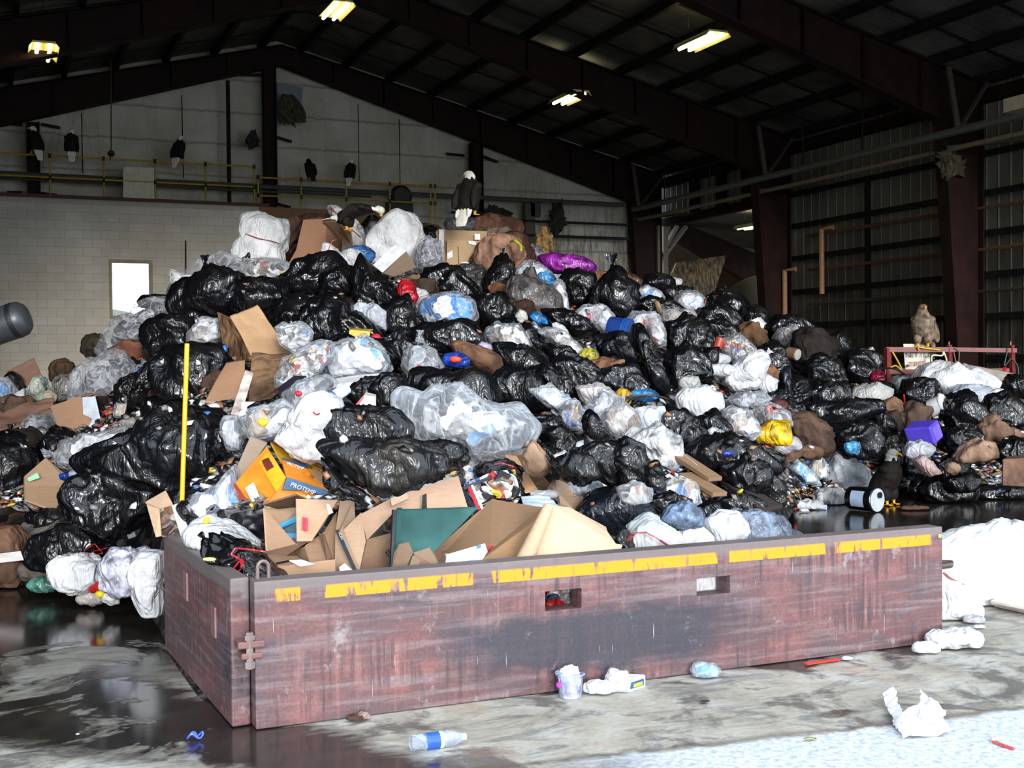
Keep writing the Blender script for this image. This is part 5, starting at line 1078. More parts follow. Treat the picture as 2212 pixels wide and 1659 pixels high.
# ---- more bags and scraps that fill the slope between the larger ones
B([(1900,985),(1930,970),(1965,975),(1960,1010),(1920,1015)], 'black bag between the ground eagle and the bolster shaped bag', dz=.6)
B([(2010,1000),(2050,985),(2090,1000),(2085,1035),(2030,1035)], 'black bag between the tan carton and the wide flat black bag', dz=-.7)
B([(1880,950),(1930,940),(1955,965),(1925,990),(1885,985)], 'black bag hanging in the shade left of the purple bin', dz=-1.0)
B([(2040,1035),(2090,1022),(2120,1035),(2100,1060),(2050,1060)], 'small black bag above the wide flat black bag at the right', dz=-.5)
B([(1650,850),(1690,845),(1710,880),(1690,905),(1655,890)], 'black bag under the torn white cup on the right slope', dz=-1.4)
B([(1600,955),(1640,960),(1690,985),(1680,1010),(1620,1000)], 'black bag below the yellow plastic bag', dz=-2.5)
B([(1880,880),(1925,905),(1930,930),(1890,935)], 'small black bag under the brown carton corner at the right', dz=-1.5)
bag('K', [(1895,895),(1930,890),(1940,925),(1905,935)], 'dark brown wet carton right of the bolster shaped bag', name='torn_carton', col=(70,52,42), dz=-1.3)
B([(255,830),(290,810),(310,850),(290,885),(258,880)], 'black bag right of the balled up clear wrap on the left slope', dz=-.2)
bag('K', [(300,850),(335,835),(360,860),(345,895),(305,890)], 'dark reddish brown carton right of the balled clear wrap', name='torn_carton', col=(84,56,46), dz=-.1)
C([(255,875),(290,868),(305,890),(280,905),(250,900)], 'flattened clear bag with white scraps above the tan cardboard strip', pal='white', dz=-.4)
B([(60,1000),(85,985),(95,1010),(70,1035),(50,1030)], 'small black bag left of the open brown box', dz=-.3)
B([(240,780),(275,775),(320,790),(315,830),(270,820)], 'black bag behind the balled up clear wrap', dz=.2)
B([(540,880),(600,860),(640,880),(620,900),(560,905)], 'black bag behind the clear bag of white packets', dz=-1.6)
bag('K', [(560,870),(600,850),(625,865),(600,885)], 'dark brown paper scrap under the corrugated flap', name='crumpled_paper', col=(110,76,52), dz=-1.8)
B([(700,985),(740,1040),(790,1065),(780,1085),(720,1060)], 'black bag edge behind the heater carton', dz=-2.8)
C([(1205,880),(1240,870),(1265,895),(1255,930),(1220,925)], 'crumpled clear bag left of the grey crinkled clear bag', pal='mix', dz=-2.0, cells=14.)
bag('K', [(1130,985),(1150,950),(1170,975),(1185,1010),(1165,1030),(1140,1020)], 'tan cardboard strip standing below the giant clear wrap', name='torn_carton', col=(192,146,112), wr=.8, dz=-2.6)
B([(1140,990),(1175,960),(1205,985),(1200,1030),(1160,1020)], 'black bag right of the tan cardboard strip', dz=-2.3)
Wb([(1195,985),(1220,975),(1240,990),(1225,1000)], 'white torn carton flap in the centre below the black bags', name='torn_carton', dz=-2.9)
B([(1640,1040),(1660,1020),(1690,1050),(1690,1090),(1655,1085)], 'black bag behind the dark carpet strip', dz=-2.0)
C([(1740,1010),(1765,985),(1785,1000),(1780,1030),(1755,1035)], 'small clear bag left of the large one on the floor', pal='white', dz=-1.9)
B([(1660,870),(1700,860),(1735,890),(1720,910),(1680,905)], 'black bag above the stained brown paper sack', dz=-1.7)
B([(480,1000),(500,960),(530,950),(545,975),(520,1020)], 'black bag in the gap left of the weathered board', dz=-1.2)
# ================================================================== THE BARRIER
def mk_barrier(z0=.588, z1=.648):
    n = NT('worn_red_steel_plate'); v = n.coord('Object'); s = n.sep(v)
    big = n.noise(n.coord('Object', scale=(.9, 1, 2.6)), 1.5, 4., .6, .3); pat = n.noise(n.coord('Object', scale=(1, 1, 1.6)), 3.4, 5., .65, .5)
    vert = n.noise(n.coord('Object', scale=(26, 26, 1.6)), 1.2, 3., .6); hor = n.noise(n.coord('Object', scale=(1.2, 1.2, 18)), 1.6, 4., .65)
    fine = n.noise(v, 60., 3., .6)
    c = n.ramp(n.math('ADD', n.math('MULTIPLY', big, .55), n.math('MULTIPLY', pat, .45)), [(.40, lin((150, 104, 102))), (.48, lin((122, 88, 88))), (.57, lin((104, 90, 94))), (.66, lin((70, 68, 78)))])
    c = n.mix(n.ramp(n.math('MULTIPLY', hor, 1.), [(.48, 0.), (.66, .75)]), c, lin((150, 134, 134)))
    c = n.mix(n.ramp(n.math('MULTIPLY', n.math('ADD', vert, n.math('MULTIPLY', pat, .8)), .56), [(.56, 0.), (.68, .5)]), c, lin((196, 140, 132)))
    c = n.mix(n.ramp(n.math('MULTIPLY', n.math('ADD', vert, n.math('MULTIPLY', big, .9)), .52), [(.36, .7), (.46, 0.)]), c, lin((70, 62, 68)))
    mid_ = n.math('MULTIPLY', n.ramp(n.math('ADD', n.math('MULTIPLY', s[0], .2), n.math('MULTIPLY', n.math('SUBTRACT', big, .5), .25)), [(.38, 0.), (.47, 1.), (.70, 1.), (.80, 0.)]), n.ramp(n.math('ADD', s[2], n.math('MULTIPLY', n.math('SUBTRACT', pat, .5), .3)), [(.06, .2), (.14, 1.), (.36, 1.), (.44, 0.)]))
    c = n.mix(n.math('MULTIPLY', mid_, .88), c, lin((64, 66, 76)))
    gp = n.noise(n.coord('Object', scale=(1, 1, .8)), 4.5, 6., .75); c = n.mix(n.ramp(gp, [(.6, 0.), (.70, .75)]), c, lin((176, 170, 170)))
    sc_ = n.noise(n.coord('Object', scale=(60, 60, 3)), 1., 2., .5); c = n.mix(n.ramp(sc_, [(.72, 0.), (.75, .8)]), c, lin((215, 210, 208)))
    c = n.mix(.5, c, n.ramp(fine, [(.3, .5), (.62, 1.)]), 'MULTIPLY')
    c = n.mix(1., c, lin((222, 216, 216)), 'MULTIPLY')
    # top band of worn grey
    tb = n.ramp(n.math('ADD', s[2], n.math('MULTIPLY', pat, .05)), [(.645, 0.), (.67, .75)]); c = n.mix(tb, c, lin((112, 104, 102)))
    if z0:
        a = n.ramp(s[2], [(z0-.002, 0.), (z0+.001, 1.)]); b = n.ramp(s[2], [(z1-.001, 1.), (z1+.002, 0.)])
        w = n.noise(n.coord('Object', scale=(22, 22, 5)), 1.3, 4., .65); lft = n.ramp(n.math('MULTIPLY', s[0], .2), [(.2, .06), (.5, -.02), (.66, -.16)])
        gaps = n.noise(n.coord('Object', scale=(4, 4, .3)), 2., 2., .5); lg = n.ramp(n.math('MULTIPLY', s[0], .2), [(.2, .05), (.4, -.05)])
        m = n.ramp(n.math('ADD', w, lft), [(.56, 1.), (.64, 0.)]); m2 = n.ramp(n.math('ADD', gaps, lg), [(.58, 1.), (.6, 0.)])
        inx = n.math('MULTIPLY', n.ramp(n.math('MULTIPLY', s[0], .15), [(.169, 0.), (.171, 1.)]), n.ramp(n.math('MULTIPLY', s[0], .15), [(.762, 1.), (.765, 0.)]))
        k = n.math('MULTIPLY', n.math('MULTIPLY', n.math('MULTIPLY', a, b), n.math('MULTIPLY', m, m2)), inx)
        c = n.mix(k, c, lin((226, 140, 22)))
    return n.done(n.bsdf(c, .55, 0., n.bump(n.math('ADD', pat, n.math('MULTIPLY', vert, .4)), .22, .01), spec=.4))
def holed_panel(x0, x1, y0, y1, z0, z1, holes):
    g = MB(); xs = sorted({x0, x1}|{h[0] for h in holes}|{h[1] for h in holes}); zs = sorted({z0, z1}|{h[2] for h in holes}|{h[3] for h in holes})
    def inh(x, z): return any(h[0] < x < h[1] and h[2] < z < h[3] for h in holes)
    bm = bmesh.new(); vd = {}
    def V(x, y, z):
        if (x, y, z) not in vd: vd[(x, y, z)] = bm.verts.new((x, y, z))
        return vd[(x, y, z)]
    nx, nz = len(xs)-1, len(zs)-1
    solid = [[not inh((xs[i]+xs[i+1])/2, (zs[j]+zs[j+1])/2) for j in range(nz)] for i in range(nx)]
    for i in range(nx):
        for j in range(nz):
            if not solid[i][j]: continue
            a, b, c, d = xs[i], xs[i+1], zs[j], zs[j+1]
            bm.faces.new([V(a, y0, c), V(b, y0, c), V(b, y0, d), V(a, y0, d)]); bm.faces.new([V(a, y1, c), V(a, y1, d), V(b, y1, d), V(b, y1, c)])
            for di, dj, q in ((-1, 0, ((a, c), (a, d))), (1, 0, ((b, c), (b, d))), (0, -1, ((a, c), (b, c))), (0, 1, ((a, d), (b, d)))):
                ii, jj = i+di, j+dj
                if 0 <= ii < nx and 0 <= jj < nz and solid[ii][jj]: continue
                bm.faces.new([V(q[0][0], y0, q[0][1]), V(q[1][0], y0, q[1][1]), V(q[1][0], y1, q[1][1]), V(q[0][0], y1, q[0][1])])
    bmesh.ops.recalc_face_normals(bm, faces=bm.faces); me = bpy.data.meshes.new('m'); bm.to_mesh(me); bm.free(); return me
BX0, BX1, BY0, BY1, BZ = 1.10, 5.18, 5.60, 5.72, .69
bar = empty('steel_barrier', (3.1, 5.66, 0), label='long low red steel barrier with a worn yellow stripe and two square holes', cat='barrier')
o = link('panel', holed_panel(BX0, BX1, BY0, BY1, .004, BZ, [(2.58, 2.785, .42, .52), (3.48, 3.69, .42, .515)]), mk_barrier(), bar)
m = o.modifiers.new('b', 'BEVEL'); m.width = .012; m.segments = 3; m.limit_method = 'ANGLE'
steel = m_flat((124, 106, 100), .45, .3)
g = MB(); a0 = np.array([1.135, 5.69, .69]); pts = [a0+np.array([0, 0, -.03]), a0+np.array([0, 0, .05])]+[a0+np.array([.026-.026*math.cos(t), 0, .05+.03*math.sin(t)]) for t in np.linspace(.2, math.pi, 8)]+[a0+np.array([.052, 0, -.03])]
g.tube(pts, .009, 8); g.build('lifting_eye', steel, bar, smooth=True)
g = MB(); pts = [np.array([5.17, 5.66, .44]), np.array([5.27, 5.63, .45]), np.array([5.315, 5.67, .45]), np.array([5.27, 5.71, .45]), np.array([5.17, 5.70, .44])]; g.tube(pts, .02, 8); g.build('side_eye', m_flat((80, 66, 62), .5), bar, smooth=True)
g = MB(); g.lathe([(.012, 0), (.012, .004)], (5.155, 5.596, .636), (0, -1, 0), 16); g.build('round_sticker', m_flat((235, 205, 110), .5), bar)
for cx in (1.13, 1.145): pass
# worn chalk scribble on the plate
side = empty('steel_barrier', (.98, 6.5, 0), label='short red steel side panel hinged to the left end of the long barrier', cat='barrier')
g = MB(); A, Bq = (1.005, 5.68), (.925, 7.42); th = .09
V_ = [(A[0], A[1], .004), (A[0]+th, A[1]+.01, .004), (Bq[0]+th, Bq[1], .004), (Bq[0], Bq[1], .004)]; V_ = V_+[(x, y, .70) for x, y, z in V_]
g.add(V_, [(0, 3, 2, 1), (4, 5, 6, 7), (0, 1, 5, 4), (1, 2, 6, 5), (2, 3, 7, 6), (3, 0, 4, 7)]); g.build('panel', mk_barrier(0), side, bev=.01)
for yy, z in ((6.05, .44), (6.75, .50)):
    g = MB(); xx = A[0]+(yy-A[1])/(Bq[1]-A[1])*(Bq[0]-A[0]); g.box((xx-.006, yy-.06, z-.08), (xx+.01, yy+.06, z+.07)); g.build('welded_plate', m_flat((130, 96, 94), .55), side)
hg = empty('hinge_lug', (1.09, 5.63, .36), label='rusty bolted hinge lug joining the two barrier panels', cat='hinge')
g = MB(); g.box((1.02, 5.585, .385), (1.145, 5.70, .42)); g.box((1.035, 5.585, .335), (1.135, 5.70, .365)); g.build('lug', m_flat((116, 80, 76), .5), hg, bev=.008)
g = MB(); g.lathe([(.018, 0), (.018, .17)], (1.075, 5.60, .29), (0, 0, 1), 6); g.lathe([(.026, 0), (.026, .03)], (1.075, 5.60, .295), (0, 0, 1), 6); g.lathe([(.026, 0), (.026, .022)], (1.075, 5.60, .425), (0, 0, 1), 6); g.build('hinge_bolt', m_flat((140, 126, 122), .4, .4), hg)
# yellow marker pole
pb, pt_ = P(389, 1210, 7.25), P(404, 742, 7.25)
g = MB(); g.tube([pb, pt_], .0145, 10); setp(g.build('marker_pole', m_flat((236, 176, 28), .4), None, smooth=True), 'tall thin yellow fibreglass pole standing behind the side panel', 'pole')
# ================================================================== INSIDE THE BARRIER (front of the heap)
CB = m_card((202, 156, 118)); CB2 = m_card((176, 132, 98)); CB3 = m_card((222, 176, 138)); CBD = m_card((128, 94, 70))
DD = 6.75
def bagd(kind, spec, d, label, **k):
    """bag whose middle stands at distance d"""
    if isinstance(spec[0], (tuple, list)):
        q = np.array(spec, float); u = q[:, 0].mean(); v = q[:, 1].mean(); h = np.ptp(q[:, 1])
        x = q[:, 0]; y = q[:, 1]; xn = np.roll(x, -1); yn = np.roll(y, -1); cr = x*yn-xn*y; Ar = cr.sum()/2; u = ((x+xn)*cr).sum()/(6*Ar); v = ((y+yn)*cr).sum()/(6*Ar)
    else: u, v, w_, h = spec
    return bag(kind, spec, label, dz=d-heap(u, v+h*.12), **k)
# orange heater carton
M_or = m_flat((232, 138, 40), .45); M_yel = m_flat((226, 172, 40), .45); M_blu = m_flat((62, 96, 128), .45); M_red = m_flat((150, 58, 40), .5)
d0 = 7.35
hb = panelbox('heater_carton', 'orange and yellow kerosene heater carton torn open behind the cardboard boxes', 'box', d0, [
    ('body', [[(501,1054,-.05),(577,966,.15),(618,1031,-.1),(549,1127,-.3)], [(618,1031,-.1),(742,1074,.1),(700,1150,-.05),(549,1127,-.3)]], .012, M_or),
    ('bottom_band', [[(499,1052,-.07),(508,1043,-.05),(558,1117,-.31),(549,1130,-.32)], [(549,1113,-.33),(620,1110,-.2),(650,1135,-.2),(549,1130,-.32)]], .012, M_red),
    ('yellow_panel', [[(560,1000,.06),(578,970,.14),(617,1032,-.115),(597,1063,-.2)], [(640,1065,-.12),(735,1094,.04),(720,1110,.02),(606,1090,-.2)]], .012, M_yel),
    ('blue_band', [[(619,1031,-.12),(744,1072,.08),(736,1090,.05),(668,1060,-.06),(610,1058,-.16)], [(610,990,.12),(612,1000,.1),(662,1018,.16),(662,1004,.2)]], .012, M_blu),
    ('back_wall', [(585,957,.25),(752,1040,.55),(775,1050,.5),(737,1064,.4),(608,1000,.14)], .012, M_yel),
    ('rim_band', [[(583,955,.24),(590,955,.24),(757,1036,.53),(752,1042,.52)]], .014, M_red),
    ('flap', [(608,994,.1),(668,1016,.15),(697,1050,.1),(744,1070,.1),(618,1030,-.08)], .01, M_or),
    ('inner_flap', [(668,1013,.12),(772,1046,.4),(737,1066,.15),(695,1050,.1)], .01, CB2),
    ('label', [(530,1056,-.13),(548,1043,-.1),(562,1075,-.22),(546,1087,-.26)], .01, m_flat((238,238,240), .5)),
    ('heater_picture', [(566,996,.03),(580,990,.06),(592,1010,-.02),(576,1016,-.04)], .014, m_flat((110,40,34), .5))], None)
def txt(s, nm, par, uva, uvb, d, size_px, mat, nudge=.02, dd=0., xs=1.):
    a = P(uva[0], uva[1], d-nudge); b = P(uvb[0], uvb[1], d+dd-nudge); L = np.linalg.norm(b-a)
    x = (b-a)/L; nr = -FWD; z = nr-x*(nr@x); o = text(s, nm, par, a, b-a, z, size_px*d/FPX, mat, .0006); return o
Wt = m_flat((244, 244, 244), .5); Bk = m_flat((22, 22, 24), .5)
txt('PROTEMP', 'lettering', hb, (626, 1050), (664, 1064), d0-.1, 14, Wt, .04, .06)
txt('PROTEMP', 'lettering', hb, (619, 1003), (648, 1013), d0+.12, 9, Wt, .04, .03)
txt('KEROSENE', 'lettering', hb, (684, 1020), (722, 1036), d0+.36, 10, Bk, .04, .06)
txt('KEROSENE', 'lettering', hb, (640, 1000), (678, 1015), d0+.3, 8, Bk, .04, .06)
txt('KE', 'lettering', hb, (668, 1030), (684, 1038), d0+.12, 9, Bk, .04, .02)
sheet('weathered_board', 'grey brown weathered board leaning behind the orange carton', 'board', [(541,945,.2),(577,960,.2),(518,1046,-.1),(500,1034,-.1)], 7.6, m_card((178,150,126)), bend=.01, th=.02, seed=3)
# clear and white bags at the left inside
bagd('C', [(405,1092),(440,1070),(480,1040),(502,1015),(510,1060),(540,1110),(572,1140),(572,1165),(530,1160),(470,1135),(425,1112)], 7.4, 'large sheer bag of white plastics left of the orange carton', pal='blueW', dens=.3, cells=5.)
bagd('W', [(400,1152),(415,1132),(445,1120),(480,1125),(520,1148),(560,1172),(555,1200),(480,1215),(440,1195),(405,1172)], 6.7, 'taut white trash bag inside the left corner of the barrier', wr=.5)
bagd('X', (446,1124,12,14), 6.3, 'yellow scrap on top of the taut white bag', name='yellow_scrap', cat='scrap', col=(235,215,40))
panelbox('cardboard_box', 'opened brown box with a picture panel beside the yellow pole', 'box', 7.1, [
    ('body', [[(314,1086,.1),(358,1061,.2),(374,1092,.1),(345,1100,.0)], [(318,1090,.05),(345,1100,0),(350,1158,0),(338,1160,0)]], .012, CB3),
    ('picture_panel', [(345,1100,0),(374,1092,.05),(392,1160,0),(350,1160,-.02)], .01, m_mix('brown', 14.)),
    ('white_panel', [(372,1092,.0),(384,1088,.05),(414,1160,.0),(394,1166,-.05)], .01, m_flat((222,228,232), .5))], None)
bagd('B', [(385,1095),(405,1085),(425,1105),(450,1140),(430,1140),(400,1120)], 7.2, 'dark wrinkled bag right of the yellow pole', wr=1.4)
bagd('B', [(448,1197),(470,1180),(500,1172),(545,1190),(590,1220),(612,1250),(612,1290),(560,1300),(500,1255)], 6.15, 'black bag with a bright red drawstring in the barrier corner', neck='ul', ear=.12, push=.0, stretch=(2.2,1.,.8),
     tie=([(578,1192,-.0),(535,1186,-.02),(508,1184,-.03),(500,1197,-.03),(520,1208,-.03),(525,1225,-.02),(512,1238,-.01),(500,1234,-.02),(518,1212,-.03)], RED))
bagd('X', (452,1208,26,6), 5.95, 'yellow food scrap lying on the top edge of the side panel', name='yellow_scrap', cat='scrap', col=(222,206,120), push=0., wr=2.)
# torn carton in front of the white bag
sheet('cardboard_sheet', 'torn brown cardboard flap over the taut white bag', 'cardboard', [(497,1147,.1),(510,1152,.1),(558,1190,0),(500,1180,-.05)], 6.5, CBD, bend=.05, seed=7, th=.008)
sheet('cardboard_sheet', 'small brown cardboard flap behind the black bag with the bright red drawstring', 'cardboard', [(474,1160,.0),(510,1168,0),(515,1195,-.05),(462,1192,-.05)], 6.45, CBD, bend=.02, seed=8, th=.008)
# HEAVY box
d0 = 6.6
hv = panelbox('cardboard_box', 'open tan box with a red HEAVY sticker in front of the orange carton', 'box', d0, [
    ('body', [[(570,1098,.05),(640,1094,.3),(642,1180,.3),(577,1192,.0)], [(570,1098,.05),(577,1192,0),(640,1178,-.12),(660,1168,-.12),(576,1193,-.02)]], .01, CB),
    ('front_sheet', [(639,1078,-.1),(729,1080,.0),(700,1132,-.05),(673,1169,-.15),(641,1170,-.15)], .01, m_card((214,170,132))),
    ('flap', [(567,1089,-.1),(640,1068,-.05),(662,1078,.0),(640,1094,.1),(600,1098,.05)], .01, CBD),
    ('lower_flap', [(576,1193,-.05),(672,1168,-.15),(658,1180,.05),(600,1215,-.1)], .01, CBD),
    ('sticker', [(653,1117,-.15),(666,1119,-.15),(665,1147,-.18),(652,1145,-.18)], .004, m_flat((226,58,76), .5)),
    ('shipping_label', [(705,1088,-.05),(712,1090,-.05),(720,1107,-.06),(710,1112,-.06)], .004, m_flat((238,236,236), .5))], None)
txt('HEAVY', 'lettering', hv, (655, 1120), (654, 1145), d0-.18, 9, m_flat((90, 20, 28), .6), .06)
gb = panelbox('game_box', 'bright blue board game box standing inside the tan box', 'box', 6.72, [
    ('body', [[(588,1139,-.05),(640,1115,.1),(641,1126,.1),(594,1146,-.05)], [(594,1150,0),(641,1152,0),(641,1178,0),(597,1184,0)]], .02, m_flat((72,170,220), .4)),
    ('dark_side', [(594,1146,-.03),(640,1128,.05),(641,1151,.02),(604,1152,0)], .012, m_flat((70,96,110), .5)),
    ('red_letter', [(622,1170,-.03),(634,1160,-.03),(639,1166,-.03),(629,1180,-.03)], .008, m_flat((176,50,52), .5))], None)
panelbox('cardboard_box', 'brown box with creased side panels right of the HEAVY box', 'box', 6.45, [
    ('body', [[(659,1180,.0),(700,1150,.1),(728,1106,.2),(722,1208,-.05),(672,1218,-.1)], [(659,1180,0),(672,1218,-.1),(640,1210,.25),(618,1195,.3)]], .01, CB2),
    ('crease_flap', [(689,1150,-.0),(700,1155,-.05),(717,1206,-.12),(708,1212,-.12)], .008, CBD)], None)
panelbox('cardboard_box', 'low tan box with a white label just behind the barrier', 'box', 6.2, [
    ('body', [[(600,1224,.05),(725,1208,.05),(724,1300,.0),(606,1300,.0)], [(575,1200,.3),(600,1224,.05),(660,1222,.05),(640,1200,.35)]], .01, m_card((192,146,108))),
    ('white_label', [(624,1211,-.0),(652,1209,.0),(679,1219,-.02),(648,1224,-.03)], .004, m_flat((225,228,236), .5)),
    ('black_tape', [(596,1216,.03),(626,1210,.03),(626,1213,.02),(597,1219,.02)], .004, Bk)], None)
tp_ = panelbox('cardboard_box', 'tall brown carton with black and blue printed tape along its edge', 'box', 6.3, [
    ('body', [[(726,1150,.1),(737,1076,.35),(764,1084,.35),(735,1150,.0),(772,1240,-.1),(724,1240,.0)], [(737,1150,.05),(780,1108,.1),(790,1170,.05),(776,1236,-.05)]], .01, m_card((198,158,124))),
    ('printed_tape', [(724,1146,-.02),(732,1144,-.02),(774,1238,-.14),(766,1240,-.14)], .006, Bk),
    ('blue_print', [(741,1172,-.05),(746,1170,-.05),(751,1181,-.07),(746,1184,-.07)], .006, m_flat((80,150,200), .5)),
    ('upper_tape', [(736,1060,.36),(744,1062,.36),(798,1090,.3),(790,1098,.28)], .006, Bk)], None)
txt('VON', 'lettering', tp_, (730, 1150), (764, 1226), 6.24, 8, m_flat((190, 200, 205), .5), .04)
panelbox('carton', 'small white carton corner poking up behind the barrier', 'box', 6.12, [('body', [[(733,1225,0),(744,1217,0),(768,1238,0),(738,1245,0)]], .02, m_flat((232,234,240), .5))], None)
# big pinkish sheet
bs = panelbox('cardboard_sheet', 'large pale brown cardboard sheet with a slot in it above the green canvas', 'cardboard', 6.75, [
    ('body', [[(778,1112,-.05),(852,1074,.1),(989,1029,.35),(1010,1098,.2),(856,1102,.05),(792,1168,-.1)]], .012, m_card((206,162,130))),
    ('slot', [(913,1070,.06),(921,1066,.06),(922,1098,.04),(911,1099,.04)], .014, m_flat((46,36,30), .8)),
    ('clear_tape', [[(843,1078,.04),(878,1064,.09),(882,1078,.06),(846,1094,.02)]], .014, m_card((220,182,152)))], None)
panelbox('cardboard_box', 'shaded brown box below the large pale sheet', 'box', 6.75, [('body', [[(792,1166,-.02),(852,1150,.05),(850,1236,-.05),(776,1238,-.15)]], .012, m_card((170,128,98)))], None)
# green canvas chair
cn = NT('green_canvas'); vv_ = cn.coord('Object'); f_ = cn.noise(vv_, 3., 3.)
M_can = cn.done(cn.bsdf(cn.ramp(f_, [(.35, lin((24, 66, 64))), (.7, lin((52, 104, 100)))]), .75, 0., cn.bump(cn.noise(vv_, 240., 1.), .3, .002)))
ch = empty('folding_chair', P(850, 1230, 6.5), label='folded camp chair with dark green canvas standing behind the barrier', cat='chair')
sheet('canvas_seat', None, None, [(858,1101,.0),(1034,1096,.15),(905,1226,-.1),(850,1230,-.15)], 6.6, M_can, bend=.05, seed=5, th=.01, parent=ch)
g = MB(); g.tube([P(852, 1102, 6.45), P(846, 1240, 6.35)], .014, 8); g.build('tube_frame', m_flat((22, 30, 32), .4), ch, smooth=True)
g = MB(); g.tube([P(836, 1190, 6.4), P(848, 1205, 6.38), P(842, 1236, 6.35)], .012, 8); g.build('tube_frame', m_flat((22, 30, 32), .4), ch, smooth=True)
sheet('canvas_edge', None, None, [(856,1100,-.03),(866,1100,-.02),(862,1230,-.2),(850,1230,-.2)], 6.6, m_flat((30,78,78), .7), bend=.02, seed=5, th=.02, parent=ch)
# brown pieces in front
panelbox('torn_carton', 'torn brown carton end with folded ears in front of the green canvas', 'cardboard', 6.22, [
    ('body', [[(846,1240,0),(852,1195,.05),(863,1176,.05),(883,1172,.05),(893,1194,.0),(872,1240,0)], [(893,1194,0),(927,1183,.05),(940,1200,.05),(954,1232,0),(905,1240,0)]], .012, m_card((150,116,90))),
    ('folded_ear', [[(880,1240,-.05),(893,1200,-.05),(906,1210,-.08),(898,1240,-.08)]], .01, m_card((176,140,112)))], None)
panelbox('cardboard_sheet', 'big brown fibreboard sheet sloping to the right above the bulb box', 'cardboard', 6.75, [
    ('body', [[(1063,1080,.4),(1172,1098,.35),(1060,1190,-.1),(1022,1225,-.25),(936,1225,-.15),(937,1192,-.05)]], .012, m_card((158,118,84))),
    ('folded_side', [(1172,1098,.35),(1190,1102,.2),(1115,1222,-.2),(1020,1226,-.27)], .012, m_card((178,130,86)))], None)
lb = panelbox('bulb_box', 'small white light bulb box lying just behind the barrier', 'box', 6.2, [
    ('body', [[(966,1199,.05),(1048,1175,.05),(1053,1190,.0),(1030,1228,-.02),(960,1234,-.02)], [(964,1196,.1),(966,1199,.05),(974,1232,-.02),(969,1232,.0)]], .012, m_flat((228,234,244), .45)),
    ('red_edge', [(1050,1181,.06),(1066,1180,.08),(1058,1190,.04),(1052,1190,.04)], .01, m_flat((150,42,46), .5)),
    ('print_mark', [(1029,1179,.03),(1039,1177,.03),(1039,1183,.03),(1030,1185,.03)], .006, m_flat((70,110,160), .5))], None)
g = MB()
cc = [P(1016+10*math.cos(t)*1.1, 1203+7*math.sin(t), 6.14) for t in np.linspace(0, 2*math.pi, 17)]; g.tube(cc, .0012, 5); g.build('bulb_drawing', m_flat((130,150,180), .5), lb)
lc = panelbox('cardboard_sheet', 'bright tan folded cardboard sheet with a rolled edge behind the barrier', 'cardboard', 6.6, [
    ('body', [[(1194,1094,.15),(1312,1150,.1),(1330,1176,.0),(1344,1178,.0),(1334,1215,-.1),(1150,1222,-.15)]], .012, m_card((238,192,152))),
    ('upper_fold', [(1194,1094,.15),(1230,1098,.2),(1308,1140,.2),(1312,1152,.1)], .012, m_card((226,184,150)))], None)
g = MB(); g.tube([P(1184, 1096, 6.68), P(1130, 1218, 6.38)], [.03, .05], 14); g.build('rolled_edge', m_card((226, 178, 138)), lc, smooth=True)
g = MB(); g.tube([P(1176, 1100, 6.70), P(1116, 1218, 6.40)], [.012, .02], 10); g.build('rolled_edge', m_card((214, 166, 128)), lc, smooth=True)
# row behind
bagd('W', [(785,1050),(850,1062),(925,1028),(955,1040),(960,1060),(880,1085),(800,1095)], 7.5, 'flat dirty white bag above the large pale cardboard sheet', col=(222,226,232))
bagd('P', [(770,1035),(782,1050),(800,1085),(790,1085),(775,1060)], 7.35, 'coral pull strap bag edge beside the heater carton', name='white_plastic_bag', col=(225,120,105))
bagd('C', [(935,1008),(960,988),(1010,995),(1042,1025),(1030,1042),(960,1045),(940,1035)], 7.7, 'bag of printed purple and orange wrappers behind the pale cardboard sheet', pal='mix', cells=20., dens=.0, tie=([(927,992,-.05),(945,997,-.08),(958,1010,-.08)], CORAL))
bagd('B', [(1035,1018),(1050,1004),(1092,1004),(1116,1028),(1124,1085),(1090,1095),(1050,1060)], 7.6, 'black bag with red ties around the patterned suitcase', tie=([(1068,1003,-.05),(1085,1000,-.06),(1110,1008,-.06),(1116,1016,-.04)], RED))
sn = panelbox('suitcase', 'colourful sticker patterned suitcase with a red and white stripe', 'suitcase', 7.2, [
    ('body', [[(997,1058,.0),(1060,1032,.1),(1106,1028,.15),(1118,1085,.05),(1060,1085,.0),(1026,1105,-.1)]], .14, m_mix('mix', 22.)),
    ('dark_edge', [[(996,1054,-.08),(1062,1027,.0),(1062,1033,.0),(998,1060,-.08)], [(996,1056,-.09),(1002,1054,-.09),(1032,1102,-.18),(1026,1106,-.18)]], .02, m_flat((26,30,52), .5)),
    ('red_stripe', [(1010,1053,-.08),(1016,1051,-.08),(1038,1100,-.16),(1031,1102,-.16)], .012, m_flat((205,34,48), .5)),
    ('white_stripe', [(1017,1050,-.08),(1022,1048,-.08),(1044,1098,-.15),(1039,1100,-.16)], .012, m_flat((240,240,242), .5)),
    ('handle', [[(1068,1036,-.02),(1080,1014,-.02),(1104,1026,.0),(1096,1036,.0),(1084,1028,-.01),(1078,1040,-.02)]], .03, m_flat((20,24,44), .5))], None)
sheet('cardboard_sheet', 'wet brown taped cardboard right of the suitcase', 'cardboard', [(1020,992,.3),(1135,975,.3),(1192,1050,-.1),(1110,1068,-.2)], 7.9, m_card((176,118,74), 1), bend=.10, seed=15, th=.014, n=30)
sheet('packing_tape', 'clear shiny packing tape strip across the wet brown cardboard', 'tape', [(1090,982,.1),(1115,985,.1),(1165,1062,-.2),(1135,1066,-.2)], 7.75, m_flat((208,162,122), .2), bend=.06, seed=15, th=.004, n=30)
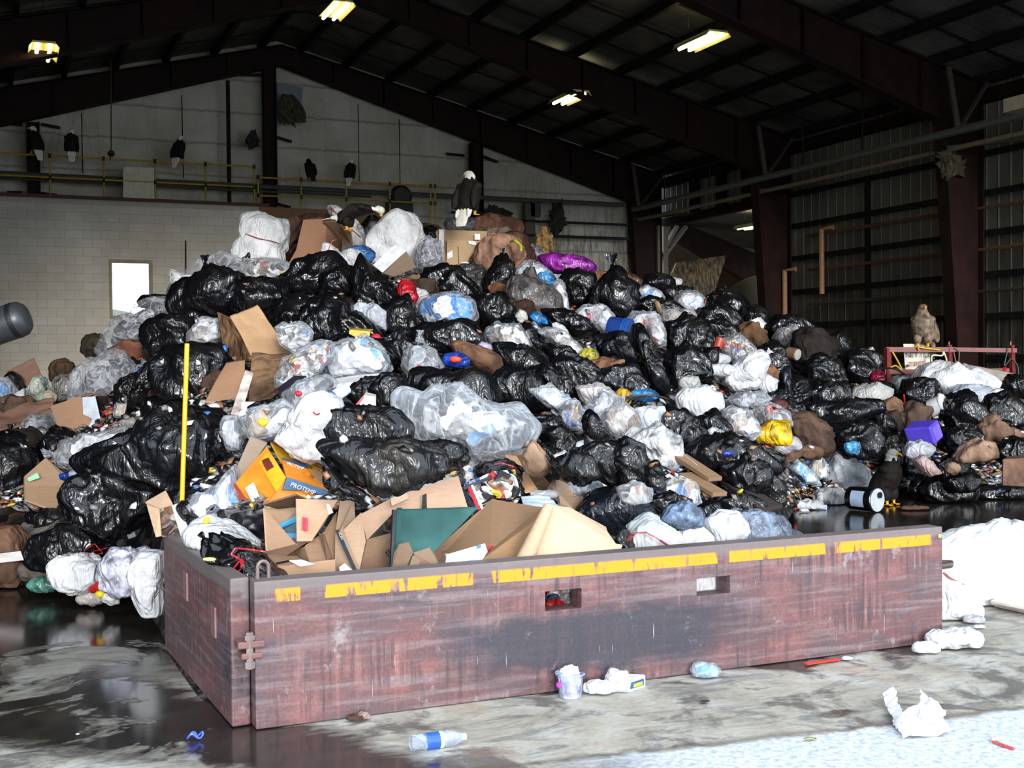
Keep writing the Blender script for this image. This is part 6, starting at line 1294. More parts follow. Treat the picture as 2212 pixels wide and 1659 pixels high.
bagd('W', (1176,1068,60,16), 7.5, 'torn white foam edge under the wet brown cardboard', name='foam_scrap', cat='foam')
sheet('cardboard_sheet', 'dark brown wet cardboard left of the torn tan box', 'cardboard', [(1195,1036,.1),(1222,1018,.2),(1262,1040,.1),(1215,1058,0)], 8.0, m_card((128,84,52), 1), bend=.05, seed=16, th=.02)
tb = panelbox('torn_carton', 'torn tan box piece with dark print right of the suitcase', 'cardboard', 7.5, [
    ('body', [[(1184,1052,.1),(1196,1036,.15),(1222,1048,.15),(1240,1072,.1),(1262,1080,.1),(1244,1110,-.1),(1208,1090,-.05),(1205,1070,.0)]], .03, m_card((208,166,132)))], None)
txt('DPI', 'lettering', tb, (1236, 1072), (1260, 1080), 7.5, 12, m_flat((92, 70, 58), .7), .08)
sheet('plastic_sheet', 'pale blue white plastic sheet behind the brown fibreboard', 'sheet', [(1125,1072,.1),(1185,1072,.1),(1215,1100,0),(1130,1092,0)], 7.3, m_flat((206,224,240), .3), bend=.06, seed=17)
bagd('P', (1262,1062,80,44), 7.8, 'clear whitish bag above the smooth black bag in the lower centre', name='translucent_bag', col=(200,205,212))
bagd('P', (1255,1045,44,24), 8.1, 'pale blue crumpled film behind the torn tan box piece', name='plastic_film', col=(205,220,238))
bagd('Bb', [(1242,1108),(1280,1075),(1330,1055),(1380,1068),(1430,1100),(1445,1130),(1390,1160),(1340,1160),(1300,1135)], 7.5, 'large smooth black bag above the bright tan folded sheet', stretch=(.8,1.,2.2), wr=.9)
bagd('B', [(1310,1150),(1350,1140),(1375,1170),(1370,1215),(1330,1215)], 7.0, 'black bag between the bright tan sheet and the white sacks')
bagd('P', [(1395,1095),(1430,1085),(1440,1110),(1400,1115)], 7.9, 'blue scrap edge on the black bag behind the white sacks', name='blue_plastic_scrap', col=(70,120,180))
SA = dict(amp=.7, wr=1.)
bagd('S', [(1353,1200),(1354,1165),(1372,1128),(1400,1113),(1432,1135),(1462,1180),(1470,1260),(1360,1260)], 7.1, 'white woven sack with a red stripe just behind the barrier', tie=([(1354,1172,.02),(1368,1152,-.06),(1395,1150,-.1),(1425,1166,-.1),(1460,1190,-.02)], (215,110,105)), **SA)
bagd('S', [(1438,1160),(1470,1122),(1500,1120),(1530,1148),(1560,1160),(1600,1180),(1590,1260),(1455,1260)], 7.35, 'middle bright white sack behind the barrier', **SA)
bagd('W', [(1532,1125),(1555,1108),(1590,1112),(1610,1135),(1604,1170),(1590,1200),(1545,1190)], 7.2, 'plump white bag standing up between the white sack and the grey bag', **SA)
bagd('P', [(1590,1110),(1640,1105),(1680,1125),(1710,1168),(1700,1200),(1600,1230),(1570,1180)], 7.7, 'pale grey tied bag at the right end inside the barrier', col=(138,150,170), neck='r', ear=False, stretch=(.8,1.,2.2))
bagd('B', [(1500,1090),(1550,1085),(1560,1120),(1530,1140),(1500,1120)], 8.0, 'black bag behind the plump white bag')
bagd('W', [(1500,1250),(1540,1238),(1600,1245),(1600,1300),(1510,1300)], 6.75, 'white bag seen through the right hole of the barrier')
bagd('C', [(1180,1265),(1220,1255),(1270,1270),(1265,1330),(1185,1330)], 6.35, 'bag of red and white rubbish seen through the left hole of the barrier', pal='red', cells=16.)
# outside right: bright white sacks
bagd('S', [(2000,1180),(2038,1160),(2065,1148),(2140,1140),(2212,1152),(2300,1190),(2300,1270),(2212,1280),(2150,1330),(2080,1310),(2010,1300)], 8.45, 'huge bright white sack outside the right end of the barrier', sub=6, push=0., dep=.6, **SA)
bagd('S', [(2010,1225),(2040,1230),(2075,1262),(2100,1305),(2098,1325),(2060,1346),(2000,1346)], 7.95, 'white sack with a red stripe leaning against the right end of the barrier', push=0., tie=([(2038,1236,-.0),(2055,1250,-.02),(2080,1262,.04)], (225,120,120)), **SA)
g = MB()
for k in range(3): g.slab([onZ(2140+4*k, 1300+4*k, .015+.02*(2-k)), onZ(2215, 1270+4*k, .015+.02*(2-k)), onZ(2290, 1300+4*k, .015+.02*(2-k)), onZ(2240, 1320+4*k, .015+.02*(2-k))], .015)
setp(g.build('board_stack', m_flat((216, 204, 192), .6)), 'thin stack of pale boards on the floor beside the huge white sack', 'board')
# ================================================================== litter on the floor
def flo(kind, u, v, w, h, label, **k):
    p = onZ(u, v+h*.4, 0.); d = float((p-CAM)@FWD); k.setdefault('push', 0.)
    return bagd(kind, (u, v, w, h), d, label, **k)
cs_ = empty('crumpled_sheet', onZ(1970, 1580), label='crumpled torn white sheet lying on the floor at lower right', cat='sheet')
M_sh = m_flat((240, 241, 245), .5, 0., .02)
def gsheet(pts, seed, bend): # points with heights in metres
    q = [onZ(u, v)+np.array([0, 0, h]) for u, v, h in pts]; n = 26; V = []
    for i in range(n+1):
        for j in range(n+1):
            a, b = i/n, j/n; V.append((q[0]*(1-a)+q[1]*a)*(1-b)+(q[3]*(1-a)+q[2]*a)*b)
    V = np.array(V); w = fbm(V*9+seed, seed, 3)+ridge(V*14, seed+2, True)*.6; V[:, 2] = np.maximum(V[:, 2]+w*bend, .004); V[:, 0] += fbm(V*20, seed+5)*.02
    o = link('torn_sheet', np_mesh(V, [(i*(n+1)+j, (i+1)*(n+1)+j, (i+1)*(n+1)+j+1, i*(n+1)+j+1) for i in range(n) for j in range(n)]), M_sh, cs_)
    m = o.modifiers.new('s', 'SOLIDIFY'); m.thickness = .002
gsheet([(1905,1512,.03),(1932,1512,.05),(1955,1582,.05),(1935,1580,.0)], 3, .022)
gsheet([(1925,1565,.02),(1990,1545,.06),(2060,1590,.02),(1950,1598,.0)], 6, .028)
gsheet([(1988,1522,.06),(2046,1556,.04),(2030,1585,.02),(1985,1580,.03)], 9, .024)
flo('W', 2060, 1383, 110, 40, 'wet white tissue clump beside the right end of the barrier', name='wet_tissue', cat='tissue', wr=2.)
flo('W', 2000, 1402, 50, 24, 'small white tissue lump under the right end of the barrier', name='wet_tissue', cat='tissue', wr=2.)
flo('W', 2105, 1340, 46, 18, 'grey white rag roll at the foot of the leaning white sack', name='rag', cat='rag', col=(196,194,198))
flo('W', 2115, 1355, 26, 10, 'small white scrap on the wet floor right of the grey rag', name='white_scrap', cat='scrap')
flo('C', 1524, 1450, 64, 34, 'crumpled clear bag with a red line at the foot of the barrier', pal='blueW')
flo('W', 1295, 1488, 60, 26, 'crumpled clear tissue right of the plastic tub', name='white_tissue', cat='tissue', wr=2.)
flo('W', 1335, 1473, 40, 46, 'crumpled white paper between the tub and the small printed box', name='crumpled_paper', cat='paper', wr=2.)
flo('K', 768, 1553, 34, 14, 'brown food scrap on the floor below the left part of the barrier', name='food_scrap', cat='scrap', col=(96,62,50), wr=2.5)
flo('W', 785, 1549, 24, 16, 'pale gristly scrap beside the brown food scrap below the barrier', name='food_scrap', cat='scrap', col=(170,140,128), wr=2.5)
flo('W', 1830, 1424, 24, 10, 'tiny white scrap in the puddle right of the red strip', name='white_scrap', cat='scrap')
p = onZ(422, 1594, .012); g = MB(); rq = random.Random(4)
for sx in (-.012, .012): g.tube([p+np.array([sx+.02*math.cos(t)*(1+.2*rq.random()), .016*math.sin(t), .012+.012*math.sin(t*2+sx*90)]) for t in np.linspace(0, 6.2, 14)], .0045, 6)
setp(g.build('bottle_ring', m_flat((70, 105, 235), .3), None, smooth=True), 'bright blue plastic ring on the wet floor at lower left', 'ring')
flo('W', 168, 1588, 8, 8, 'tiny white pellet on the wet floor at lower left', name='foam_pellet', cat='scrap')
flo('X', 1523, 1517, 20, 8, 'small dark leaf like scrap on the dry floor below the barrier', name='dark_scrap', cat='scrap', col=(46,36,42))
flo('X', 1750, 1598, 26, 7, 'small yellow green wrapper on the floor at lower right', name='snack_wrapper', cat='wrapper', col=(190,190,90))
g = MB(); g.bar(onZ(1740, 1434, .01), onZ(1811, 1424, .01), .03, .008); setp(g.build('red_strip', m_flat((226, 56, 44), .4)), 'flat bright red plastic strip at the foot of the barrier', 'strip')
g = MB(); g.bar(onZ(2145, 1602, .008), onZ(2190, 1618, .008), .014, .008); g.build('straw', m_flat((206, 76, 70), .4)); o = bpy.data.objects['straw']; setp(o, 'thin red straw on the concrete at the lower right corner', 'straw')
flo('W', 2152, 1598, 22, 12, 'white scrap at the end of the thin red straw', name='white_scrap', cat='scrap')
# tub
p = onZ(1232, 1505); s_ = float((p-CAM)@FWD)/FPX; tub = empty('plastic_tub', p, label='clear plastic tub stuffed with white paper at the foot of the barrier', cat='tub')
g = MB(); g.lathe([(24*s_, 0), (28*s_, 46*s_), (29*s_, 52*s_)], p+np.array([0, 0, .002]), (0, 0, 1), 24, True); g.build('body', m_bag((205, 208, 238), None, .2, .3), tub, smooth=True)
g = MB(); g.lathe([(28*s_, 50*s_), (33*s_, 50*s_), (33*s_, 53*s_), (28*s_, 53*s_)], p, (0, 0, 1), 24, False); g.build('rim', m_bag((190, 205, 225), None, .2, .3), tub, smooth=True)
W_, Fc, c, *_ = blob((1232, 1470, 44, 48), 5, 4, None, hard=1, wr=2.); c = p+np.array([0, 0, 44*s_]); W_ *= (26*s_)/max(np.ptp(W_[:, 0])/2, 1e-6)
place('paper_filling', W_, Fc, c, m_flat((236, 236, 240), .6, 0., .03), tub)
g = MB(); g.lathe([(6*s_, 0), (6*s_, .01)], p+np.array([-27*s_, -.01, 30*s_]), (-1, -.3, 0), 12); g.build('pink_button', m_flat((215, 80, 205), .4), tub)
# small box
g = MB(); p = onZ(1378, 1492); a = onZ(1356, 1494); b = onZ(1392, 1482); up = np.array([0, 0, .055])
bx_ = empty('tea_box', p, label='small white and blue printed box lying at the foot of the barrier', cat='box')
g.slab([a, b, b+up, a+up], .012); q = a+np.array([-.1, .06, 0.]); g.slab([a+up, b+up, b+up+np.array([-.08, .06, .0]), q+up], .01); g.slab([a, a+up, q+up, q], .01); g.build('body', m_flat((222, 228, 236), .45), bx_)
g = MB(); g.slab([a+(b-a)*.12+up*.2-np.array([0, .008, 0]), a+(b-a)*.9+up*.2-np.array([0, .008, 0]), a+(b-a)*.9+up*.8-np.array([0, .008, 0]), a+(b-a)*.12+up*.8-np.array([0, .008, 0])], .006); g.build('blue_panel', m_flat((50, 90, 140), .5), bx_)
g = MB(); g.slab([a+(b-a)*.3+up*.3-np.array([0, .013, 0]), a+(b-a)*.8+up*.3-np.array([0, .013, 0]), a+(b-a)*.8+up*.6-np.array([0, .013, 0]), a+(b-a)*.3+up*.6-np.array([0, .013, 0])], .004); g.build('yellow_panel', m_flat((226, 200, 50), .5), bx_)
# water bottle lying down
a = onZ(884, 1606, .036); b = onZ(1010, 1590, .036); L = np.linalg.norm(b-a); ax = (b-a)/L; r = .036
wb = empty('water_bottle', (a+b)/2*np.array([1, 1, 0]), label='clear plastic water bottle with a blue label lying on the wet floor', cat='bottle')
prof = [(r*.5, 0), (r*.95, .008)]
for k in range(14): t = .015+k*.012; prof.append((r*(1. if k % 2 else .955), t))
prof += [(r*.97, .19), (r*.8, .215), (r*.5, .238), (r*.36, .25), (r*.36, L-.03)]
MB().lathe(prof, a, ax, 28).build('body', m_film((200, 215, 235), .5), wb, smooth=True)
MB().lathe([(r*1.01, .075), (r*1.01, .15)], a, ax, 28, False).build('label', m_flat((40, 92, 196), .35), wb, smooth=True)
MB().lathe([(r*1.02, .135), (r*1.02, .15)], a, ax, 28, False).build('label_band', m_flat((225, 232, 240), .35), wb, smooth=True)
MB().lathe([(r*.42, L-.03), (r*.42, L-.008), (r*.3, L-.006)], a, ax, 20).build('bottle_top', m_flat((225, 232, 245), .35), wb, smooth=True)
q = a+ax*.085+np.array([0, 0, 0])-FWD*(r*1.06)*.8+np.array([0, 0, r*.35]); text('AQUAFINA', 'lettering', wb, q, ax, -FWD*.9+np.array([0, 0, .45]), .016, Wt, .0004)
# ground bucket (black pail lying on its side)
p0 = onZ(1870, 1107); d0 = float((p0-CAM)@FWD); r = 27*d0/FPX
a = onZ(1838, 1101)+UP*r; b = onZ(1894, 1107)+UP*r; ax = (b-a)/np.linalg.norm(b-a); L = np.linalg.norm(b-a)
pk = empty('black_pail', ((a+b)/2)*np.array([1, 1, 0]), label='black pail with a pale grey lid lying on the wet floor beside the eagle', cat='bucket')
MB().lathe([(r*.9, 0), (r*.92, .01), (r, L*.97)], a, ax, 30).build('body', m_flat((14, 14, 16), .25), pk, smooth=True)
MB().lathe([(r*1.03, L*.95), (r*1.03, L), (r*.98, L+.006)], a, ax, 30).build('rim', m_flat((20, 20, 22), .3), pk, smooth=True)
MB().lathe([(r*.93, L+.004), (r*.93, L+.012)], a, ax, 30).build('lid', m_flat((190, 196, 202), .4), pk, smooth=False)
sp = b+ax*.015+np.array([.0, 0, r*.4])+RIGHT*.02; MB().lathe([(.035, 0), (.035, .012)], sp, ax, 16).build('spout_cap', m_flat((22, 24, 40), .4), pk)
g = MB(); rr = []; sd = np.cross(ax, UP); sd /= np.linalg.norm(sd)
if sd@FWD > 0: sd = -sd
for t in np.linspace(-.6, .75, 8): rr.append(t)
ring = [a+ax*L*.25+r*1.01*(sd*math.cos(t)+UP*math.sin(t)) for t in rr]; ring2 = [q+ax*L*.5 for q in ring]
g.add(ring+ring2, [(i, i+1, 9+i, 8+i) for i in range(7)]); g.build('label', m_flat((176, 196, 222), .5), pk)
# litter by the pail
flo('W', 1790, 1075, 66, 34, 'crumpled white paper left of the black pail', name='crumpled_paper', cat='paper', wr=2.)
flo('W', 1745, 1092, 60, 20, 'white scraps on the wet floor at the foot of the right slope', name='white_scrap', cat='scrap', wr=2.)
flo('W', 1815, 1080, 24, 22, 'small white cup left of the black pail', name='white_cup', cat='cup')
flo('W', 1737, 1103, 20, 10, 'tiny white cup on its side on the wet floor', name='white_cup', cat='cup')
q0 = onZ(1750, 1094, .03); q1 = onZ(1785, 1096, .03); g = MB().tube([q0, q1], .03, 14); setp(g.build('white_tube', m_flat((206, 214, 230), .4), None, smooth=True), 'short white printed tube on the wet floor left of the black pail', 'tube')
flo('K', 1975, 1098, 60, 10, 'flattened brown scrap on the wet floor right of the ground eagle', name='torn_carton', col=(120,80,62))
# white bucket at right in heap
o, a_, b_, r_ = cyl('white_bucket', 'white plastic bucket lying on its side in the right of the heap', 'bucket', (2012,882), (2040,870), 20, heap(2028,885)-1.7, m_flat((228,228,232), .35), dd=-.12)
MB().lathe([(r_*1.06, 0), (r_*1.06, .02)], a_+(b_-a_)*.9, b_-a_, 24, True).build('rim', m_flat((235,235,238), .35), o, smooth=True)
# purple bin
pbin = empty('purple_bin', P(1995, 950, heap(1995, 950)-1.9), label='bright purple plastic bin upside down at the right of the heap', cat='bin')
def taper_box(c, axes, dims, k=.86):
    ax, ay, az = [np.asarray(a, float)/np.linalg.norm(a) for a in axes]; w, d_, h = dims; V = []
    for z, q in ((-h/2, 1.), (h/2, k)):
        for sx, sy in ((-1, -1), (1, -1), (1, 1), (-1, 1)): V.append(c+ax*sx*w/2*q+ay*sy*d_/2*q+az*z)
    return V, [(0, 3, 2, 1), (4, 5, 6, 7), (0, 1, 5, 4), (1, 2, 6, 5), (2, 3, 7, 6), (3, 0, 4, 7)]
c_ = P(1996, 936, heap(1995, 950)-1.9); az = (RIGHT*.62-FWD*.72-DOWN*.12); ax = RIGHT*.68+FWD*.55+DOWN*.05; ax = ax-az/np.linalg.norm(az)**2*(ax@az); rr_ = .45
ay = np.cross(az, ax); ax2 = ax/np.linalg.norm(ax)*math.cos(rr_)+ay/np.linalg.norm(ay)*math.sin(rr_); ay = np.cross(az, ax2)
V, Fc = taper_box(c_, (ax2, ay, az), (.25, .25, .32)); g = MB(); g.add(V, Fc); g.build('body', m_flat((92,72,205), .35), pbin, bev=.02)
V, Fc = taper_box(c_+az/np.linalg.norm(az)*.165, (ax2, ay, az), (.16, .16, .015), 1.); g = MB(); g.add(V, Fc); g.build('base_rim', m_flat((110,92,226), .35), pbin, bev=.006)
# ================================================================== EAGLES
def mk_feather(c1, c2, sc=60.):
    n = NT('feathers'); v = n.coord('Object', scale=(1, 1, .45)); f = n.voro(v, sc); g = n.noise(v, 22., 3., .6)
    return n.done(n.bsdf(n.mix(n.ramp(g, [(.35, 0.), (.7, 1.)]), lin(c1), lin(c2)), .75, 0., n.bump(f, .5, .004), spec=.25))
F_dark = mk_feather((16, 13, 11), (34, 27, 22)); F_white = mk_feather((232, 228, 214), (205, 198, 178)); F_beak = m_flat((226, 168, 44), .4)
F_brown = mk_feather((74, 58, 46), (150, 130, 108), 30.); F_mott = mk_feather((150, 132, 112), (70, 54, 44), 30.); F_bronze = mk_feather((70, 50, 28), (150, 116, 66), 34.)
F_eye = m_flat((200, 180, 60), .2)
def loft(bm, rings, k=16):
    """rings: (centre xyz, ru (side), rv (in plane), tangent angle)"""
    rows = []
    for i, (c, ru, rv) in enumerate(rings):
        a = rings[max(i-1, 0)][0]; b = rings[min(i+1, len(rings)-1)][0]; t = Vector(b)-Vector(a); t.normalize()
        s = Vector((0, 1, 0)); w = t.cross(s).normalized()
        rows.append([bm.verts.new(Vector(c)+s*ru*math.cos(q)+w*rv*math.sin(q)) for q in [2*math.pi*j/k for j in range(k)]])
    for r0, r1 in zip(rows[:-1], rows[1:]):
        for j in range(k): bm.faces.new([r0[j], r0[(j+1) % k], r1[(j+1) % k], r1[j]])
    bm.faces.new(rows[0][::-1]); bm.faces.new(rows[-1])
def eagle_mesh(turn=0., bow=0., young=False, hunch=0.):
    """perched eagle facing +x, feet at z=0; turn = head yaw, bow = head lowered forward"""
    bm = bmesh.new()
    tail = [((-.21, 0, -.17), .050, .006), ((-.19, 0, -.10), .062, .012), ((-.15, 0, .0), .055, .022), ((-.115, 0, .09), .065, .05)]
    body = tail+[((-.075, 0, .17), .095, .085), ((-.03, 0, .25), .118, .11), ((.0, 0, .33), .122, .115), ((.015, 0, .41), .105, .098), ((.02, 0, .46), .08, .076)]
    nk = [((.022, 0, .505), .060, .060), ((.028, 0, .545), .050, .052)]
    loft(bm, body+nk)
    def ball(c, r, sx=1, sy=1, sz=1, m=None, sub=3):
        q = bmesh.ops.create_icosphere(bm, subdivisions=sub, radius=r)['verts']
        for v in q:
            v.co = Vector((v.co.x*sx, v.co.y*sy, v.co.z*sz))
            if m is not None: v.co = m@v.co
            v.co += Vector(c)
        return q
    # folded wings: long shells reaching past the tail base
    for s in (-1, 1):
        m = Matrix.Rotation(math.radians(24), 3, 'Y')@Matrix.Rotation(math.radians(4*s), 3, 'X')
        ball((-.055, s*.088, .26), .2, .44, .20, 1.05, m); ball((-.105, s*.05, .10), .15, .30, .16, 1.1, m); ball((.0, s*.085, .40), .07, .9, .6, .8)
        # legs with feathered thighs, shank, toes
        ball((.0, s*.052, .13), .055, .95, .8, 1.5); loft(bm, [((.005, s*.052, .09), .016, .016), ((.01, s*.052, .015), .012, .012)], 8)
        for an in (-28, 0, 28, 180):
            d = Vector((math.cos(math.radians(an)), math.sin(math.radians(an)), 0)); L = .055 if an != 180 else .035; o_ = Vector((.01, s*.052, .012))
            for q in range(4): ball(o_+d*L*(q+.5)/4+Vector((0, 0, .004*math.sin(q))), .0095, 1, 1, 1, None, 1)
    # head group, moved by turn / bow
    H0 = Vector((.03, 0, .575)); n0 = len(bm.verts); bm.verts.index_update()
    ball((.03, 0, .575), .052, 1.0, .86, .92); ball((.055, 0, .568), .036, 1.2, .8, .8); ball((.01, 0, .545), .052, .95, .9, 1.)
    # brow ridges and hooked beak
    for s in (-1, 1): ball((.062, s*.026, .59), .014, 1.5, .6, .6, None, 2)
    for q, (x, z, r) in enumerate(((.085, .572, .023), (.103, .570, .020), (.118, .563, .015), (.127, .551, .010), (.130, .540, .006))): ball((x, 0, z), r, 1, .65, .95, None, 2)
    bm.verts.ensure_lookup_table()
    T = Matrix.Translation(Vector((.015, 0, .52)))@Matrix.Rotation(math.radians(turn), 4, 'Z')@Matrix.Rotation(math.radians(bow*.35), 4, 'Y')@Matrix.Translation(-Vector((.015, 0, .52)))
    for v in bm.verts[n0:]: v.co = T@v.co
    me = bpy.data.meshes.new('e'); bmesh.ops.recalc_face_normals(bm, faces=bm.faces); bm.to_mesh(me); bm.free()
    o = bpy.data.objects.new('tmp', me); COL.objects.link(o); m = o.modifiers.new('r', 'REMESH'); m.mode = 'VOXEL'; m.voxel_size = .0062
    sm = o.modifiers.new('s', 'SMOOTH'); sm.factor = .5; sm.iterations = 3
    bpy.context.view_layer.update(); me2 = bpy.data.meshes.new_from_object(o.evaluated_get(bpy.context.evaluated_depsgraph_get())); bpy.data.objects.remove(o)
    mats = [F_dark, F_white, F_beak] if not young else [F_brown, F_mott, F_beak]
    if young == 3: mats = [F_dark, F_dark, F_dark]
    if young == 2: mats = [F_bronze, F_bronze, F_beak]
    me2.materials.clear()
    for q in mats: me2.materials.append(q)
    Ti = T.inverted()
    co = np.empty(len(me2.polygons)*3); me2.polygons.foreach_get('center', co); co = co.reshape(-1, 3); idx = np.zeros(len(co), int)
    for i, c in enumerate(co):
        h = Ti@Vector(c)
        if c[2] > .49 and (h-H0).length < .16 and h.z > .512+.02*math.sin(h.y*140):
            idx[i] = 2 if (h.x > .082 and abs(h.y) < .02 and h.z < .60) else (1 if not young else 0)
        elif c[2] < .07+.01*math.sin(c[1]*200) and c[0] < -.10: idx[i] = 1 if not young else 0
        elif c[2] < .062 and c[0] > -.05: idx[i] = 2
        elif young and c[0] > .02 and c[2] < .40: idx[i] = 1
    # bow the whole bird forward about the feet
    if bow:
        V = np.empty(len(me2.vertices)*3); me2.vertices.foreach_get('co', V); V = V.reshape(-1, 3)
        k = np.clip((V[:, 2]-.08)/.45, 0, 1); k = np.maximum(k, np.clip((-V[:, 0]-.05)/.06, 0, 1)*(V[:, 2] < .36)); an = np.radians(bow)*k; x, z = V[:, 0].copy(), V[:, 2]-.1
        V[:, 0] = np.where(k > 0, x*np.cos(an)+z*np.sin(an), x); V[:, 2] = np.where(k > 0, -x*np.sin(an)+z*np.cos(an)+.1, V[:, 2]); me2.vertices.foreach_set('co', V.ravel())
    me2.polygons.foreach_set('material_index', idx.astype(np.int32)); me2.polygons.foreach_set('use_smooth', [True]*len(idx)); me2.update(); return me2
E_up = eagle_mesh(0); E_tl = eagle_mesh(60); E_tr = eagle_mesh(-50); E_bow = eagle_mesh(0, 62); E_hid = eagle_mesh(20, 16, 3); E_yg = eagle_mesh(35, 0, 1); E_br = eagle_mesh(0, 0, 2)
BACKYAW = math.atan2(FWD[1], FWD[0])
def eagle(me, foot, yaw, scale, label, wide=1.25):
    """yaw: 0 = facing straight at the camera, 180 = back to it, 90 = facing picture left"""
    o = bpy.data.objects.new('eagle', me); COL.objects.link(o); o.location = Vector([float(x) for x in foot])
    to_cam = math.atan2(CAM[1]-foot[1], CAM[0]-foot[0]); o.rotation_euler = (0, 0, to_cam-math.radians(yaw)); o.scale = (scale*1.1, scale*wide, scale)
    return setp(o, label, 'eagle', 'eagles in the waste hall')
# ---- guard rail on the block wall
RY = 29.62
def rail_pt(u, v): return onY(u, v, RY)
yel = m_flat((176, 142, 38), .5); blk = m_flat((24, 22, 20), .6)
gr = empty('guard_rail', (3., RY, 5.58), label='yellow pipe guard rail along the top of the block wall', cat='railing')
zt, zm, x1 = 6.47, 5.98, onY(548, 368, RY)[0]
g = MB(); g.tube([(XL, RY, zt), (x1, RY, zt)], .022, 8); g.build('top_rail', yel, gr, smooth=True)
g = MB(); g.tube([(XL, RY, zm), (x1, RY, zm)], .022, 8); g.build('middle_rail', yel, gr, smooth=True)
for u in (-10, 108, 224, 335, 444, 549):
    x = onY(u, 380, RY)[0]; g = MB(); g.tube([(x, RY, 5.56), (x, RY, zt)], .022, 8); ps = g.build('post', yel, gr, smooth=True)
    for z in (zm, zt): g = MB(); g.tube([(x, RY, z-.05), (x, RY, z+.05)], .036, 8); g.build('fitting', blk, ps, smooth=True)
g2 = empty('guard_rail', (8., RY, 5.4), label='lower yellow pipe guard rail behind the crest of the heap', cat='railing')
xa, xb = onY(556, 388, RY)[0], onY(940, 408, RY)[0]
for nm, z in (('top_rail', 6.22), ('middle_rail', 5.78)):
    g = MB(); g.tube([(xa, RY, z), (xb, RY, z)], .022, 8); g.build(nm, yel, g2, smooth=True)
for u in (558, 651, 748, 842, 930, 940):
    x = onY(u, 420, RY)[0]; g = MB(); g.tube([(x, RY, 5.0), (x, RY, 6.22)], .022, 8); ps = g.build('post', yel, g2, smooth=True)
    for z in (5.78, 6.22): g = MB(); g.tube([(x, RY, z-.05), (x, RY, z+.05)], .036, 8); g.build('fitting', blk, ps, smooth=True)
g = MB(); g.box((x1+.1, RY-.08, 5.18), (xb-1.2, RY+.1, 5.50)); struct(g.build('trim_3', m_card((150, 108, 70))))
g = MB(); g.slab([rail_pt(266, 360), rail_pt(333, 363), rail_pt(333, 437), rail_pt(266, 434)], .03); o = g.build('metal_panel', m_flat((190, 178, 150), .35)); setp(o, 'pale metal sheet fixed to the yellow rail above the block wall window', 'panel')
for (u, v, me, yaw, lab) in ((75, 348, E_tl, 150, 'bald eagle on the yellow rail in front of the dark post at far left'), (155, 346, E_tr, 180, 'bald eagle on the yellow rail second from the left end'),
        (388, 360, E_tr, 215, 'bald eagle on the yellow rail right of the pale metal sheet'), (671, 397, E_hid, 165, 'dark hunched eagle with hidden head on the lower yellow rail'), (758, 398, E_tr, 200, 'bald eagle on the lower yellow rail right of the hunched one')):
    f = onY(u, v, RY); z = zt+.022 if u < 550 else 6.242; eagle(me, (f[0], RY, z), yaw, 1.02 if u < 550 else .9, lab)
# dark round fan
g = MB(); c = onY(865, 425, 30.0); g.lathe([(.28, 0), (.30, .05), (.22, .14)], c, (0, -1, 0), 20); g.bar(c-np.array([0, 0, .25]), c-np.array([0, 0, .75]), .08, .08); setp(g.build('exhaust_fan', blk), 'dark round fan on the back wall behind the lower yellow rail', 'fan')
g = MB(); c = onY(862, 445, 29.9); g.box((c[0]-.35, 29.8, c[2]-.2), (c[0]+.35, 29.95, c[2]+.1)); setp(g.build('junction_box', blk), 'dark box under the round fan on the back wall', 'box')
# birds on the heap
def crest(u, v, dz=-.4): return P(u, v, heap(u, v)+dz)
eagle(E_tl, P(1014, 466, 18.7), 212, 1.12, 'large bald eagle standing on top of the heap with its back turned', 1.6)
eagle(E_bow, P(752, 500, 18.4), -70, 1.1, 'bald eagle bending down to feed on the left of the crest', 1.5)
eagle(E_br, crest(1176, 553, -.5), 180, .82, 'bronze brown young eagle perched beside the bright purple bag', 1.5)
FRD = heap(2000, 850)+.1
eagle(E_yg, P(1994, 751, FRD), 25, 1.0, 'mottled young eagle perched on the red steel frame', 1.45)
p_ = onZ(1922, 1092); eagle(E_up, p_, -62, 1.05, 'bald eagle standing on the wet floor behind the black pail', 1.45)
# ================================================================== RED STEEL FRAME
redm = m_flat((112, 36, 32), .5)
fr = empty('steel_cage', P(2050, 840, FRD)-np.array([0, 0, .3]), label='red steel pipe frame standing at the right end of the heap', cat='frame')
for a, b, w in (((1913, 755), (2060, 755), .07), ((2060, 755), (2195, 757), .06), ((1917, 752), (1917, 830), .08), ((2050, 745), (2052, 800), .06), ((2185, 745), (2188, 820), .06), ((1910, 803), (2000, 803), .07)):
    g = MB(); g.bar(P(a[0], a[1], FRD), P(b[0], b[1], FRD), w, w); g.build('rail' if abs(a[1]-b[1]) < 5 else 'upright', redm, fr)
g = MB(); g.bar(P(1917, 800, FRD+1.2), P(2190, 800, FRD+1.2), .06, .06); g.bar(P(2052, 755, FRD), P(2060, 757, FRD+1.2), .05, .05); g.build('rear_rail', redm, fr)
for u in (2050, 2183): g = MB(); g.tube([P(u, 746, FRD), P(u, 738, FRD)], .012, 6); g.build('pin', m_flat((120, 100, 84), .5), fr)
g = MB(); g.bar(P(2172, 795, FRD-.05), P(2156, 830, FRD-.2), .04, .04); setp(g.build('red_bar', m_flat((176, 46, 52), .5)), 'short red bar hanging at the right post of the red frame', 'bar')
sg = panelbox('painted_sign', 'dirty white board lettered NET / LINE TIRES inside the red frame', 'sign', FRD+.12, [('body', [[(1951,743,0),(1992,743,0),(2008,760,0),(2009,795,0),(1955,800,0)]], .02, m_flat((206,196,178), .6, 0., .15))], None)
txt('NET / LINE', 'lettering', sg, (1957, 772), (2004, 771), FRD+.12, 14.5, m_flat((24, 20, 20), .6), .04)
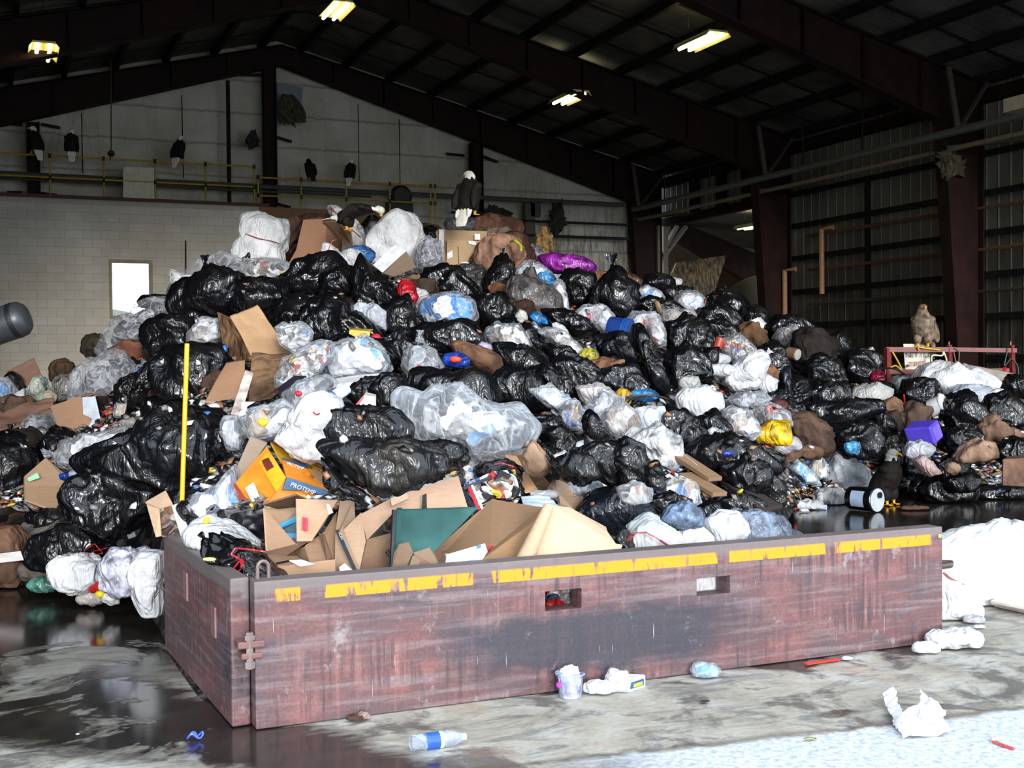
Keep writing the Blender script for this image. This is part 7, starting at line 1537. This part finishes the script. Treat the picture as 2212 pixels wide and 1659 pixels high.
txt('TIRES', 'lettering', sg, (1964, 792), (1996, 790), FRD+.12, 15, m_flat((150, 90, 60), .6), .04)
g = MB()
for u in (1961, 1999): g.lathe([(.02, 0), (.02, .01)], P(u, 790, FRD+.06), -FWD, 10)
g.build('bolt_hole', blk, sg)
def wire(nm, pts, r, mat, lab, cat):
    q = [P(*p) for p in pts]; out = []
    for i in range(len(q)-1):
        for t in np.linspace(0, 1, 6, endpoint=False):
            a = q[max(i-1, 0)]; b = q[i]; c = q[i+1]; d = q[min(i+2, len(q)-1)]
            out.append(.5*((2*b)+(-a+c)*t+(2*a-5*b+4*c-d)*t*t+(-a+3*b-3*c+d)*t**3))
    out.append(q[-1]); g = MB(); g.tube(out, r, 6); return setp(g.build(nm, mat, None, smooth=True), lab, cat)
d = FRD-.06
wire('yellow_rope', [(1928,760,d),(1942,785,d),(1948,800,d),(1935,790,d),(1922,795,d)], .012, m_flat((206,160,36), .6), 'yellow rope tied to the left end of the red frame', 'rope')
wire('yellow_rope', [(1985,757,d),(1984,750,d-.02),(1998,752,d-.02),(2030,756,d)], .012, m_flat((206,160,36), .6), 'yellow rope wound round the top bar of the red frame', 'rope')
wire('white_cable', [(2013,785,d),(2014,768,d),(2035,768,d),(2038,760,d),(2044,775,d),(2046,792,d)], .012, m_flat((206,200,170), .5), 'cream cable looped under the red frame', 'cable')
wire('green_string', [(2178,752,d),(2170,790,d),(2185,775,d),(2198,790,d),(2200,810,d)], .008, m_flat((60,84,72), .6), 'thin green string looped on the right post of the red frame', 'string')
wire('brown_string', [(2060,760,d),(2068,790,d),(2072,760,d),(2062,752,d)], .008, m_flat((120,104,84), .6), 'thin brown string on the middle post of the red frame', 'string')
wire('black_hose', [(1905,796,d-.4),(1935,797,d-.5),(1960,815,d-.6),(1975,830,d-.7)], .016, blk, 'thin black hose curving over the grey clear bag by the red frame', 'hose')
wire('yellow_strap', [(1103,522,19.1),(1112,520,18.9),(1124,530,18.8),(1126,540,18.7)], .02, m_flat((200,205,60), .5), 'yellow strap curling above the brown soaked box on the crest', 'strap')
# ================================================================== LAMPS
def lamp(x, y, z, label, L=1.22, tubes=2):
    e = empty('ceiling_lamp', (x, y, z), label=label, cat='lamp', group='fluorescent lamps under the roof')
    g = MB(); g.box((x-.20, y-L/2, z+.04), (x+.20, y+L/2, z+.075)); g.add([(x-.2, y-L/2, z+.04), (x-.26, y-L/2, z-.03), (x-.26, y+L/2, z-.03), (x-.2, y+L/2, z+.04)], [(0, 1, 2, 3)]); g.add([(x+.2, y-L/2, z+.04), (x+.26, y-L/2, z-.03), (x+.26, y+L/2, z-.03), (x+.2, y+L/2, z+.04)], [(0, 1, 2, 3)])
    g.build('housing', m_flat((205, 196, 140), .4), e)
    for k in range(tubes):
        xx = x+(-.11 if k == 0 else .11); g = MB(); g.tube([(xx, y-L/2+.03, z), (xx, y+L/2-.03, z)], .035, 10); g.build('tube', m_emit((255, 240, 165), 9.), e)
    for s in (-1, 1):
        g = MB(); g.tube([(x, y+s*L*.35, z+.07), (x, y+s*L*.35, roof_z(min(x, XR), .02) if x < XR else z+.5)], .006, 5); g.build('hanger', M_dark, e)
lamp(6.62, 24.4+.0, 8.9, 'fluorescent lamp near the ridge at the top edge of the picture')
lamp(12.15, 19.3, 7.55, 'fluorescent lamp in the upper right with a lit ceiling patch above it')
lamp(12.05, 24.65, 7.58, 'fluorescent lamp in the middle of the roof above the heap')
lamp(.98, 24.1, 7.47, 'small looking fluorescent lamp at the far upper left')
lamp(19., 27.6, 5.26, 'fluorescent lamp seen in the side annex beyond the columns')
def pl(x, y, z, e, c=(1, .93, .55), s=(.4, 1.1)):
    l = bpy.data.lights.new('lamp_light', 'AREA'); l.shape = 'RECTANGLE'; l.size, l.size_y = s; l.energy = e; l.color = c
    o = bpy.data.objects.new('lamp_light', l); COL.objects.link(o); o.location = (x, y, z); return o
for x, y, z in ((12.15, 19.3, 7.9), (12.05, 24.65, 7.92), (19., 27.6, 5.5), (6.62, 24.4, 9.2)):
    o = pl(x, y, z, 9.); o.rotation_euler = (math.pi, 0, 0)
# ================================================================== OTHER THINGS
dr = empty('machine_drum', P(-10, 700, 9.), label='dark grey metal drum end of a machine reaching in at the left edge', cat='machine')
a = P(-180, 765, 9.); b = P(34, 692, 9.); ax = (b-a)/np.linalg.norm(b-a); r = 39*9/FPX; L = np.linalg.norm(b-a)
MB().lathe([(r*.98, 0), (r, .02), (r, L), (r*.97, L+.05), (r*.75, L+.085), (r*.3, L+.10)], a, ax, 36).build('drum', m_flat((58, 60, 62), .38, .2), dr, smooth=True)
MB().lathe([(r*1.015, L-.02), (r*1.02, L), (r*1.0, L+.02)], a, ax, 36, False).build('rim', m_flat((34, 36, 38), .4, .3), dr, smooth=True)
g = MB(); g.tube([a-np.array([0, 0, 3.4]), a+ax*.05], .12, 12); g.build('support', m_flat((40, 40, 42), .5), dr, smooth=True)
# torn insulation hanging on the end wall
def rag_cloud(nm, pts, Y, label, mat, seed, kk=5):
    g = MB(); rs = random.Random(seed)
    for q in range(kk):
        V = []; c = pts[0]
        n = 9
        for j in range(n):
            an = 2*math.pi*j/n; rr = (1 if j % 2 else .55+rs.random()*.4); V.append(onY(c[0]+pts[1][0]*rr*math.cos(an)*(.5+.5*rs.random())+rs.uniform(-1, 1)*pts[1][0]*.4, c[1]+pts[1][1]*rr*math.sin(an)*(.5+.5*rs.random())+rs.uniform(-1, 1)*pts[1][1]*.4, Y-.25-rs.random()*.15))
        g.slab(V, .04, nrm=np.array([0, 1, 0]))
    return setp(g.build(nm, mat), label, 'insulation')
Mi = mk_feather((34, 34, 24), (84, 82, 54), 10.); Mi2 = mk_feather((24, 24, 20), (52, 50, 40), 10.)
rag_cloud('torn_insulation', ((628, 240), (30, 36)), 30.2, 'mass of torn insulation hanging right of the middle wall post', Mi, 3, 7)
rag_cloud('torn_insulation', ((545, 300), (18, 24)), 30.2, 'ragged insulation strips left of the middle wall post', Mi2, 5, 5)
rag_cloud('torn_insulation', ((2052, 350), (34, 34)), 18.2, 'torn insulation hanging from the pipes by the right column', Mi, 8, 6)
rag_cloud('torn_insulation', ((1203, 470), (22, 40)), 30.2, 'dark torn insulation on the wall right of the big eagle', Mi2, 11, 6)
rag_cloud('torn_insulation', ((1062, 462), (40, 18)), 30.2, 'dark torn insulation behind the big eagle', Mi2, 13, 6)
g = MB(); g.slab([onY(598, 180, 30.3), onY(655, 190, 30.3), onY(650, 225, 30.3), (onY(598, 232, 30.3))], .05); setp(g.build('wall_patch', m_flat((120, 122, 126), .4)), 'grey metal patch exposed right of the middle wall post', 'panel')
for (u0, v0, u1, v1) in ((0, 265, 48, 270), (88, 268, 130, 276), (15, 415, 48, 416), (88, 417, 124, 422), (520, 162, 566, 162), (597, 296, 630, 306), (598, 440, 628, 448), (965, 332, 1003, 336), (1038, 336, 1075, 350), (975, 458, 1003, 462)):
    g = MB(); g.bar(onY(u0, v0, 30.35), onY(u1, v1, 30.35), .06, .06); struct(g.build('wall_girt', M_dark))
# rope with a hook hanging in front of the wall, cable on the block wall
wire('hanging_hook', [(240,130,24.),(240,250,24.),(240,325,24.),(238,345,24.)], .012, blk, 'rope with a dark hook hanging left of the pale metal sheet', 'rope')
g = MB(); c = P(240, 332, 24.); g.lathe([(.04, -.06), (.08, 0), (.04, .06)], c, UP, 10); o = g.build('hook_block', blk); setp(o, 'dark pulley block at the end of the hanging rope', 'pulley')
wire('wall_cable', [(401,445,29.),(401,520,28.8),(401,590,28.6)], .02, m_flat((70,44,36), .6), 'dark vertical cable running down the block wall', 'cable')
wire('wall_cable', [(315,448,29.4),(335,474,29.4),(360,484,29.4),(385,470,29.4),(398,446,29.4)], .008, m_flat((90,66,54), .6), 'thin cable sagging in a loop on the block wall', 'cable')
# steel plates leaning low on the back wall (dirty splash boards)
for (u0, v0, u1, v1, c) in ((1128, 440, 1150, 560, (78, 64, 46)), (1140, 430, 1162, 470, (60, 58, 52))):
    a = onY(u0, v0, 30.2); b = onY(u1, v1, 30.2); g = MB(); g.box((a[0], 30.0, b[2]), (b[0], 30.2, a[2])); struct(g.build('wall_stud', m_flat(c, .7)))
g = MB(); g.box((onY(880, 440, 30)[0], 29.95, 5.05), (16.5, 30.1, 5.12)); g.box((onY(1000, 440, 30)[0], 29.95, 5.45), (16.5, 30.1, 5.5)); struct(g.build('wall_girt', M_dark))
# annex: hanging sheet of straw coloured debris on a sloping chute and a pale mound
ms = NT('streaked_sheet'); vv = ms.coord('Object', rot=(0, .5, 0), scale=(1, 1, .25)); ff = ms.noise(vv, 16., 3., .6)
M_st = ms.done(ms.bsdf(ms.ramp(ff, [(.42, lin((52, 42, 30))), (.66, lin((150, 122, 80)))]), .6))
g = MB(); g.slab([onY(1460, 568, 31.2), onY(1568, 552, 31.2), onY(1520, 700, 30.9), onY(1420, 660, 30.9)], .08); setp(g.build('chute_plate', M_st), 'streaked brown sloping plate in the side annex', 'plate')
g = MB(); V, Fc = ico(4); c = onX(1590, 660, 22.) ; c = P(1650, 735, 31.5); g.add(V*np.array([1.5, 1.2, 1.7])+c, Fc); setp(g.build('soil_mound', m_flat((84, 74, 58), .8), None, smooth=True), 'pale earthy mound in the side annex behind the column', 'mound')
# lamp fixture at the right edge
g = MB(); c = P(2205, 222, 16.); g.box((c[0]-.1, c[1]-.2, c[2]-.1), (c[0]+.3, c[1]+.2, c[2]+.08)); setp(g.build('flood_lamp', m_flat((120, 112, 92), .5)), 'grey flood lamp cut off by the right edge under the roof', 'lamp')
# ================================================================== LOOSE SCRAPS lying over everything in the heap
def scatter():
    bpy.context.view_layer.update(); dg = bpy.context.evaluated_depsgraph_get(); rs = random.Random(11)
    pal = [('white_scraps', (226, 226, 228), 'small torn white paper scraps strewn over the heap', 150), ('brown_scraps', (150, 108, 76), 'small torn brown cardboard bits strewn over the heap', 170),
           ('black_scraps', (18, 18, 20), 'small shreds of black plastic strewn over the heap', 300), ('grey_scraps', (128, 124, 122), 'small grey plastic scraps strewn over the heap', 260),
           ('blue_scraps', (66, 120, 190), 'small blue wrapper bits strewn over the heap', 30), ('red_scraps', (196, 52, 46), 'small red wrapper bits strewn over the heap', 26), ('yellow_scraps', (222, 190, 60), 'small yellow wrapper bits strewn over the heap', 18)]
    skip = ('steel_barrier', 'floor', 'wall', 'eagle', 'lamp', 'panel', 'ceiling')
    allow = ('garbage_heap', 'black_trash_bag', 'clear_plastic_bag', 'contents', 'torn_carton', 'soaked', 'plastic_bag', 'inner_folds', 'stained', 'kraft', 'tied_neck', 'white_plastic_bag', 'crumpled')
    for nm, c, lab, cnt in pal:
        V = []; Fc = []; k = 0; tries = 0
        while k < cnt and tries < cnt*60:
            tries += 1; u = rs.uniform(0, 2212); vt = np.interp(u, KU, KVT); vb = np.interp(u, KU, KVB); v = rs.uniform(vt+15, min(vb-10, 1100))
            r = ray(u, v); ok, loc, nrm, _, ob, _ = bpy.context.scene.ray_cast(dg, Vector(CAM), Vector(r).normalized())
            if not ok: continue
            n_ = ob.name
            clean = not any(n_.startswith(q) for q in allow)
            if clean: continue
            # gaps get most of the litter, clean bag fronts get little
            p_keep = 1. if n_.startswith('garbage_heap') else (.02 if nrm.z > .25 and n_.startswith(('black', 'clear', 'torn')) else .0)
            if rs.random() > p_keep: continue
            d = (np.array(loc)-CAM)@FWD; s = rs.uniform(.014, .045)*(1.5 if n_.startswith('garbage_heap') else 1.)
            nn = (nrm+Vector((rs.uniform(-.7, .7), rs.uniform(-.7, .7), rs.uniform(-.2, .7)))).normalized(); t = nn.cross(Vector((rs.random(), rs.random(), rs.random()))).normalized(); b = nn.cross(t)
            m = rs.choice((4, 5, 6)); ring = []; base = len(V)
            for j in range(m):
                a = 2*math.pi*j/m+rs.uniform(-.3, .3); rr = s*rs.uniform(.5, 1.2); q = loc+nn*(.008+rs.uniform(-.3, .4)*s)+t*math.cos(a)*rr*1.3+b*math.sin(a)*rr*.8; V.append(q[:])
            V.append((loc+nn*(.012+.35*s))[:]); V.append((loc-nn*.01)[:])
            for j in range(m): Fc.append((base+j, base+(j+1) % m, base+m)); Fc.append((base+(j+1) % m, base+j, base+m+1))
            k += 1
        me = np_mesh(np.array(V), np.array(Fc)); o = link(nm, me, m_flat(c, .45)); setp(o, lab, 'scraps', kind='stuff')
scatter()
# ================================================================== LIGHT
sc = bpy.context.scene
W = bpy.data.worlds.new('world'); sc.world = W; W.use_nodes = True; nt = W.node_tree; nt.nodes.clear()
bg = nt.nodes.new('ShaderNodeBackground'); out = nt.nodes.new('ShaderNodeOutputWorld'); bg.inputs[0].default_value = (.76, .88, 1., 1); bg.inputs[1].default_value = 3.3
nt.links.new(bg.outputs[0], out.inputs[0])
def sun(el, az, e, ang, c=(1, 1, 1)):
    l = bpy.data.lights.new('daylight', 'SUN'); l.energy = e; l.angle = math.radians(ang); l.color = c
    o = bpy.data.objects.new('daylight', l); COL.objects.link(o)
    d = Vector((math.sin(math.radians(az))*math.cos(math.radians(el)), math.cos(math.radians(az))*math.cos(math.radians(el)), -math.sin(math.radians(el))))
    o.rotation_euler = d.to_track_quat('-Z', 'Y').to_euler(); return o
sun(9.5, 10, 3.6, 14, (1, .98, .96))
vs = sc.view_settings; vs.view_transform = 'Standard'; vs.look = 'None'; vs.gamma = 1.; vs.use_curve_mapping = False; vs.exposure = 0.

cy = sc.cycles; cy.max_bounces = 5; cy.diffuse_bounces = 3; cy.glossy_bounces = 2; cy.transmission_bounces = 2; cy.transparent_max_bounces = 6; cy.volume_bounces = 0; cy.caustics_reflective = False; cy.caustics_refractive = False
